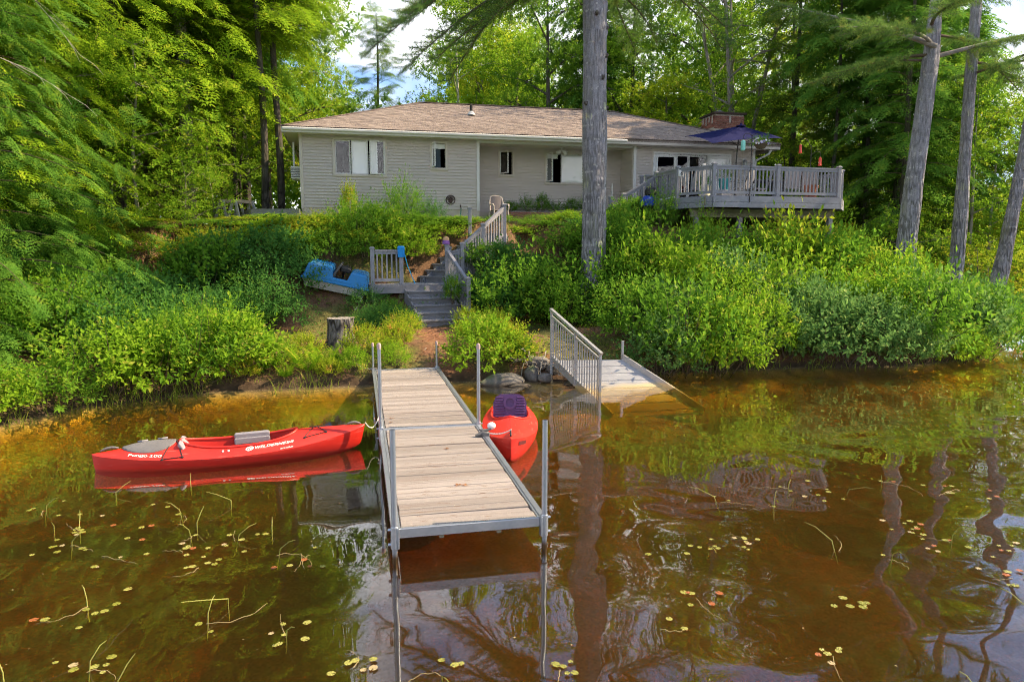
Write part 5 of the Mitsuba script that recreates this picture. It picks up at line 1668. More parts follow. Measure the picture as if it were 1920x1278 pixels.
def conifer_mesh(seed, H, R, z0=0.0, nb=70, nf=11, tpl=None, fs=0.7, droop=0.35, trunk_r=0.16, shape=0.8, bare=0.0, lean=(0, 0), fill=0):
    """hemlock or spruce: whorled drooping limbs set with flat sprays. z0: height of the lowest live limbs"""
    rng = np.random.default_rng(seed)
    zz = np.linspace(0, H, 14)
    bend = np.stack([lean[0] * (zz / H) + 0.05 * np.sin(zz * 0.7 + seed), lean[1] * (zz / H) + 0.05 * np.cos(zz * 0.6 + seed), zz], 1)
    bend[0, 2] = -0.3
    tr = tube(bend, trunk_r * (1 - 0.93 * zz / H) + 0.01, 10)
    limbs, O_, X, N, S = [], [], [], [], []
    for i in range(nb):
        t = (i + rng.uniform()) / nb
        z = z0 + (H - z0) * t ** 0.9
        phi = i * 2.39996 + rng.normal(0, 0.25)
        q = 1 - (z - z0) / (H - z0)
        ln = R * (q ** shape * 0.95 + 0.05) * rng.uniform(0.72, 1.12)
        base = np.array([np.interp(z, zz, bend[:, 0]), np.interp(z, zz, bend[:, 1]), z])
        d = np.array([math.cos(phi), math.sin(phi), 0])
        s = np.linspace(0, 1, 7)[:, None]
        rise = 0.22 + 0.35 * (1 - q)
        pts = base + d * ln * s + np.array([0, 0, 1.0]) * (rise * ln * s - droop * ln * s ** 2 * 1.5)
        limbs.append(tube(pts, (0.009 + 0.008 * ln / 2) * (1 - 0.85 * s[:, 0]), 5, cap=False))
        tang = unit(np.gradient(pts, axis=0))
        m = max(3, int(nf * (0.35 + 0.65 * ln / R)))
        for j in range(m):
            u = bare + (1 - bare) * (j + rng.uniform(0.2, 0.8)) / m
            p = np.array([np.interp(u, s[:, 0], pts[:, c_]) for c_ in range(3)])
            tg = np.array([np.interp(u, s[:, 0], tang[:, c_]) for c_ in range(3)])
            side = np.cross(np.array([0, 0, 1.0]), tg)
            sg = 1 if j % 2 else -1
            fan = 0.95 * (1 - 0.45 * u)
            O_.append(p)
            X.append(tg * 0.8 + side * sg * fan + rng.normal(0, 0.26, 3) + np.array([0, 0, -0.22]))
            N.append(np.array([0, 0, 1.0]) + rng.normal(0, 0.34, 3) + d * 0.15)
            S.append(fs * rng.uniform(0.7, 1.15) * (0.55 + 0.45 * math.sin(math.pi * min(1, u * 0.8 + 0.2))))
        O_.append(pts[-1] - tang[-1] * 0.1)
        X.append(tang[-1])
        N.append(np.array([0, 0, 1.0]))
        S.append(fs)
    for i in range(fill):
        z = z0 + (H - z0) * rng.uniform(0, 1) ** 1.3
        q = 1 - (z - z0) / (H - z0)
        phi = rng.uniform(0, 2 * math.pi)
        d = np.array([math.cos(phi), math.sin(phi), 0])
        rr = R * (q ** shape * 0.95 + 0.05) * rng.uniform(0.35, 1.0) * (0.7 + 0.5 * meshkit.noise(np.array([math.cos(phi) * 2, math.sin(phi) * 2, z * 0.8]), seed))
        O_.append(np.array([np.interp(z, zz, bend[:, 0]), np.interp(z, zz, bend[:, 1]), z - 0.25 * droop * rr]) + d * rr)
        X.append(d * 0.7 + rng.normal(0, 0.5, 3) * np.array([1, 1, 0.3]) + np.array([0, 0, -0.35]))
        N.append(np.array([0, 0, 1.0]) + rng.normal(0, 0.35, 3) + d * 0.35)
        S.append(fs * rng.uniform(0.6, 1.05))
    fol = stamp(tpl, np.array(O_), np.array(X), np.array(N), np.array(S))
    return tr, join(*limbs), fol


def decid_mesh(seed, H, R, base=0.25, nl=11, ncl=52, ntw=13, k=8, L=0.15, trunk_r=0.13, cr=1.0, stems=1, ratio=0.58, flat=1.0):
    rng = np.random.default_rng(seed)
    wood, CL = [], []
    for s_ in range(stems):
        th = s_ * 2.1 + rng.uniform(0, 6)
        ln = 0.0 if stems == 1 else rng.uniform(0.10, 0.24)
        zz = np.linspace(0, 1, 10)
        ax = np.stack([math.cos(th) * ln * H * zz ** 1.2 + 0.16 * np.sin(zz * 5 + seed) * zz, math.sin(th) * ln * H * zz ** 1.2 + 0.16 * np.cos(zz * 4 + seed) * zz, H * 0.92 * zz], 1)
        ax[0, 2] = -0.3
        wood.append(tube(ax, trunk_r * (1 - 0.9 * zz) + 0.008, 9))
        for i in range(nl):
            t = base + (0.97 - base) * (i + rng.uniform(0, 0.9)) / nl
            b0 = np.array([np.interp(t, zz, ax[:, c_]) for c_ in range(3)])
            phi = i * 2.4 + rng.normal(0, 0.4) + s_
            q = (t - base) / (1 - base)
            reach = R * math.sqrt(max(0.05, 1 - (2 * q - 0.85) ** 2 * 0.75)) * rng.uniform(0.65, 1.05)
            d = np.array([math.cos(phi), math.sin(phi), 0])
            e_ = b0 + d * reach + np.array([0, 0, reach * rng.uniform(0.15, 0.65)])
            m = b0 * 0.5 + e_ * 0.5 + np.array([0, 0, 0.10 * reach]) + rng.normal(0, 0.1, 3)
            rr_ = trunk_r * (1 - 0.85 * t) * 0.55 + 0.012
            wood.append(tube([b0, b0 * 0.75 + m * 0.25, m, e_], [rr_, rr_ * 0.8, rr_ * 0.55, 0.008], 6, cap=False))
            nsub = max(2, int(round(ncl / nl / stems)))
            for j in range(nsub):
                u = rng.uniform(0.35, 1.05)
                o = b0 * (1 - u) ** 1 + e_ * u + np.array([0, 0, 0.08 * reach * math.sin(math.pi * min(u, 1))])
                c_ = o + unit(rng.normal(size=3)) * np.array([1, 1, 0.6]) * rng.uniform(0.3, 1.0) * cr * 0.9
                wood.append(tube([o, (o + c_) / 2 + rng.normal(0, 0.05, 3), c_], [rr_ * 0.4, rr_ * 0.25, 0.004], 4, cap=False))
                CL.append(c_)
    CL = np.array(CL)
    n = len(CL)
    d = nrm(rng, n * ntw).reshape(n, ntw, 3)
    rad = cr * rng.uniform(0.25, 1.0, (n, ntw, 1)) ** 0.6
    A = (CL[:, None] + d * rad * np.array([1, 1, 0.55 * flat])).reshape(-1, 3)
    d = d.reshape(-1, 3)
    TD = unit(d * np.array([1, 1, 0.4]) + np.array([0, 0, 0.12]) + rng.normal(0, 0.35, d.shape))
    fol = twig_leaves(rng, A, TD, d, rng.uniform(0.25, 0.55, len(A)) * cr ** 0.3, k, L, ratio, 0.9)
    return join(*wood), fol


def pine_tuft(n=22, ln=0.13, w=0.0075):
    rng = np.random.default_rng(77)
    a = rng.uniform(0, 2 * np.pi, n)
    c_ = rng.uniform(0.15, 0.95, n)
    D = np.stack([c_, np.sqrt(1 - c_ ** 2) * np.cos(a), np.sqrt(1 - c_ ** 2) * np.sin(a)], 1)
    P = np.stack([rng.uniform(-0.09, 0.02, n), a * 0, a * 0], 1)
    S = unit(np.cross(D, rng.normal(size=(n, 3))))
    L = ln * rng.uniform(0.8, 1.15, n)[:, None]
    v = np.stack([P - S * w / 2, P + S * w / 2, P + D * L + np.array([0, 0, -0.012])], 1).reshape(-1, 3)
    return v, np.arange(3 * n).reshape(-1, 3)


TUFT = pine_tuft()
TUFT_BIG = pine_tuft(18, 0.20, 0.016)


def pine_limb(rng, p0, d, ln, r0, rise=0.1, sag_=0.3, tuft=None, dens=9, ts=1.0, first=0.25):
    """one white pine limb with side twigs and needle tufts"""
    d = unit(np.asarray(d, float))
    s = np.linspace(0, 1, 9)
    side = unit(np.cross(d, [0, 0, 1.0]))
    pts = p0 + d * ln * s[:, None] + np.array([0, 0, 1.0]) * (rise * ln * s - sag_ * ln * s ** 2)[:, None] + side * (0.05 * ln * np.sin(s * 4 + rng.uniform(0, 6)))[:, None]
    w = [tube(pts, r0 * (1 - 0.88 * s) + 0.003, 7, cap=False)]
    O_, X = [], []
    n = int(dens * ln)
    for i in range(n):
        u = first + (1 - first) * (i + rng.uniform()) / n
        p = np.array([np.interp(u, s, pts[:, c_]) for c_ in range(3)])
        sg = 1 if i % 2 else -1
        l2 = (0.22 + 0.20 * ln * (1 - u * 0.75)) * rng.uniform(0.6, 1.2)
        d2 = unit(d * 0.75 + side * sg * rng.uniform(0.5, 1.0) + np.array([0, 0, rng.normal(-0.05, 0.18)]))
        q = p + d2 * l2 + np.array([0, 0, -0.10 * l2])
        w.append(tube([p, (p + q) / 2 + rng.normal(0, 0.02, 3), q], [0.007, 0.005, 0.003], 4, cap=False))
        m = max(2, int(l2 / 0.085))
        for j in range(m):
            g = (j + 1) / m
            dj = unit(d2 + 0.55 * side * rng.normal() + np.array([0, 0, rng.normal(0.15, 0.3)]))
            O_.append(p * (1 - g) + q * g + dj * 0.04 * (j % 2))
            X.append(dj)
    O_.append(pts[-1])
    X.append(unit(pts[-1] - pts[-2]))
    O_, X = np.array(O_), np.array(X)
    S = ts * rng.uniform(0.75, 1.15, len(O_))
    return w, stamp(tuft, O_, X, np.tile([0.05, 0.1, 1.0], (len(O_), 1)) + rng.normal(0, 0.2, O_.shape), S)


def trunk_mesh(axis_pts, radii, n=40, rough=0.035, seed=1, knots=()):
    """bark-ridged trunk"""
    axis_pts = np.asarray(axis_pts, float)
    z = np.arange(axis_pts[0, 2], axis_pts[-1, 2], 0.07)
    cx = np.interp(z, axis_pts[:, 2], axis_pts[:, 0])
    cy = np.interp(z, axis_pts[:, 2], axis_pts[:, 1])
    r = np.interp(z, axis_pts[:, 2], radii)
    a = np.arange(n) * 2 * np.pi / n
    Z, A_ = np.meshgrid(z, a, indexing='ij')
    rr_ = r[:, None] + 0 * A_
    p = np.stack([np.cos(A_) * 5.5, np.sin(A_) * 5.5, Z * 0.9], -1)
    wob = (meshkit.fbm(p, 3, seed) - 0.5) * rough * 2 + (meshkit.noise(np.stack([np.cos(A_), np.sin(A_), Z * 0.5], -1), seed + 5) - 0.5) * 0.05
    R_ = rr_ + wob * (r[:, None] / r.max())
    for (kz, ka, kr, kh) in knots:
        da = np.angle(np.exp(1j * (A_ - ka))) * rr_
        R_ = R_ + kh * np.exp(-((Z - kz) ** 2 + da ** 2) / kr ** 2) * (1 - 1.5 * np.exp(-((Z - kz) ** 2 + da ** 2) / (kr * 0.45) ** 2))
    v = np.stack([cx[:, None] + R_ * np.cos(A_), cy[:, None] + R_ * np.sin(A_), Z], -1)
    m = len(z)
    i = np.arange(n)
    f = []
    for k_ in range(m - 1):
        b = k_ * n
        f += [np.stack([b + i, b + (i + 1) % n, b + n + (i + 1) % n], 1), np.stack([b + i, b + n + (i + 1) % n, b + n + i], 1)]
    return v.reshape(-1, 3), np.vstack(f)


# ------------------------------------------------------------------ big white pines
def white_pine(name_label, ax, rad, limbs, crown, seed, knots=(), top=None):
    rng = np.random.default_rng(seed)
    t = thing('pine_tree', name_label, 'tree')
    part(t, 'trunk', trunk_mesh(ax, rad, 52, 0.05, seed, knots), 'pine_bark', True)
    for (kz, ka, kr, kh) in knots[:6]:
        a0 = np.array([np.interp(kz, np.array(ax)[:, 2], np.array(ax)[:, 0]), 17.9, kz])
        r_ = np.interp(kz, np.array(ax)[:, 2], rad)
        d_ = np.array([math.cos(ka), math.sin(ka), 0.15])
        part(t, 'branch_stub', tube([a0 + d_ * (r_ - 0.03), a0 + d_ * (r_ + 0.03), a0 + d_ * (r_ + 0.075)], [0.075, 0.05, 0.034], 9), 'dark_bark', True)
    W, Fm = [], []
    for (z, phi, ln, r0, rise, sg_) in limbs:
        p0 = np.array([np.interp(z, np.array(ax)[:, 2], np.array(ax)[:, 0]), np.interp(z, np.array(ax)[:, 2], np.array(ax)[:, 1]), z])
        w, f = pine_limb(rng, p0, [math.cos(phi), math.sin(phi), 0], ln, r0, rise, sg_, TUFT, 11, 1.15)
        key = part(t, 'limb', join(*w), 'twig' if r0 < 0.05 else 'grey_bark', True)
        part(key, 'needles', f, 'needle_pine')
    ncr, z0, z1, R = crown
    for i in range(ncr):
        z = z0 + (z1 - z0) * (i + rng.uniform()) / ncr
        q = (z - z0) / (z1 - z0)
        ln = R * (0.95 - 0.62 * q) * rng.uniform(0.7, 1.1)
        phi = i * 2.4 + rng.normal(0, 0.3)
        p0 = np.array([np.interp(z, np.array(ax)[:, 2], np.array(ax)[:, 0]), np.interp(z, np.array(ax)[:, 2], np.array(ax)[:, 1]), z])
        w, f = pine_limb(rng, p0, [math.cos(phi), math.sin(phi), 0], ln, 0.045, 0.25, 0.22, TUFT_BIG, 7, 1.25)
        W += w
        Fm.append(f)
    part(t, 'upper_limbs', join(*W), 'twig')
    part(t, 'crown', join(*Fm), 'needle_pine')
    return t


PI = math.pi
kn = [(8.6, -1.75, 0.10, 0.055), (8.3, -0.55, 0.11, 0.065), (7.05, -1.2, 0.09, 0.055), (7.6, -0.75, 0.09, 0.055), (6.3, -0.7, 0.08, 0.045), (6.4, -2.6, 0.07, 0.035), (8.9, -0.3, 0.11, 0.055)]
white_pine('tall pine with thick lichen spotted grey trunk standing before the middle of the house',
           [(6.21, 17.9, 0.4), (6.21, 17.9, 1.1), (6.20, 17.9, 1.5), (6.19, 17.9, 2.5), (6.16, 17.9, 5.3), (6.12, 17.9, 9), (6.08, 17.9, 15), (6.0, 17.9, 25)], [0.50, 0.42, 0.365, 0.335, 0.318, 0.300, 0.21, 0.04],
           [(10.1, 2.75, 5.1, 0.05, 0.02, 0.52), (9.55, 3.0, 4.1, 0.04, 0.02, 0.52), (10.2, 3.35, 5.0, 0.045, 0.0, 0.48), (10.0, 2.4, 4.7, 0.045, 0.05, 0.55), (9.9, 3.2, 2.9, 0.04, 0.0, 0.60), (10.4, 3.0, 5.7, 0.045, 0.0, 0.48), (10.2, 0.3, 4.4, 0.045, 0.0, 0.40), (9.9, -0.1, 3.7, 0.04, 0.02, 0.40), (10.4, 0.9, 4.2, 0.04, 0.0, 0.45), (10.2, 3.8, 4.0, 0.04, 0.0, 0.42), (9.7, 0.6, 2.9, 0.035, 0.0, 0.40), (10.3, 3.55, 5.4, 0.045, 0.0, 0.5), (10.0, 2.85, 3.4, 0.04, 0.0, 0.62)],
           (34, 11, 24, 4.0), 41, kn)
white_pine('leaning grey white pine with two long limbs on the bank right of the deck',
           [(15.02, 17.0, 0.6), (15.05, 17.0, 1.4), (15.15, 17.0, 2.2), (15.35, 17.0, 5.0), (15.58, 17.0, 8.0), (15.62, 17.0, 9.6), (15.7, 17.0, 15), (15.8, 17, 21)], [0.34, 0.30, 0.27, 0.235, 0.20, 0.15, 0.10, 0.03],
           [(8.2, 2.95, 4.6, 0.075, 0.30, 0.02), (7.95, -0.15, 3.6, 0.065, 0.26, 0.03), (8.3, 3.5, 3.8, 0.05, 0.10, 0.14), (8.0, 2.2, 3.2, 0.045, 0.10, 0.16), (8.6, 0.4, 3.2, 0.045, 0.12, 0.15), (8.8, 4.2, 3.4, 0.045, 0.05, 0.14), (7.9, 3.2, 2.8, 0.035, -0.02, 0.16), (9.3, 5.3, 3.0, 0.045, 0.05, 0.12)],
           (22, 11.0, 20, 2.9), 43)
white_pine('dark trunked pine second from the right edge with a straight trunk behind golden shrubs',
           [(17.85, 18.0, 1.0), (17.95, 18.0, 2.6), (17.95, 18.0, 5), (17.92, 18.0, 8), (17.9, 18, 14), (17.9, 18, 20)], [0.25, 0.20, 0.165, 0.15, 0.10, 0.03],
           [(8.2, 0.2, 2.6, 0.04, 0.0, 0.2), (8.6, 2.8, 2.8, 0.04, 0.0, 0.2), (7.9, 4.4, 2.4, 0.035, 0.0, 0.2)], (15, 12.5, 19, 2.2), 44)
white_pine('leaning blue grey pine trunk at the right edge of the view',
           [(19.45, 18.0, 1.2), (19.75, 18.0, 2.9), (20.15, 18.0, 6.0), (20.5, 18.0, 9), (20.9, 18, 14), (21.2, 18, 19)], [0.24, 0.19, 0.165, 0.15, 0.10, 0.03],
           [(8.4, 3.0, 2.4, 0.04, 0.0, 0.2), (8.8, 1.4, 2.6, 0.04, 0.05, 0.2)], (14, 12.5, 19, 2.2), 45)

# ------------------------------------------------------------------ woods
FINE = conifer_spray(9, 6, 0.105, 0.036, 0.22, 1)
MIDF = conifer_spray(7, 5, 0.125, 0.048, 0.25, 5)
MEDF = conifer_spray(6, 4, 0.155, 0.060, 0.22, 2)
COARSE = conifer_spray(4, 3, 0.24, 0.10, 0.25, 3)


def conifer(label, x, y, fol_m, trunk_m, name='hemlock', group=None, z=None, **kw):
    t = thing(name, label, 'tree', group)
    tr, lb, fo = conifer_mesh(**kw)
    o = np.array([x, y, gz(x, y) if z is None else z])
    part(t, 'trunk', mv(tr, o), trunk_m, True)
    part(t, 'limb', mv(lb, o), 'twig')
    part(t, 'crown', mv(fo, o), fol_m)
    return t


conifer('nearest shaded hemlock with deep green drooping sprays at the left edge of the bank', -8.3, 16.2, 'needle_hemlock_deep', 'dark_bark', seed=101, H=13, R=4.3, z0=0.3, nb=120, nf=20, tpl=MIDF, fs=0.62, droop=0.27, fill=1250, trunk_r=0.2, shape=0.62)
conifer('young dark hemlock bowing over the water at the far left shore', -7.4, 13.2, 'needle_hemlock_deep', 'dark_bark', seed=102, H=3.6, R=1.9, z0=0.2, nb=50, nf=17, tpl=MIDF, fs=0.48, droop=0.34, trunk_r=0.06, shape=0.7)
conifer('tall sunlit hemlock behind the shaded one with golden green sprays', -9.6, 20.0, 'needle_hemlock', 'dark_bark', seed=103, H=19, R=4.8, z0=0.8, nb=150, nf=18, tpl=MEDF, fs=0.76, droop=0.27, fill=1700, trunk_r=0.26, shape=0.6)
conifer('tall hemlock with sunlit sprays reaching right over the sawhorses', -7.6, 25.4, 'needle_hemlock', 'dark_bark', seed=104, H=21, R=4.6, z0=2.4, nb=130, nf=18, tpl=MEDF, fs=0.80, droop=0.28, fill=900, trunk_r=0.28, shape=0.55)
conifer('pale thick trunked hemlock standing left of the sawhorses', -5.65, 26.2, 'needle_hemlock', 'grey_bark', seed=105, H=20, R=3.8, z0=4.2, nb=95, nf=15, fill=500, tpl=MEDF, fs=1.0, droop=0.33, trunk_r=0.25, shape=0.55)
conifer('left one of the twin dark trunks by the corner of the house', -3.15, 26.2, 'needle_hemlock', 'dark_bark', seed=106, H=19, R=2.7, z0=6.2, nb=84, nf=15, tpl=MEDF, fs=0.95, droop=0.30, trunk_r=0.125, shape=0.5)
conifer('right one of the twin dark trunks by the corner of the house', -2.72, 26.9, 'needle_hemlock', 'dark_bark', seed=107, H=20, R=2.7, z0=6.6, nb=84, nf=15, tpl=MEDF, fs=0.95, droop=0.30, trunk_r=0.13, shape=0.5)
conifer('slim sparse spruce rising against the sky gap behind the left end of the roof', 1.3, 41.0, 'needle_hemlock', 'dark_bark', name='spruce', seed=108, H=11.8, R=2.2, z0=1.5, nb=58, nf=9, tpl=MEDF, fs=0.8, droop=0.12, trunk_r=0.14, shape=0.7, bare=0.25)
conifer('dark layered spruce behind the umbrella', 18.6, 27.6, 'needle_spruce', 'dark_bark', name='spruce', seed=109, H=14, R=2.9, z0=0.6, nb=84, nf=13, tpl=MEDF, fs=0.9, droop=0.22, trunk_r=0.16, shape=0.6, bare=0.15)
conifer('dark spruce behind the red bird feeders', 21.0, 26.2, 'needle_spruce', 'dark_bark', name='spruce', seed=110, H=15, R=3.0, z0=0.4, nb=84, nf=13, tpl=MEDF, fs=0.95, droop=0.24, trunk_r=0.17, shape=0.55, bare=0.12)
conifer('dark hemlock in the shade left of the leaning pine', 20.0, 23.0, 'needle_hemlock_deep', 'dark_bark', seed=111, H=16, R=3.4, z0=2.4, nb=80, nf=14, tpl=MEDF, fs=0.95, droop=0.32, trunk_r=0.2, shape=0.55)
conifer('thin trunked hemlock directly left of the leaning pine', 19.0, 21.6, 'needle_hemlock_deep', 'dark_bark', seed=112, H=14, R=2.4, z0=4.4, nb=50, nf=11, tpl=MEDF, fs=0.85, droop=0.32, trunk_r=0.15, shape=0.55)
conifer('dark conifer behind the roof right of the middle pine trunk', 12.8, 37.5, 'needle_hemlock_deep', 'dark_bark', seed=113, H=14, R=3.0, z0=2.0, nb=74, nf=11, tpl=COARSE, fs=1.1, droop=0.3, trunk_r=0.18, shape=0.6)
conifer('young golden spruce row behind the roof ridge, leftmost', 4.2, 37.0, 'needle_hemlock', 'dark_bark', name='spruce', seed=114, H=6.4, R=1.5, z0=0.4, nb=44, nf=8, tpl=COARSE, fs=0.7, droop=0.12, trunk_r=0.07)
conifer('young golden spruce behind the vent pipe', 6.3, 37.5, 'needle_hemlock', 'dark_bark', name='spruce', seed=115, H=6.9, R=1.6, z0=0.4, nb=44, nf=8, tpl=COARSE, fs=0.7, droop=0.12, trunk_r=0.07)

sh = lambda x: float(np.interp(x, SH[:, 0], SH[:, 1]))
# deciduous trees: a few grown, then reused turned and scaled
PROTO = {}
for nm, kw in dict(maple=dict(seed=201, H=13, R=3.6, base=0.10, nl=15, ncl=125, ntw=17, k=9, L=0.21, trunk_r=0.16, cr=1.05),
                   birch=dict(seed=202, H=15, R=3.0, base=0.14, nl=15, ncl=110, ntw=16, k=9, L=0.18, trunk_r=0.11, cr=1.0),
                   ash=dict(seed=203, H=16, R=4.2, base=0.14, nl=16, ncl=130, ntw=17, k=9, L=0.22, trunk_r=0.18, cr=1.15),
                   multi=dict(seed=204, H=14, R=2.8, base=0.28, nl=9, ncl=125, ntw=15, k=8, L=0.17, trunk_r=0.13, cr=1.0, stems=4),
                   sapling=dict(seed=205, H=5.2, R=1.5, base=0.06, nl=11, ncl=46, ntw=14, k=9, L=0.125, trunk_r=0.04, cr=0.62)).items():
    PROTO[nm] = decid_mesh(**kw)
SHP = {}


def decid(kind, label, x, y, leaf, bark_m, rot=0, sc=(1, 1), z=None, name=None, group=None):
    w, f = PROTO[kind]
    for key, mm, m in (('w', w, bark_m), ('f', f, leaf)):
        if (kind, key, m) not in SHP:
            SHP[kind, key, m] = mikit.ply(mm, m, key == 'w')
    t = thing(name or {'maple': 'maple_tree', 'birch': 'birch_tree', 'ash': 'broadleaf_tree', 'multi': 'broadleaf_tree', 'sapling': 'sapling'}[kind], label, 'tree', group,
              T().translate([x, y, gz(x, y) if z is None else z]).rotate([0, 0, 1], rot).scale([sc[0], sc[0], sc[1]]))
    part(t, 'trunk', SHP[kind, 'w', bark_m])
    part(t, 'crown', SHP[kind, 'f', leaf])
    return t


decid('sapling', 'leafy young maple in front of the hemlocks left of the sawhorses', -6.3, 22.6, 'leaf_maple', 'grey_bark', 20, (1.35, 1.05))
for x_, y_, lf_, s_, lb_ in ((-8.4, 22.4, 'leaf_maple', 1.3, 'bushy sapling left of the young maple under the hemlocks'), (-7.3, 23.6, 'leaf_bright', 1.1, 'taller sapling behind the young maple under the hemlocks'), (-5.2, 23.2, 'leaf_maple', 0.75, 'short sapling right of the young maple near the sawhorses'),
                           (-9.8, 23.8, 'leaf_maple_gold', 1.4, 'golden sapling at the left under the tall hemlocks'), (-11.5, 24.5, 'leaf_maple', 1.5, 'far left sapling under the tall hemlocks')):
    decid('sapling', lb_, x_, y_, lf_, 'grey_bark', 77 * x_, (s_, s_ * 0.85))
decid('sapling', 'small bright sapling beside the twin dark trunks', -4.6, 24.6, 'leaf_bright', 'grey_bark', 140, (0.8, 0.62))
decid('maple', 'broad bright maple behind the left corner of the house', -4.3, 35.5, 'leaf_maple_gold', 'grey_bark', 0, (0.92, 1.42))
decid('birch', 'tall light green birch left of the sky gap', -4.2, 41, 'leaf_maple', 'birch_bark', 60, (0.95, 1.25))
decid('maple', 'maple in the woods behind the twin dark trunks', -4.8, 33.5, 'leaf_maple', 'dark_bark', 210, (1.1, 1.3))
decid('birch', 'pale stemmed birch behind the roof ridge right of the slim spruce', 6.0, 42.0, 'leaf_maple', 'birch_bark', 10, (1.1, 0.98))
decid('maple', 'golden crowned maple behind the vent pipe', 8.2, 46.5, 'leaf_maple_gold', 'grey_bark', 95, (1.05, 1.36))
decid('maple', 'rounded maple left of the middle pine trunk', 9.7, 43.0, 'leaf_maple', 'grey_bark', 160, (1.0, 0.92))
decid('ash', 'tall dark stemmed broadleaf tree beside the middle pine trunk', 10.0, 36.6, 'leaf_forest', 'dark_bark', 30, (0.9, 1.02))
decid('ash', 'spreading broadleaf tree over the right end of the roof', 14.6, 36.4, 'leaf_maple', 'dark_bark', 200, (0.95, 0.95))
decid('maple', 'yellow green maple left of the brick chimney', 15.2, 33.0, 'leaf_maple_gold', 'dark_bark', 280, (0.72, 0.62))
decid('multi', 'multi stemmed grey tree directly behind the chimney and umbrella', 16.7, 29.2, 'leaf_maple', 'grey_bark', 40, (1.0, 1.12))
decid('ash', 'broadleaf tree high behind the deck', 22.0, 33.0, 'leaf_forest', 'dark_bark', 80, (1.1, 1.1))
decid('maple', 'back lit golden maple right of the leaning pine', 25.2, 26.6, 'leaf_maple_gold', 'dark_bark', 120, (0.95, 0.95))
decid('birch', 'back lit birch between the two rightmost pines', 24.0, 22.6, 'leaf_maple_gold', 'grey_bark', 200, (0.8, 0.62))
decid('maple', 'bright maple at the right edge above the lake shore', 27.2, 22.6, 'leaf_maple', 'dark_bark', 300, (0.85, 0.85))
decid('birch', 'thin leaning tree behind the second pine from the right', 21.8, 21.4, 'leaf_maple', 'grey_bark', 330, (0.7, 0.7))
decid('sapling', 'bushy sapling between the leaning pine and the second pine', 18.6, 20.6, 'leaf_bright', 'grey_bark', 70, (1.0, 0.7))
decid('sapling', 'bushy sapling right of the second pine', 20.6, 19.8, 'leaf_gold', 'grey_bark', 190, (1.0, 0.62))
# trees deeper in the woods
rb = np.random.default_rng(17)
LF = ['leaf_forest', 'leaf_maple', 'leaf_maple_gold', 'leaf_forest']
deep = []
for i in range(34):
    x = -42 + i * 2.75 + rb.uniform(-1.2, 1.2)
    y = rb.uniform(47, 66) - (7 if x < -6 else 0) - (8 if x < -18 else 0)
    if -6.5 < x < 9.0:
        continue
    deep.append((x, y))
for i in range(26):
    x = -34 + i * 2.6 + rb.uniform(-1.2, 1.2)
    if -3 < x < 16 or x > 27:
        continue
    deep.append((x, rb.uniform(34, 44)))
for x, y in ((-13, 30), (-10.5, 33), (-16, 26), (-8.2, 36), (-12.5, 23.5), (-19, 31), (25.5, 40), (29, 44), (19.6, 42), (12.5, 48), (-2.6, 52), (9.5, 56)):
    deep.append((x, y))
for i, (x, y) in enumerate(deep):
    left = x < 2
    sc = rb.uniform(0.95, 1.3) * (1.12 if x < -3 else 0.95)
    decid(('maple', 'ash', 'birch')[i % 3], ('leafy tree deep in the woods left of the sky gap' if left else 'leafy tree deep in the woods right of the sky gap'), x, y, LF[i % 4], 'dark_bark', float(rb.uniform(0, 360)), (sc, sc * (1.0 if x < 2 or x > 12 else 0.9)), name='woodland_tree',
          group='deep woods trees left of the sky gap' if left else 'deep woods trees right of the sky gap')
# young trees filling the shade between the trunks
for i in range(44):
    x, y = (rb.uniform(-20, -3.8), rb.uniform(27, 40)) if i % 2 == 0 else (rb.uniform(17.5, 29), rb.uniform(24, 38))
    if y < sh(x) + 2:
        continue
    s_ = rb.uniform(0.8, 1.35)
    decid('sapling', 'young leafy understory tree in the woods ' + ('left of the house' if x < 5 else 'right of the house'), x, y, ('leaf_forest', 'leaf_maple', 'leaf_bright')[i % 3], 'dark_bark', float(rb.uniform(0, 360)), (s_ * 1.1, s_ * rb.uniform(0.7, 1.1)),
          name='understory_tree', group='understory trees left of the house' if x < 5 else 'understory trees right of the house')
# bare lower trunks standing in the shade of the woods, seen between the nearer trees
spots = [(-6.9, 28.5, 0.12), (-5.0, 29.5, 0.15), (-4.2, 28.2, 0.10), (-8.0, 29.0, 0.13), (-3.6, 31.0, 0.12), (-9.6, 27.2, 0.12), (21.6, 24.4, 0.13), (22.4, 25.0, 0.11), (23.0, 23.6, 0.10), (19.9, 24.8, 0.14), (24.4, 24.6, 0.12), (18.2, 24.6, 0.10)]
spots.sort(key=lambda q: (q[0] > 0, q[0] / q[1]))
for i, (x, y, r) in enumerate(spots):
    z0 = gz(x, y)
    t = thing('slim_tree', 'slim dark trunk in shaded woods ' + ('left of the house' if x < 0 else 'right of the deck') + ', ' + ORD[i % 6] + ' from the left', 'tree', 'shaded trunks left of the house' if x < 0 else 'shaded trunks right of the deck')
    a_ = np.linspace(0, 1, 8)
    part(t, 'trunk', tube(np.stack([x + 0.25 * np.sin(a_ * 3 + i), y + 0 * a_, z0 - 0.3 + 11 * a_], 1), r * (1 - 0.6 * a_), 9), 'dark_bark', True)
    tr, lb, fo = conifer_mesh(seed=300 + i, H=13, R=2.0, z0=5.5, nb=34, nf=9, tpl=COARSE, fs=0.9, droop=0.3, trunk_r=0.05, shape=0.6)
    part(t, 'crown', mv(fo, (x, y, z0)), 'needle_hemlock_deep')

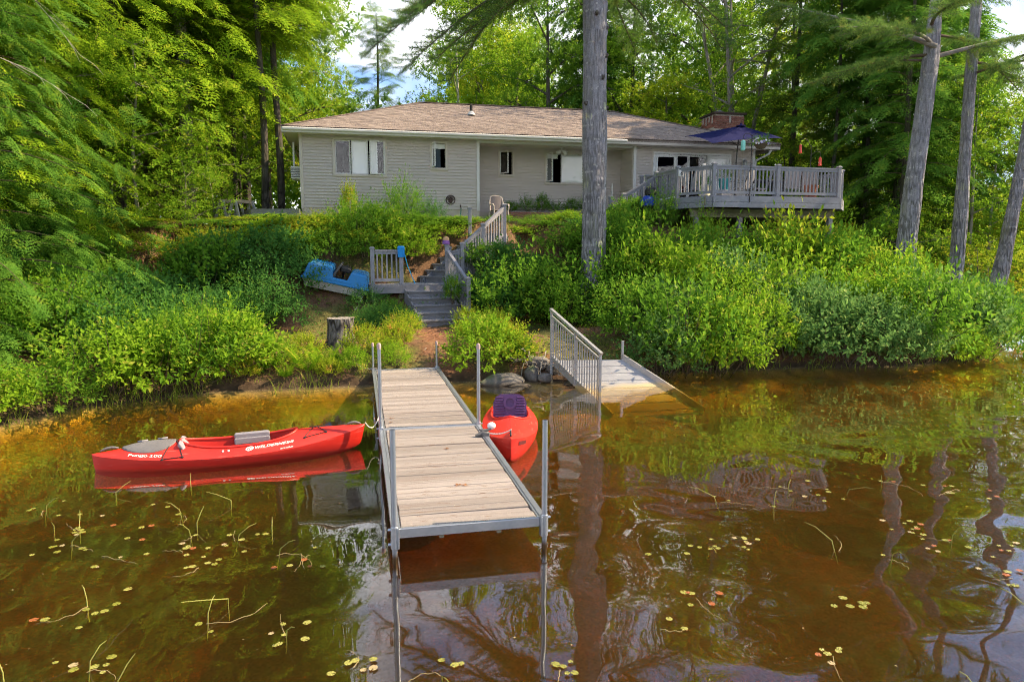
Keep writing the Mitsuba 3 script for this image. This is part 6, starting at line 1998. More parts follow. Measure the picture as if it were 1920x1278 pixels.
# dead hanging twigs in the left hemlocks
for i, (p, q, lb) in enumerate((((-7.6, 14.9, 6.35), (-5.3, 15.3, 5.55), 'bare grey dead branch sticking out at the left edge over the hemlock'), ((-7.3, 15.8, 8.6), (-5.2, 15.6, 6.4), 'long thin dead branch slanting down across the upper left hemlock'))):
    s = np.linspace(0, 1, 9)[:, None]
    pts = np.array(p) * (1 - s) + np.array(q) * s + np.array([0, 0, 0.25]) * np.sin(s * 3.1)
    g_ = [tube(pts, np.linspace(0.013, 0.003, 9), 5)]
    for j in range(2, 9):
        d = np.array([0.35, rr.normal(0, 0.3), -0.25 + rr.normal(0, 0.1)])
        g_.append(tube([pts[j], pts[j] + d * 0.6, pts[j] + d * rr.uniform(0.9, 1.5) + [0, 0, -0.08]], [0.006, 0.004, 0.002], 4))
    solo('dead_branch', join(*g_), 'bleached_twig', lb, 'branch')

# ------------------------------------------------------------------ shrubs of the bank
BP = {}
for nm, kw in dict(a=dict(seed=1, R=0.72, H=1.0, n=230, k=10, L=0.125, ratio=0.58, tl=0.40, shoots=0.25), b=dict(seed=2, R=0.80, H=1.05, n=260, k=11, L=0.100, ratio=0.48, tl=0.38, shoots=0.3),
                   c=dict(seed=3, R=0.66, H=1.1, n=210, k=10, L=0.140, ratio=0.64, tl=0.38, up=1.1, shoots=0.25), d=dict(seed=4, R=0.75, H=0.95, n=290, k=11, L=0.105, ratio=0.52, tl=0.33, shoots=0.2),
                   e=dict(seed=6, R=0.74, H=1.05, n=150, k=8, L=0.150, ratio=0.58, tl=0.42, up=1.1, shoots=0.25), f=dict(seed=7, R=0.74, H=0.95, n=380, k=11, L=0.075, ratio=0.55, tl=0.30, shoots=0.1),
                   w=dict(seed=5, R=0.70, H=0.9, n=170, k=12, L=0.15, ratio=0.30, tl=0.55, shoots=0.3)).items():
    BP[nm] = bush_mesh(**kw)
BS = {}


def shrub(kind, x, y, r, h, leaf, rot, label, group=None, name='shrub', dz=0.0):
    f, s = BP[kind]
    if (kind, leaf) not in BS:
        BS[kind, leaf] = mikit.ply(f, leaf)
    if (kind, 's') not in BS:
        BS[kind, 's'] = mikit.ply(s, 'twig')
    t = thing(name, label, 'shrub', group, T().translate([x, y, gz(x, y) + dz]).rotate([0, 0, 1], rot).scale([r, r, h]))
    part(t, 'foliage', BS[kind, leaf])
    part(t, 'stem', BS[kind, 's'])
    return t


rs = np.random.default_rng(99)


ROWS = ('front', 'second', 'third', 'fourth', 'fifth', 'sixth', 'seventh', 'eighth', 'ninth', 'tenth')


def thicket(pts, kinds, leafs, r, h, label, group, keep=None):
    """label: text with {} for the place in its row, counted from the left as one looks up the bank"""
    rows = {}
    for q in pts:
        x, y = q[:2]
        if keep is None or keep(x, y):
            rows.setdefault(q[2] if len(q) > 2 else 0, []).append((x, y))
    for ri, rk in enumerate(sorted(rows)):
        for i, (x, y) in enumerate(sorted(rows[rk], key=lambda a: a[0] / a[1])):
            sc = rs.uniform(0.78, 1.25)
            lab = label.format(ORD[i] + ' from the left' + (' in the %s row' % ROWS[ri] if len(rows) > 1 else ''))
            hf = 1 - (0.74 * min(1, max(0, (y - 20.7) / 1.2)) if x < 3.4 else 0.50 * min(1, max(0, (y - 18.8) / 2.2)) if x < 8.4 else 0.0)
            shrub(str(rs.choice(kinds)), x, y, r * sc, h * hf * sc * rs.uniform(0.75, 1.25), str(rs.choice(leafs)), float(rs.uniform(0, 360)), lab, group)


def jit(x0, x1, y0, y1, step):
    out = []
    row = 0
    y = y0
    while y <= y1 + 1e-6:
        x = x0 + (step / 2 if row % 2 else 0)
        while x <= x1:
            out.append((x + rs.uniform(-0.32, 0.32) * step, y + rs.uniform(-0.25, 0.25) * step, row))
            x += step
        y += step * 0.82
        row += 1
    return out


# left waterline
thicket([(x, sh(x) + rs.uniform(-0.05, 0.40)) for x in np.arange(-8.6, -2.0, 0.62)], ['a', 'c', 'w', 'e', 'f'], ['leaf_mid', 'leaf_bright', 'leaf_mid', 'leaf_mid', 'leaf_bright', 'leaf_gold'], 0.92, 0.95, 'leafy shrub overhanging the left shore, {}', 'waterline shrubs left of the dock')
thicket(jit(-6.4, -2.6, 14.6, 16.4, 0.95), ['a', 'b', 'c', 'e'], ['leaf_mid', 'leaf_deep', 'leaf_bright'], 0.95, 0.95, 'shrub of the thicket left of the stump, {}', 'lower thicket left of the stump')
thicket(jit(-6.8, -1.5, 17.0, 20.0, 0.98), ['b', 'd', 'c'], ['leaf_deep', 'leaf_mid', 'leaf_deep'], 1.0, 0.92, 'slope shrub left of the pedal boat, {}', 'slope shrubs left of the pedal boat', keep=lambda x, y: not (x > -2.2 and y < 18.4))
thicket(jit(-7.5, 1.5, 20.6, 22.9, 0.92), ['d', 'a', 'b'], ['leaf_gold', 'leaf_bright', 'leaf_gold', 'leaf_mid'], 0.92, 0.47, 'yellow green shrub below the house wall, {}', 'sunlit shrubs below the left half of the house', keep=lambda x, y: not (x > 0.6 and y < 21.0))
thicket([(-0.9, 20.7), (0.0, 20.5), (0.7, 20.7), (1.2, 21.3), (1.9, 21.5), (2.3, 22.1), (1.5, 22.2), (2.9, 22.6), (-1.6, 20.0), (-0.2, 21.4), (0.4, 20.9), (1.0, 20.55), (1.5, 20.75), (1.45, 21.5), (2.2, 21.4), (2.7, 22.0), (3.2, 22.7), (0.1, 20.0), (-0.7, 19.9)], ['b', 'a', 'd'], ['leaf_mid', 'leaf_bright', 'leaf_mid'], 0.95, 0.85, 'green shrub behind the stair landing, {}', 'shrubs behind the stair landing')
thicket([(0.15, 18.25), (0.75, 17.9), (0.95, 17.2), (0.6, 16.7), (0.2, 17.3), (1.0, 16.6), (0.05, 16.6)], ['b', 'd'], ['leaf_mid', 'leaf_deep'], 0.50, 0.46, 'low green plant beside the lower stairs, {}', 'low plants left of the stairs')
thicket(jit(-11.0, -7.2, 15.5, 22.6, 1.05), ['b', 'd', 'a'], ['leaf_deep', 'leaf_mid', 'leaf_deep', 'leaf_bright'], 1.05, 0.85, 'shrub under the left hemlocks, {}', 'shrubs under the left hemlocks')
# right of the stairs up to the middle pine
thicket(jit(3.7, 8.0, 17.6, 21.4, 0.98), ['c', 'a', 'e'], ['leaf_mid', 'leaf_deep', 'leaf_mid', 'leaf_bright'], 1.02, 1.02, 'shrub between stairs and middle pine, {}', 'thicket right of the stairs', keep=lambda x, y: (x - 2.65) * 0.65 - (y - 19.1) * 0.76 > 0.42 and ((x - 6.2) ** 2 + (y - 17.9) ** 2) > 0.55 and not (abs(x - 6.1) < 0.5 and y < 17.9))
thicket([(3.1, 18.4), (3.3, 17.9), (3.6, 17.4), (4.3, 17.3), (6.75, 17.2), (5.3, 17.2), (5.0, 16.9), (6.9, 16.6)], ['c', 'a'], ['leaf_mid', 'leaf_deep'], 0.75, 0.8, 'green shrub at the bank foot by the stairs, {}', 'shrubs at the foot of the bank right of the stairs')
thicket([(4.9, 21.8), (5.6, 22.1), (6.6, 21.9), (7.4, 22.3), (5.9, 21.5), (8.0, 21.7), (8.9, 21.6), (8.5, 22.6), (4.6, 22.5), (7.0, 22.8), (6.0, 22.9), (9.3, 20.9), (8.4, 20.9)], ['a', 'd', 'b'], ['leaf_mid', 'leaf_bright', 'leaf_mid'], 0.72, 0.50, 'low shrub below the brick planter, {}', 'low shrubs below the brick planter')
# right bank
thicket([(x, sh(x) + rs.uniform(-0.12, 0.25)) for x in np.arange(6.35, 15.8, 0.66)], ['d', 'f', 'e', 'a', 'd'], ['leaf_blue', 'leaf_mid', 'leaf_blue', 'leaf_bright'], 1.05, 1.22, 'shrub overhanging the water right of the gangway, {}', 'waterline shrubs right of the gangway')
thicket(jit(6.6, 16.2, 15.0, 16.6, 1.0), ['a', 'e', 'c', 'd'], ['leaf_bright', 'leaf_gold', 'leaf_mid', 'leaf_blue', 'leaf_bright'], 1.12, 1.36, 'sunlit shrub on the right bank, {}', 'sunlit thicket on the right bank', keep=lambda x, y: (x - 15.05) ** 2 + (y - 17) ** 2 > 0.7)
thicket(jit(6.8, 14.6, 17.2, 18.7, 1.0), ['a', 'c', 'e'], ['leaf_mid', 'leaf_bright', 'leaf_gold', 'leaf_mid'], 1.18, 1.45, 'tall shrub in front of the deck, {}', 'tall shrubs in front of the deck')
thicket(jit(15.2, 22.5, 17.6, 21.5, 1.15), ['a', 'e', 'd'], ['leaf_gold', 'leaf_bright', 'leaf_mid', 'leaf_gold'], 1.1, 1.0, 'golden shrub among the right pines, {}', 'shrubs among the right pines', keep=lambda x, y: y > sh(x) + 0.4 and all((x - a) ** 2 + (y - b) ** 2 > 0.5 for a, b in ((15.05, 17), (17.9, 18), (19.6, 18))))
thicket([(16.3, 15.6), (17.2, 16.3), (18.2, 17.2), (16.9, 17.0), (19.2, 18.9)], ['d', 'b'], ['leaf_mid', 'leaf_deep'], 1.05, 1.1, 'dark shrub on the right point of the shore, {}', 'shrubs on the right point')
# single plants
shrub('a', 2.42, 13.95, 0.92, 0.95, 'leaf_bright', 15, 'round light green bush right beside the dock end')
shrub('a', 3.05, 14.1, 0.72, 0.66, 'leaf_gold', 75, 'yellow green bush between the round bush and the bare roots')
shrub('d', 2.55, 16.6, 0.42, 0.62, 'leaf_gold', 40, 'small bright yellow shrub at the foot of the stairs')
shrub('c', 3.3, 14.0, 0.35, 0.45, 'leaf_mid', 120, 'little broad leaved plant over the flat rock')
shrub('w', 1.45, 22.7, 0.72, 1.15, 'leaf_mid', 10, 'tall feathery shrub standing against the house under the small left window')
shrub('c', -0.25, 22.9, 0.30, 0.95, 'leaf_gold', 50, 'single slim yellow green sapling in front of the house below the left window', name='shrub')
shrub('w', 2.35, 23.05, 0.5, 0.62, 'leaf_deep', 200, 'low dark shrub against the foundation below the wall ornament')
shrub('c', 2.35, 17.9, 0.28, 0.55, 'leaf_mid', 20, 'vine tangled in the balusters of the lower stair rail', dz=0.45)
shrub('w', 9.15, 20.1, 0.55, 1.15, 'leaf_mid', 60, 'feathery shrub growing past the grill by the deck stairs')
shrub('w', 10.0, 19.0, 0.62, 1.35, 'leaf_bright', 150, 'tall arching shrub at the left front corner of the deck')
shrub('w', 12.0, 18.6, 0.5, 1.1, 'leaf_bright', 250, 'young shoots reaching up to the deck fascia in the middle')
shrub('a', 13.0, 18.8, 0.6, 1.15, 'leaf_mid', 300, 'leafy shrub hiding the second deck post')
for i, x in enumerate((5.3, 5.9, 6.5, 7.0, 7.6, 8.2)):
    shrub('w' if i % 2 else 'd', x, 24.45, 0.34, 0.36 + 0.12 * (i % 3), 'leaf_mid', 40 * i, 'low garden plant in the brick planter, %s from the left' % ORD[i], 'plants in the brick planter', name='planter_plant', dz=4.06 - gz(x, 24.45))
# plants in the pots on the deck and the flower basket
for x, y, z, r, h, lf, lb in ((10.72, 20.45, DZ + 0.36, 0.28, 0.34, 'leaf_deep', 'grassy plant in the square cream planter'), (11.55, 20.75, DZ + 0.64, 0.30, 0.36, 'leaf_mid', 'leafy plant in the glazed teal planter')):
    shrub('w', x, y, r, h, lf, 30, lb, name='potted_plant', dz=z - gz(x, y))
fb = thing('flower_basket', 'hanging basket of white and violet petunias on the shepherd hook', 'flower basket')
part(fb, 'basket', lathe([(0.02, 5.66), (0.12, 5.68), (0.19, 5.78), (0.20, 5.82), (0.17, 5.82)], 18, (11.72, 19.0, 0)), 'twig', 40)
part(fb, 'hanger', tube([(11.71, 19.0, 5.95), (11.72, 19.0, 5.9), (11.72, 19.0, 5.8)], 0.006, 5), 'black_metal')
f_, s_ = bush_mesh(55, 0.26, 0.32, 90, 9, 0.045, 0.6, 0.14)
part(fb, 'leaves', mv(f_, (11.72, 19.0, 5.70)), 'leaf_mid')
for col, cnt in (('petal_white', 26), ('petal_violet', 18)):
    d = nrm(rs, cnt)
    d[:, 2] = np.abs(d[:, 2]) * 0.8 - 0.2
    d = unit(d)
    P_ = np.array([11.72, 19.0, 5.82]) + d * np.array([0.27, 0.27, 0.2])
    fl_ = []
    for k_ in range(5):
        th = k_ * 2 * np.pi / 5
        x_, y_ = unit(np.cross(d, [0.1, 0.2, 0.97])), None
        y_ = np.cross(d, x_)
        fl_.append(leaves(P_, x_ * math.cos(th) + y_ * math.sin(th) + 0.4 * d, d, np.full(cnt, 0.042), np.full(cnt, 0.04)))
    part(fb, 'petals', join(*fl_), col)

# ferns near the dock
def fern_mesh(seed, n=9, ln=0.6):
    rng = np.random.default_rng(seed)
    tpl = conifer_frond(13, 0.045, 0.10)
    tpl = (tpl[0] * np.array([1, 0.75, 1]), tpl[1])
    a = np.arange(n) * 2 * np.pi / n + rng.uniform(0, 0.5, n)
    X = np.stack([np.cos(a) * 0.55, np.sin(a) * 0.55, rng.uniform(0.7, 1.1, n)], 1)
    return stamp(tpl, np.zeros((n, 3)) + [0, 0, -0.02], X, np.stack([-np.cos(a), -np.sin(a), a * 0 + 0.8], 1), ln * rng.uniform(0.75, 1.15, n))


FE = [mikit.ply(fern_mesh(s), 'fern_green') for s in (1, 2, 3)]
for i, (x, y, s, lb) in enumerate(((-1.05, 14.15, 1.0, 'largest bright fern on the bank left of the dock'), (-0.72, 14.25, 0.85, 'bright fern right of the largest fern'), (-1.45, 13.95, 0.6, 'small fern left of the largest fern'), (-0.35, 14.45, 0.7, 'fern in front of the stump'), (-1.9, 14.3, 0.6, 'fern under the left thicket edge'))):
    solo('fern', FE[i % 3], None, lb, 'fern', to=T().translate([x, y, gz(x, y)]).rotate([0, 0, 1], 70 * i).scale(s))
thicket([(-0.15, 14.05), (0.05, 14.6), (-0.6, 13.95), (-2.2, 13.95), (-1.7, 14.4), (-1.2, 14.9), (0.55, 14.5), (0.75, 15.1), (0.95, 15.8), (2.75, 15.2), (3.1, 15.8), (2.6, 15.9), (0.7, 14.15)], ['d', 'b'], ['leaf_gold', 'leaf_bright', 'leaf_gold'], 0.42, 0.45, 'small plant on the bank near the dock end, {}', 'small plants near the dock end')

# grasses: low cover on the bank and blades at the waterline (nobody could count them)
def blades(P_, ln, w, rng, lean=0.5):
    n = len(P_)
    d = np.stack([rng.normal(0, lean, n), rng.normal(0, lean, n), np.ones(n)], 1)
    d = unit(d)
    s = unit(np.cross(d, rng.normal(size=(n, 3))))
    ln, w = ln[:, None], w[:, None]
    tip = P_ + d * ln + np.stack([d[:, 0], d[:, 1], d[:, 0] * 0 - 0.25], 1) * ln * 0.35
    m = P_ + d * ln * 0.55
    v = np.stack([P_ - s * w, P_ + s * w, m + s * w * 0.7, m - s * w * 0.7, tip], 1).reshape(-1, 3)
    b = np.arange(n)[:, None] * 5
    return v, np.vstack([b + [0, 1, 2], b + [0, 2, 3], b + [3, 2, 4]])


def scatter(n, x0, x1, y0, y1, seed, cond):
    rng = np.random.default_rng(seed)
    x, y = rng.uniform(x0, x1, n), rng.uniform(y0, y1, n)
    z = ground_z(x, y)
    k = cond(x, y, z, rng)
    return np.stack([x[k], y[k], z[k] - 0.01], 1), rng


def dens(x, y, s, lo=0.45, sc=1.2):
    return meshkit.fbm(np.stack([x * sc, y * sc, x * 0], -1), 3, s) > lo


off_path = lambda x, y: np.abs(x - 1.75) > 0.75
P_, rng = scatter(42000, -9, 18, 13.6, 23.2, 71, lambda x, y, z, r: (z > 0.1) & dens(x, y, 3, 0.47) & (off_path(x, y) | (y > 17.5)))
solo('grass', blades(P_, rng.uniform(0.06, 0.20, len(P_)), rng.uniform(0.003, 0.007, len(P_)), rng), 'grass_blade', 'short yellow green grass scattered over the bank', 'grass', kind='stuff')
P_, rng = scatter(3600, -7.0, 0.2, 11.5, 14.4, 72, lambda x, y, z, r: (z > -0.14) & (z < 0.26) & dens(x, y, 5, 0.40, 2.0))
solo('shore_grass', blades(P_, rng.uniform(0.15, 0.42, len(P_)), rng.uniform(0.004, 0.008, len(P_)), rng, 0.3), 'grass_blade', 'thin grass blades standing along the left waterline', 'grass', kind='stuff')
P_, rng = scatter(1500, 6.0, 16, 13.2, 15.2, 73, lambda x, y, z, r: (z > -0.15) & (z < 0.22))
solo('shore_grass', blades(P_, rng.uniform(0.12, 0.35, len(P_)), rng.uniform(0.004, 0.007, len(P_)), rng, 0.3), 'grass_blade', 'thin stalks under the shrubs along the right waterline', 'grass', kind='stuff')
# leaf litter
P_, rng = scatter(9000, -8, 18, 13.7, 20, 74, lambda x, y, z, r: (z > 0.15))
n = len(P_)
solo('leaf_litter', leaves(P_ + [0, 0, 0.015], np.stack([rng.normal(size=n), rng.normal(size=n), rng.normal(0, 0.3, n)], 1), np.array([0, 0, 1.0]) + rng.normal(0, 0.35, (n, 3)), rng.uniform(0.03, 0.07, n), rng.uniform(0.02, 0.04, n)), 'dead_leaf', 'brown fallen leaves and needles lying on the bank', 'leaf litter', kind='stuff')
# small ground plants filling between the shrubs
P_, rng = scatter(2600, -8, 18, 14.0, 23.0, 75, lambda x, y, z, r: (z > 0.25) & dens(x, y, 8, 0.42, 0.8) & (off_path(x, y) | (y > 18)) & ~((x > -2.2) & (x < 1.2) & (y < 18.3) & (r.uniform(size=len(x)) < 0.75)) & (y < 22.9))
n = len(P_)
k = 7
A = np.repeat(P_, k, 0) + np.stack([rng.normal(0, 0.05, n * k), rng.normal(0, 0.05, n * k), rng.uniform(0.03, 0.22, n * k)], 1)
D = np.stack([rng.normal(size=n * k), rng.normal(size=n * k), rng.uniform(0, 0.5, n * k)], 1)
L_ = rng.uniform(0.05, 0.095, n * k)
solo('ground_plants', leaves(A, D, np.array([0, 0, 1.0]) + rng.normal(0, 0.35, (n * k, 3)), L_, L_ * 0.55), 'leaf_mid', 'low leafy ground cover growing between the shrubs', 'ground cover', kind='stuff')
# undergrowth of the woods floor
P_, rng = scatter(2400, -26, 30, 23.5, 46, 76, lambda x, y, z, r: (z > 0.4) & ~((x > -4.5) & (x < 16.5) & (y < 34)) & dens(x, y, 9, 0.42, 0.5))
n = len(P_)
k = 14
A = np.repeat(P_, k, 0) + np.stack([rng.normal(0, 0.2, n * k), rng.normal(0, 0.2, n * k), rng.uniform(0.05, 0.9, n * k) * np.repeat(rng.uniform(0.5, 1.4, n), k)], 1)
D = np.stack([rng.normal(size=n * k), rng.normal(size=n * k), rng.uniform(-0.2, 0.4, n * k)], 1)
L_ = rng.uniform(0.08, 0.16, n * k)
solo('undergrowth', leaves(A, D, np.array([0, 0, 1.0]) + rng.normal(0, 0.35, (n * k, 3)), L_, L_ * 0.55), 'leaf_forest', 'leafy undergrowth on the floor of the woods', 'undergrowth', kind='stuff')

# the woods further back, one mass of leaves
rng = np.random.default_rng(88)
n = 17000
x, y = rng.uniform(-95, 40, n), rng.uniform(68, 100, n)
h_ = rng.uniform(0, 1, n) ** 0.8 * (11 + 6 * meshkit.noise(np.stack([x * 0.13, y * 0.1, x * 0], -1), 4)) * np.where((x > -4) & (x < 9), 0.75, 1.0)
A = np.stack([x, y, ground_z(x, y) + h_], 1)
A = np.repeat(A, 5, 0) + rng.normal(0, 0.55, (n * 5, 3))
L_ = rng.uniform(0.6, 1.1, len(A))
solo('back_woods', leaves(A, rng.normal(size=A.shape), np.array([0, 0, 1.0]) + rng.normal(0, 0.6, A.shape), L_, L_ * 0.65), 'leaf_forest', 'far back woods behind the house reading as one leafy mass', 'woods', kind='stuff')

# ------------------------------------------------------------------ far shore on the right
fh_ = sheet(np.linspace(40, 420, 60), np.linspace(-120, 420, 60), lambda X_, Y_: -1.5 + 16 * np.clip((np.hypot(X_ - 20, Y_ - 20) - 120) / 60, 0, 1) * (0.7 + 0.6 * meshkit.fbm(np.stack([X_ * 0.03, Y_ * 0.03, X_ * 0], -1), 3, 9)))
solo('far_hills', fh_, 'far_forest', kind='structure', label='low wooded hills across the lake', smooth=True)
P_ = []
rng = np.random.default_rng(8)
n = 5200
x, y = rng.uniform(80, 230, n), rng.uniform(40, 190, n)
r_ = np.hypot(x - 20, y - 20)
k = (r_ > 122) & (r_ < 165)
x, y, r_ = x[k], y[k], r_[k]
zz = -1.5 + 16 * np.clip((r_ - 120) / 60, 0, 1) * (0.7 + 0.6 * meshkit.fbm(np.stack([x * 0.03, y * 0.03, x * 0], -1), 3, 9))
xo = rng.uniform(-190, 190, 2600)
zo = rng.uniform(0, 1, 2600) * (12 + 9 * meshkit.noise(np.stack([xo * 0.09, xo * 0, xo * 0], -1), 12))
x, y, zz = np.r_[x, xo], np.r_[y, -115 + rng.normal(0, 4, 2600)], np.r_[zz, zo - 3]
A = np.repeat(np.stack([x, y, zz], 1), 9, 0) + rng.normal(0, 1.2, (len(x) * 9, 3)) + np.array([0, 0, 3.5])
L_ = rng.uniform(1.2, 2.4, len(A))
solo('far_trees', leaves(A, rng.normal(size=A.shape), np.array([0, 0, 1.0]) + rng.normal(0, 0.5, A.shape), L_, L_ * 0.7), 'leaf_forest', 'far off woods on the hills across the lake', 'woods', kind='stuff')
# ------------------------------------------------------------------ water plants, fallen leaves on the dock
rw = np.random.default_rng(31)
a = np.linspace(0.22, 2 * np.pi - 0.22, 15)
pv = np.vstack([[[0, 0, 0.002]], np.stack([np.cos(a), 0.86 * np.sin(a), 0.004 * np.sin(a * 3) ** 2], 1)])
pf = np.array([[0, i, i + 1] for i in range(1, 15)])
PAD = {m: mikit.ply((pv, pf), m) for m in ('lily_pad', 'lily_pad_rust', 'lily_pad_pale')}


def lily(cx, cy, n, spread, stem=0.0, trail=0.0, mats=('lily_pad',) * 7 + ('lily_pad_pale', 'lily_pad_rust'), s=0.026, label=None, group=None, ang=None):
    t = thing('water_lily', label, 'water plant', group)
    for i in range(n + (n > 2) * 3):
        for _ in range(8):
            q = rw.normal(0, 1, 2) * spread * 1.5
            if np.linalg.norm(q) < spread * 3:
                break
        m = str(rw.choice(mats))
        key = part(t, 'floating_leaf', PAD[m])
        r = s * rw.uniform(0.7, 1.25)
        scene[key]['to_world'] = T().translate([cx + q[0], cy + q[1], 0.006 + 0.0015 * i]).rotate([0, 0, 1], float(rw.uniform(0, 360))).scale([r, r, 1])
    stem *= 0.6
    if stem:
        d = rw.normal(0, 0.10, 2)
        part(t, 'upright_stem', tube([(cx, cy, -0.12), (cx + 0.3 * d[0], cy + 0.3 * d[1], stem * 0.45), (cx + d[0], cy + d[1], stem * 0.9), (cx + 1.5 * d[0], cy + 1.4 * d[1], stem)], [0.003, 0.0035, 0.003, 0.0015], 6), 'water_stem', True)
    if trail:
        trail *= 0.55
        th = rw.uniform(0, 6.28) if ang is None else ang
        s_ = np.linspace(0, 1, 12)
        bend = rw.uniform(-1.2, 1.2)
        x = cx + trail * s_ * np.cos(th + bend * s_)
        y = cy + trail * s_ * np.sin(th + bend * s_)
        part(t, 'trailing_stem', tube(np.stack([x, y, 0.004 + 0.012 * np.sin(s_ * 9) ** 2 - 0.01 * s_], 1), np.linspace(0.003, 0.0015, 12), 5), 'pale_stem', True)
    return t


LL, LR, LM = 'water lily on the left water below the long kayak, %s from the left', 'water lily on the open water at the lower right, %s from the left', 'water lily floating near the right side of the dock, %s from the left'
srt = lambda t: enumerate(sorted(t, key=lambda q: q[0] / q[1]))
for i, (x, y, n, sp, st_, tr) in srt(((-2.55, 6.55, 5, 0.13, 0.16, 0.5), (-2.2, 6.25, 4, 0.16, 0.0, 0.7), (-1.55, 6.2, 4, 0.07, 0.0, 0.35), (-1.15, 6.35, 4, 0.12, 0.2, 0.5), (-1.35, 5.85, 3, 0.07, 0.0, 0.4), (-2.0, 5.35, 5, 0.13, 0.22, 0.6), (-0.55, 5.95, 2, 0.07, 0.0, 0.6), (-0.5, 5.65, 2, 0.06, 0.0, 0.5),
                               (-0.75, 5.95, 2, 0.1, 0.24, 0.7), (-0.55, 4.62, 4, 0.075, 0.22, 0.6), (-1.7, 4.45, 4, 0.10, 0.25, 0.4), (-1.1, 4.9, 2, 0.06, 0.25, 0.8), (-3.15, 7.55, 4, 0.22, 0.22, 0.3), (-2.2, 7.15, 4, 0.2, 0.0, 0.0), (-1.75, 7.1, 1, 0.03, 0.26, 0.3), (-1.55, 6.55, 1, 0.05, 0.26, 0.2), (-2.6, 6.9, 3, 0.1, 0.2, 0.6), (-0.1, 4.15, 3, 0.06, 0.0, 0.4))):
    lily(x, y, n, sp, st_, tr, label=LL % ORD[i], group='water lilies below the long kayak')
for i, (x, y, n, sp, st_, tr) in srt(((2.35, 5.35, 1, 0.02, 0, 0), (2.65, 5.25, 1, 0.03, 0, 0), (1.95, 4.15, 2, 0.07, 0.0, 0.35), (2.95, 5.35, 3, 0.06, 0.12, 0.0), (3.3, 5.3, 5, 0.06, 0, 0.5), (2.4, 4.5, 3, 0.08, 0.0, 0.6), (3.45, 4.15, 5, 0.05, 0, 0), (1.15, 3.85, 3, 0.05, 0.0, 0.3), (0.42, 3.95, 3, 0.07, 0.1, 0.4), (2.9, 3.62, 3, 0.06, 0, 0.6))):
    lily(x, y, n, sp, st_, tr, label=LM % ORD[i], group='water lilies right of the dock')
for i, (x, y, n, sp, st_, tr) in srt(((4.55, 6.55, 4, 0.16, 0.14, 0.8), (3.6, 6.3, 2, 0.07, 0.22, 0.6), (4.05, 6.05, 1, 0.03, 0.28, 0.2), (5.05, 6.3, 2, 0.08, 0.2, 0.0), (5.7, 6.5, 2, 0.05, 0.16, 0.9), (6.35, 6.1, 5, 0.12, 0.0, 0.7), (5.0, 5.35, 7, 0.07, 0, 0), (5.1, 4.95, 6, 0.16, 0.28, 0.5), (5.55, 4.7, 4, 0.06, 0, 0), (6.1, 4.75, 8, 0.13, 0.12, 0.4), (6.9, 4.9, 7, 0.16, 0.0, 0.6), (7.0, 4.35, 9, 0.14, 0.0, 0.7),
                               (5.0, 4.25, 5, 0.08, 0.0, 0.3), (5.75, 4.2, 6, 0.08, 0, 0), (6.3, 4.1, 6, 0.07, 0, 0.3), (5.45, 4.4, 4, 0.06, 0, 0), (5.0, 3.55, 6, 0.16, 0.0, 0.5), (5.9, 3.75, 3, 0.08, 0.0, 0.3), (4.2, 3.05, 5, 0.09, 0.0, 0.4), (4.55, 3.65, 0, 0.1, 0.30, 0.6), (5.05, 3.3, 0, 0.1, 0.28, 0.2), (4.95, 2.95, 1, 0.05, 0.32, 0.0), (6.3, 3.3, 0, 0.1, 0.0, 0.8), (4.0, 5.0, 0, 0.1, 0.3, 0.7), (4.3, 4.75, 1, 0.05, 0.32, 0.3), (3.4, 3.0, 0, 0.1, 0.3, 0.3))):
    lily(x, y, n, sp, st_, tr, label=LR % ORD[i], group='water lilies at the lower right')
# single upright stalks in the left water
for i, (x, y, h) in enumerate(sorted(((-2.95, 5.55, 0.34), (-3.05, 5.65, 0.25), (-2.75, 5.2, 0.2), (-1.35, 7.35, 0.26), (-1.55, 6.75, 0.30), (-0.85, 6.5, 0.2), (-1.0, 5.15, 0.28), (-2.15, 4.45, 0.36), (-1.45, 4.2, 0.34), (-2.85, 7.0, 0.22), (-2.6, 7.9, 0.2), (-1.9, 8.1, 0.14)), key=lambda q: q[0] / q[1])):
    h *= 0.6
    d = rw.normal(0, 0.07, 2)
    solo('water_stalk', tube([(x, y, -0.12), (x, y, h * 0.3), (x + d[0], y + d[1], h * 0.75), (x + 1.8 * d[0], y + 1.6 * d[1], h)], [0.0034, 0.0038, 0.0034, 0.002], 6), 'water_stem', 'green water stalk standing in the left water, %s from the left' % ORD[i], 'water plant', True, group='upright stalks in the left water')
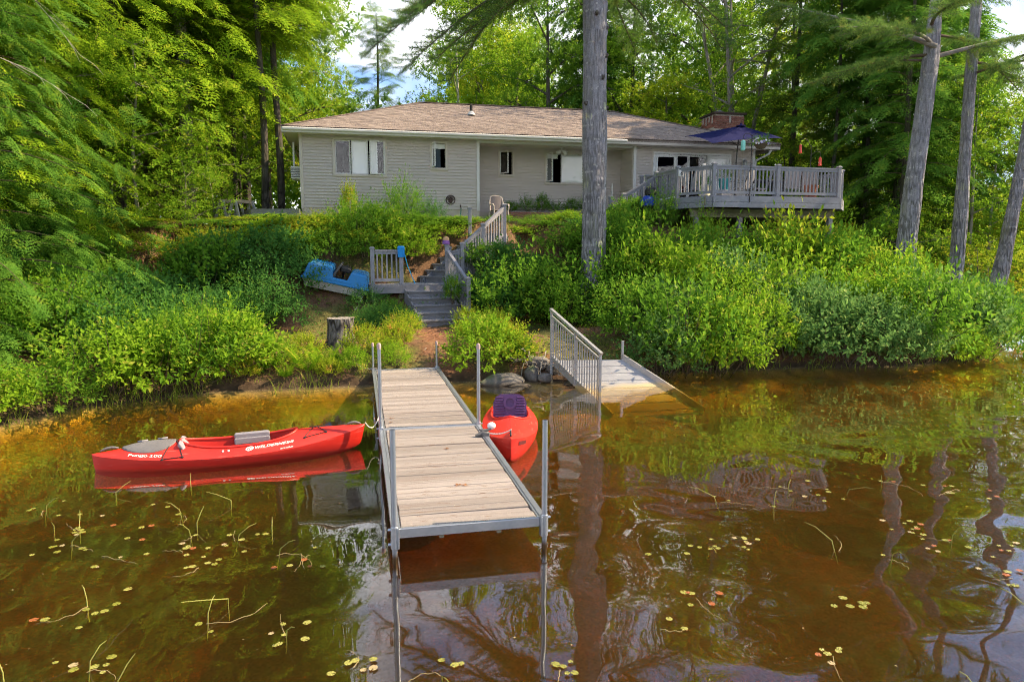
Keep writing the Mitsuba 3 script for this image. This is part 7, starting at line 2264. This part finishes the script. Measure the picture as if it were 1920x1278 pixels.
# bits afloat and leaves sunk on the bottom (nobody could count them)
n = 650
x, y = rw.uniform(-6.5, 12, n), rw.uniform(2.2, 13.2, n)
k = (y < np.interp(x, SH[:, 0], SH[:, 1]) - 0.1) & ~((x > 0.1) & (x < 1.7) & (y > 5.4)) & (np.hypot(x + 1.56, (y - 9.07) * 3) > 2.0)
x, y = x[k], y[k]
n = len(x)
L_ = rw.uniform(0.006, 0.022, n)
solo('floating_debris', leaves(np.stack([x, y, np.full(n, 0.007)], 1), np.stack([rw.normal(size=n), rw.normal(size=n), rw.normal(0, 0.1, n)], 1), np.tile([0, 0, 1.0], (n, 1)), L_, L_ * rw.uniform(0.25, 0.8, n)), 'pale_stem', 'tiny bits of leaf and stem floating on the water', 'debris', kind='stuff')
n = 2600
x, y = rw.uniform(-8, 16, n), rw.uniform(4.5, 13.8, n)
z = ground_z(x, y)
k = (z < -0.06) & (z > -0.9)
x, y, z = x[k], y[k], z[k]
n = len(x)
L_ = rw.uniform(0.04, 0.09, n)
solo('sunken_leaves', leaves(np.stack([x, y, z + 0.012], 1), np.stack([rw.normal(size=n), rw.normal(size=n), rw.normal(0, 0.2, n)], 1), np.array([0, 0, 1.0]) + rw.normal(0, 0.3, (n, 3)), L_, L_ * 0.55), 'dead_leaf', 'brown leaves sunk on the shallow lake bottom', 'leaf litter', kind='stuff')
# fallen leaves on the planks
for i, (x, y, s, lb) in enumerate(((0.90, 6.62, 0.055, 'curled brown leaf lying mid way along the front dock section'), (0.98, 6.60, 0.05, 'small brown leaf right of the curled leaf on the dock'), (0.40, 9.65, 0.05, 'dry leaf beside the left middle dock post'), (0.37, 9.40, 0.05, 'dry curled leaf nearest the left dock rail'), (0.95, 7.95, 0.05, 'dark red leaf on the dock just before the middle joint'))):
    v, f = leaves(np.zeros((3, 3)), np.array([[1, 0.2, 0.2], [-0.2, 1, 0.25], [-0.6, -0.9, 0.1]]), np.tile([0, 0, 1.0], (3, 1)), np.array([1.0, 0.8, 0.7]), np.array([0.6, 0.5, 0.4]))
    solo('fallen_leaf', mikit.ply((v * s, f), 'dead_leaf'), None, lb, 'leaf', to=T().translate([x, y, DKZ + 0.006]).rotate([0, 0, 1], 77 * i))
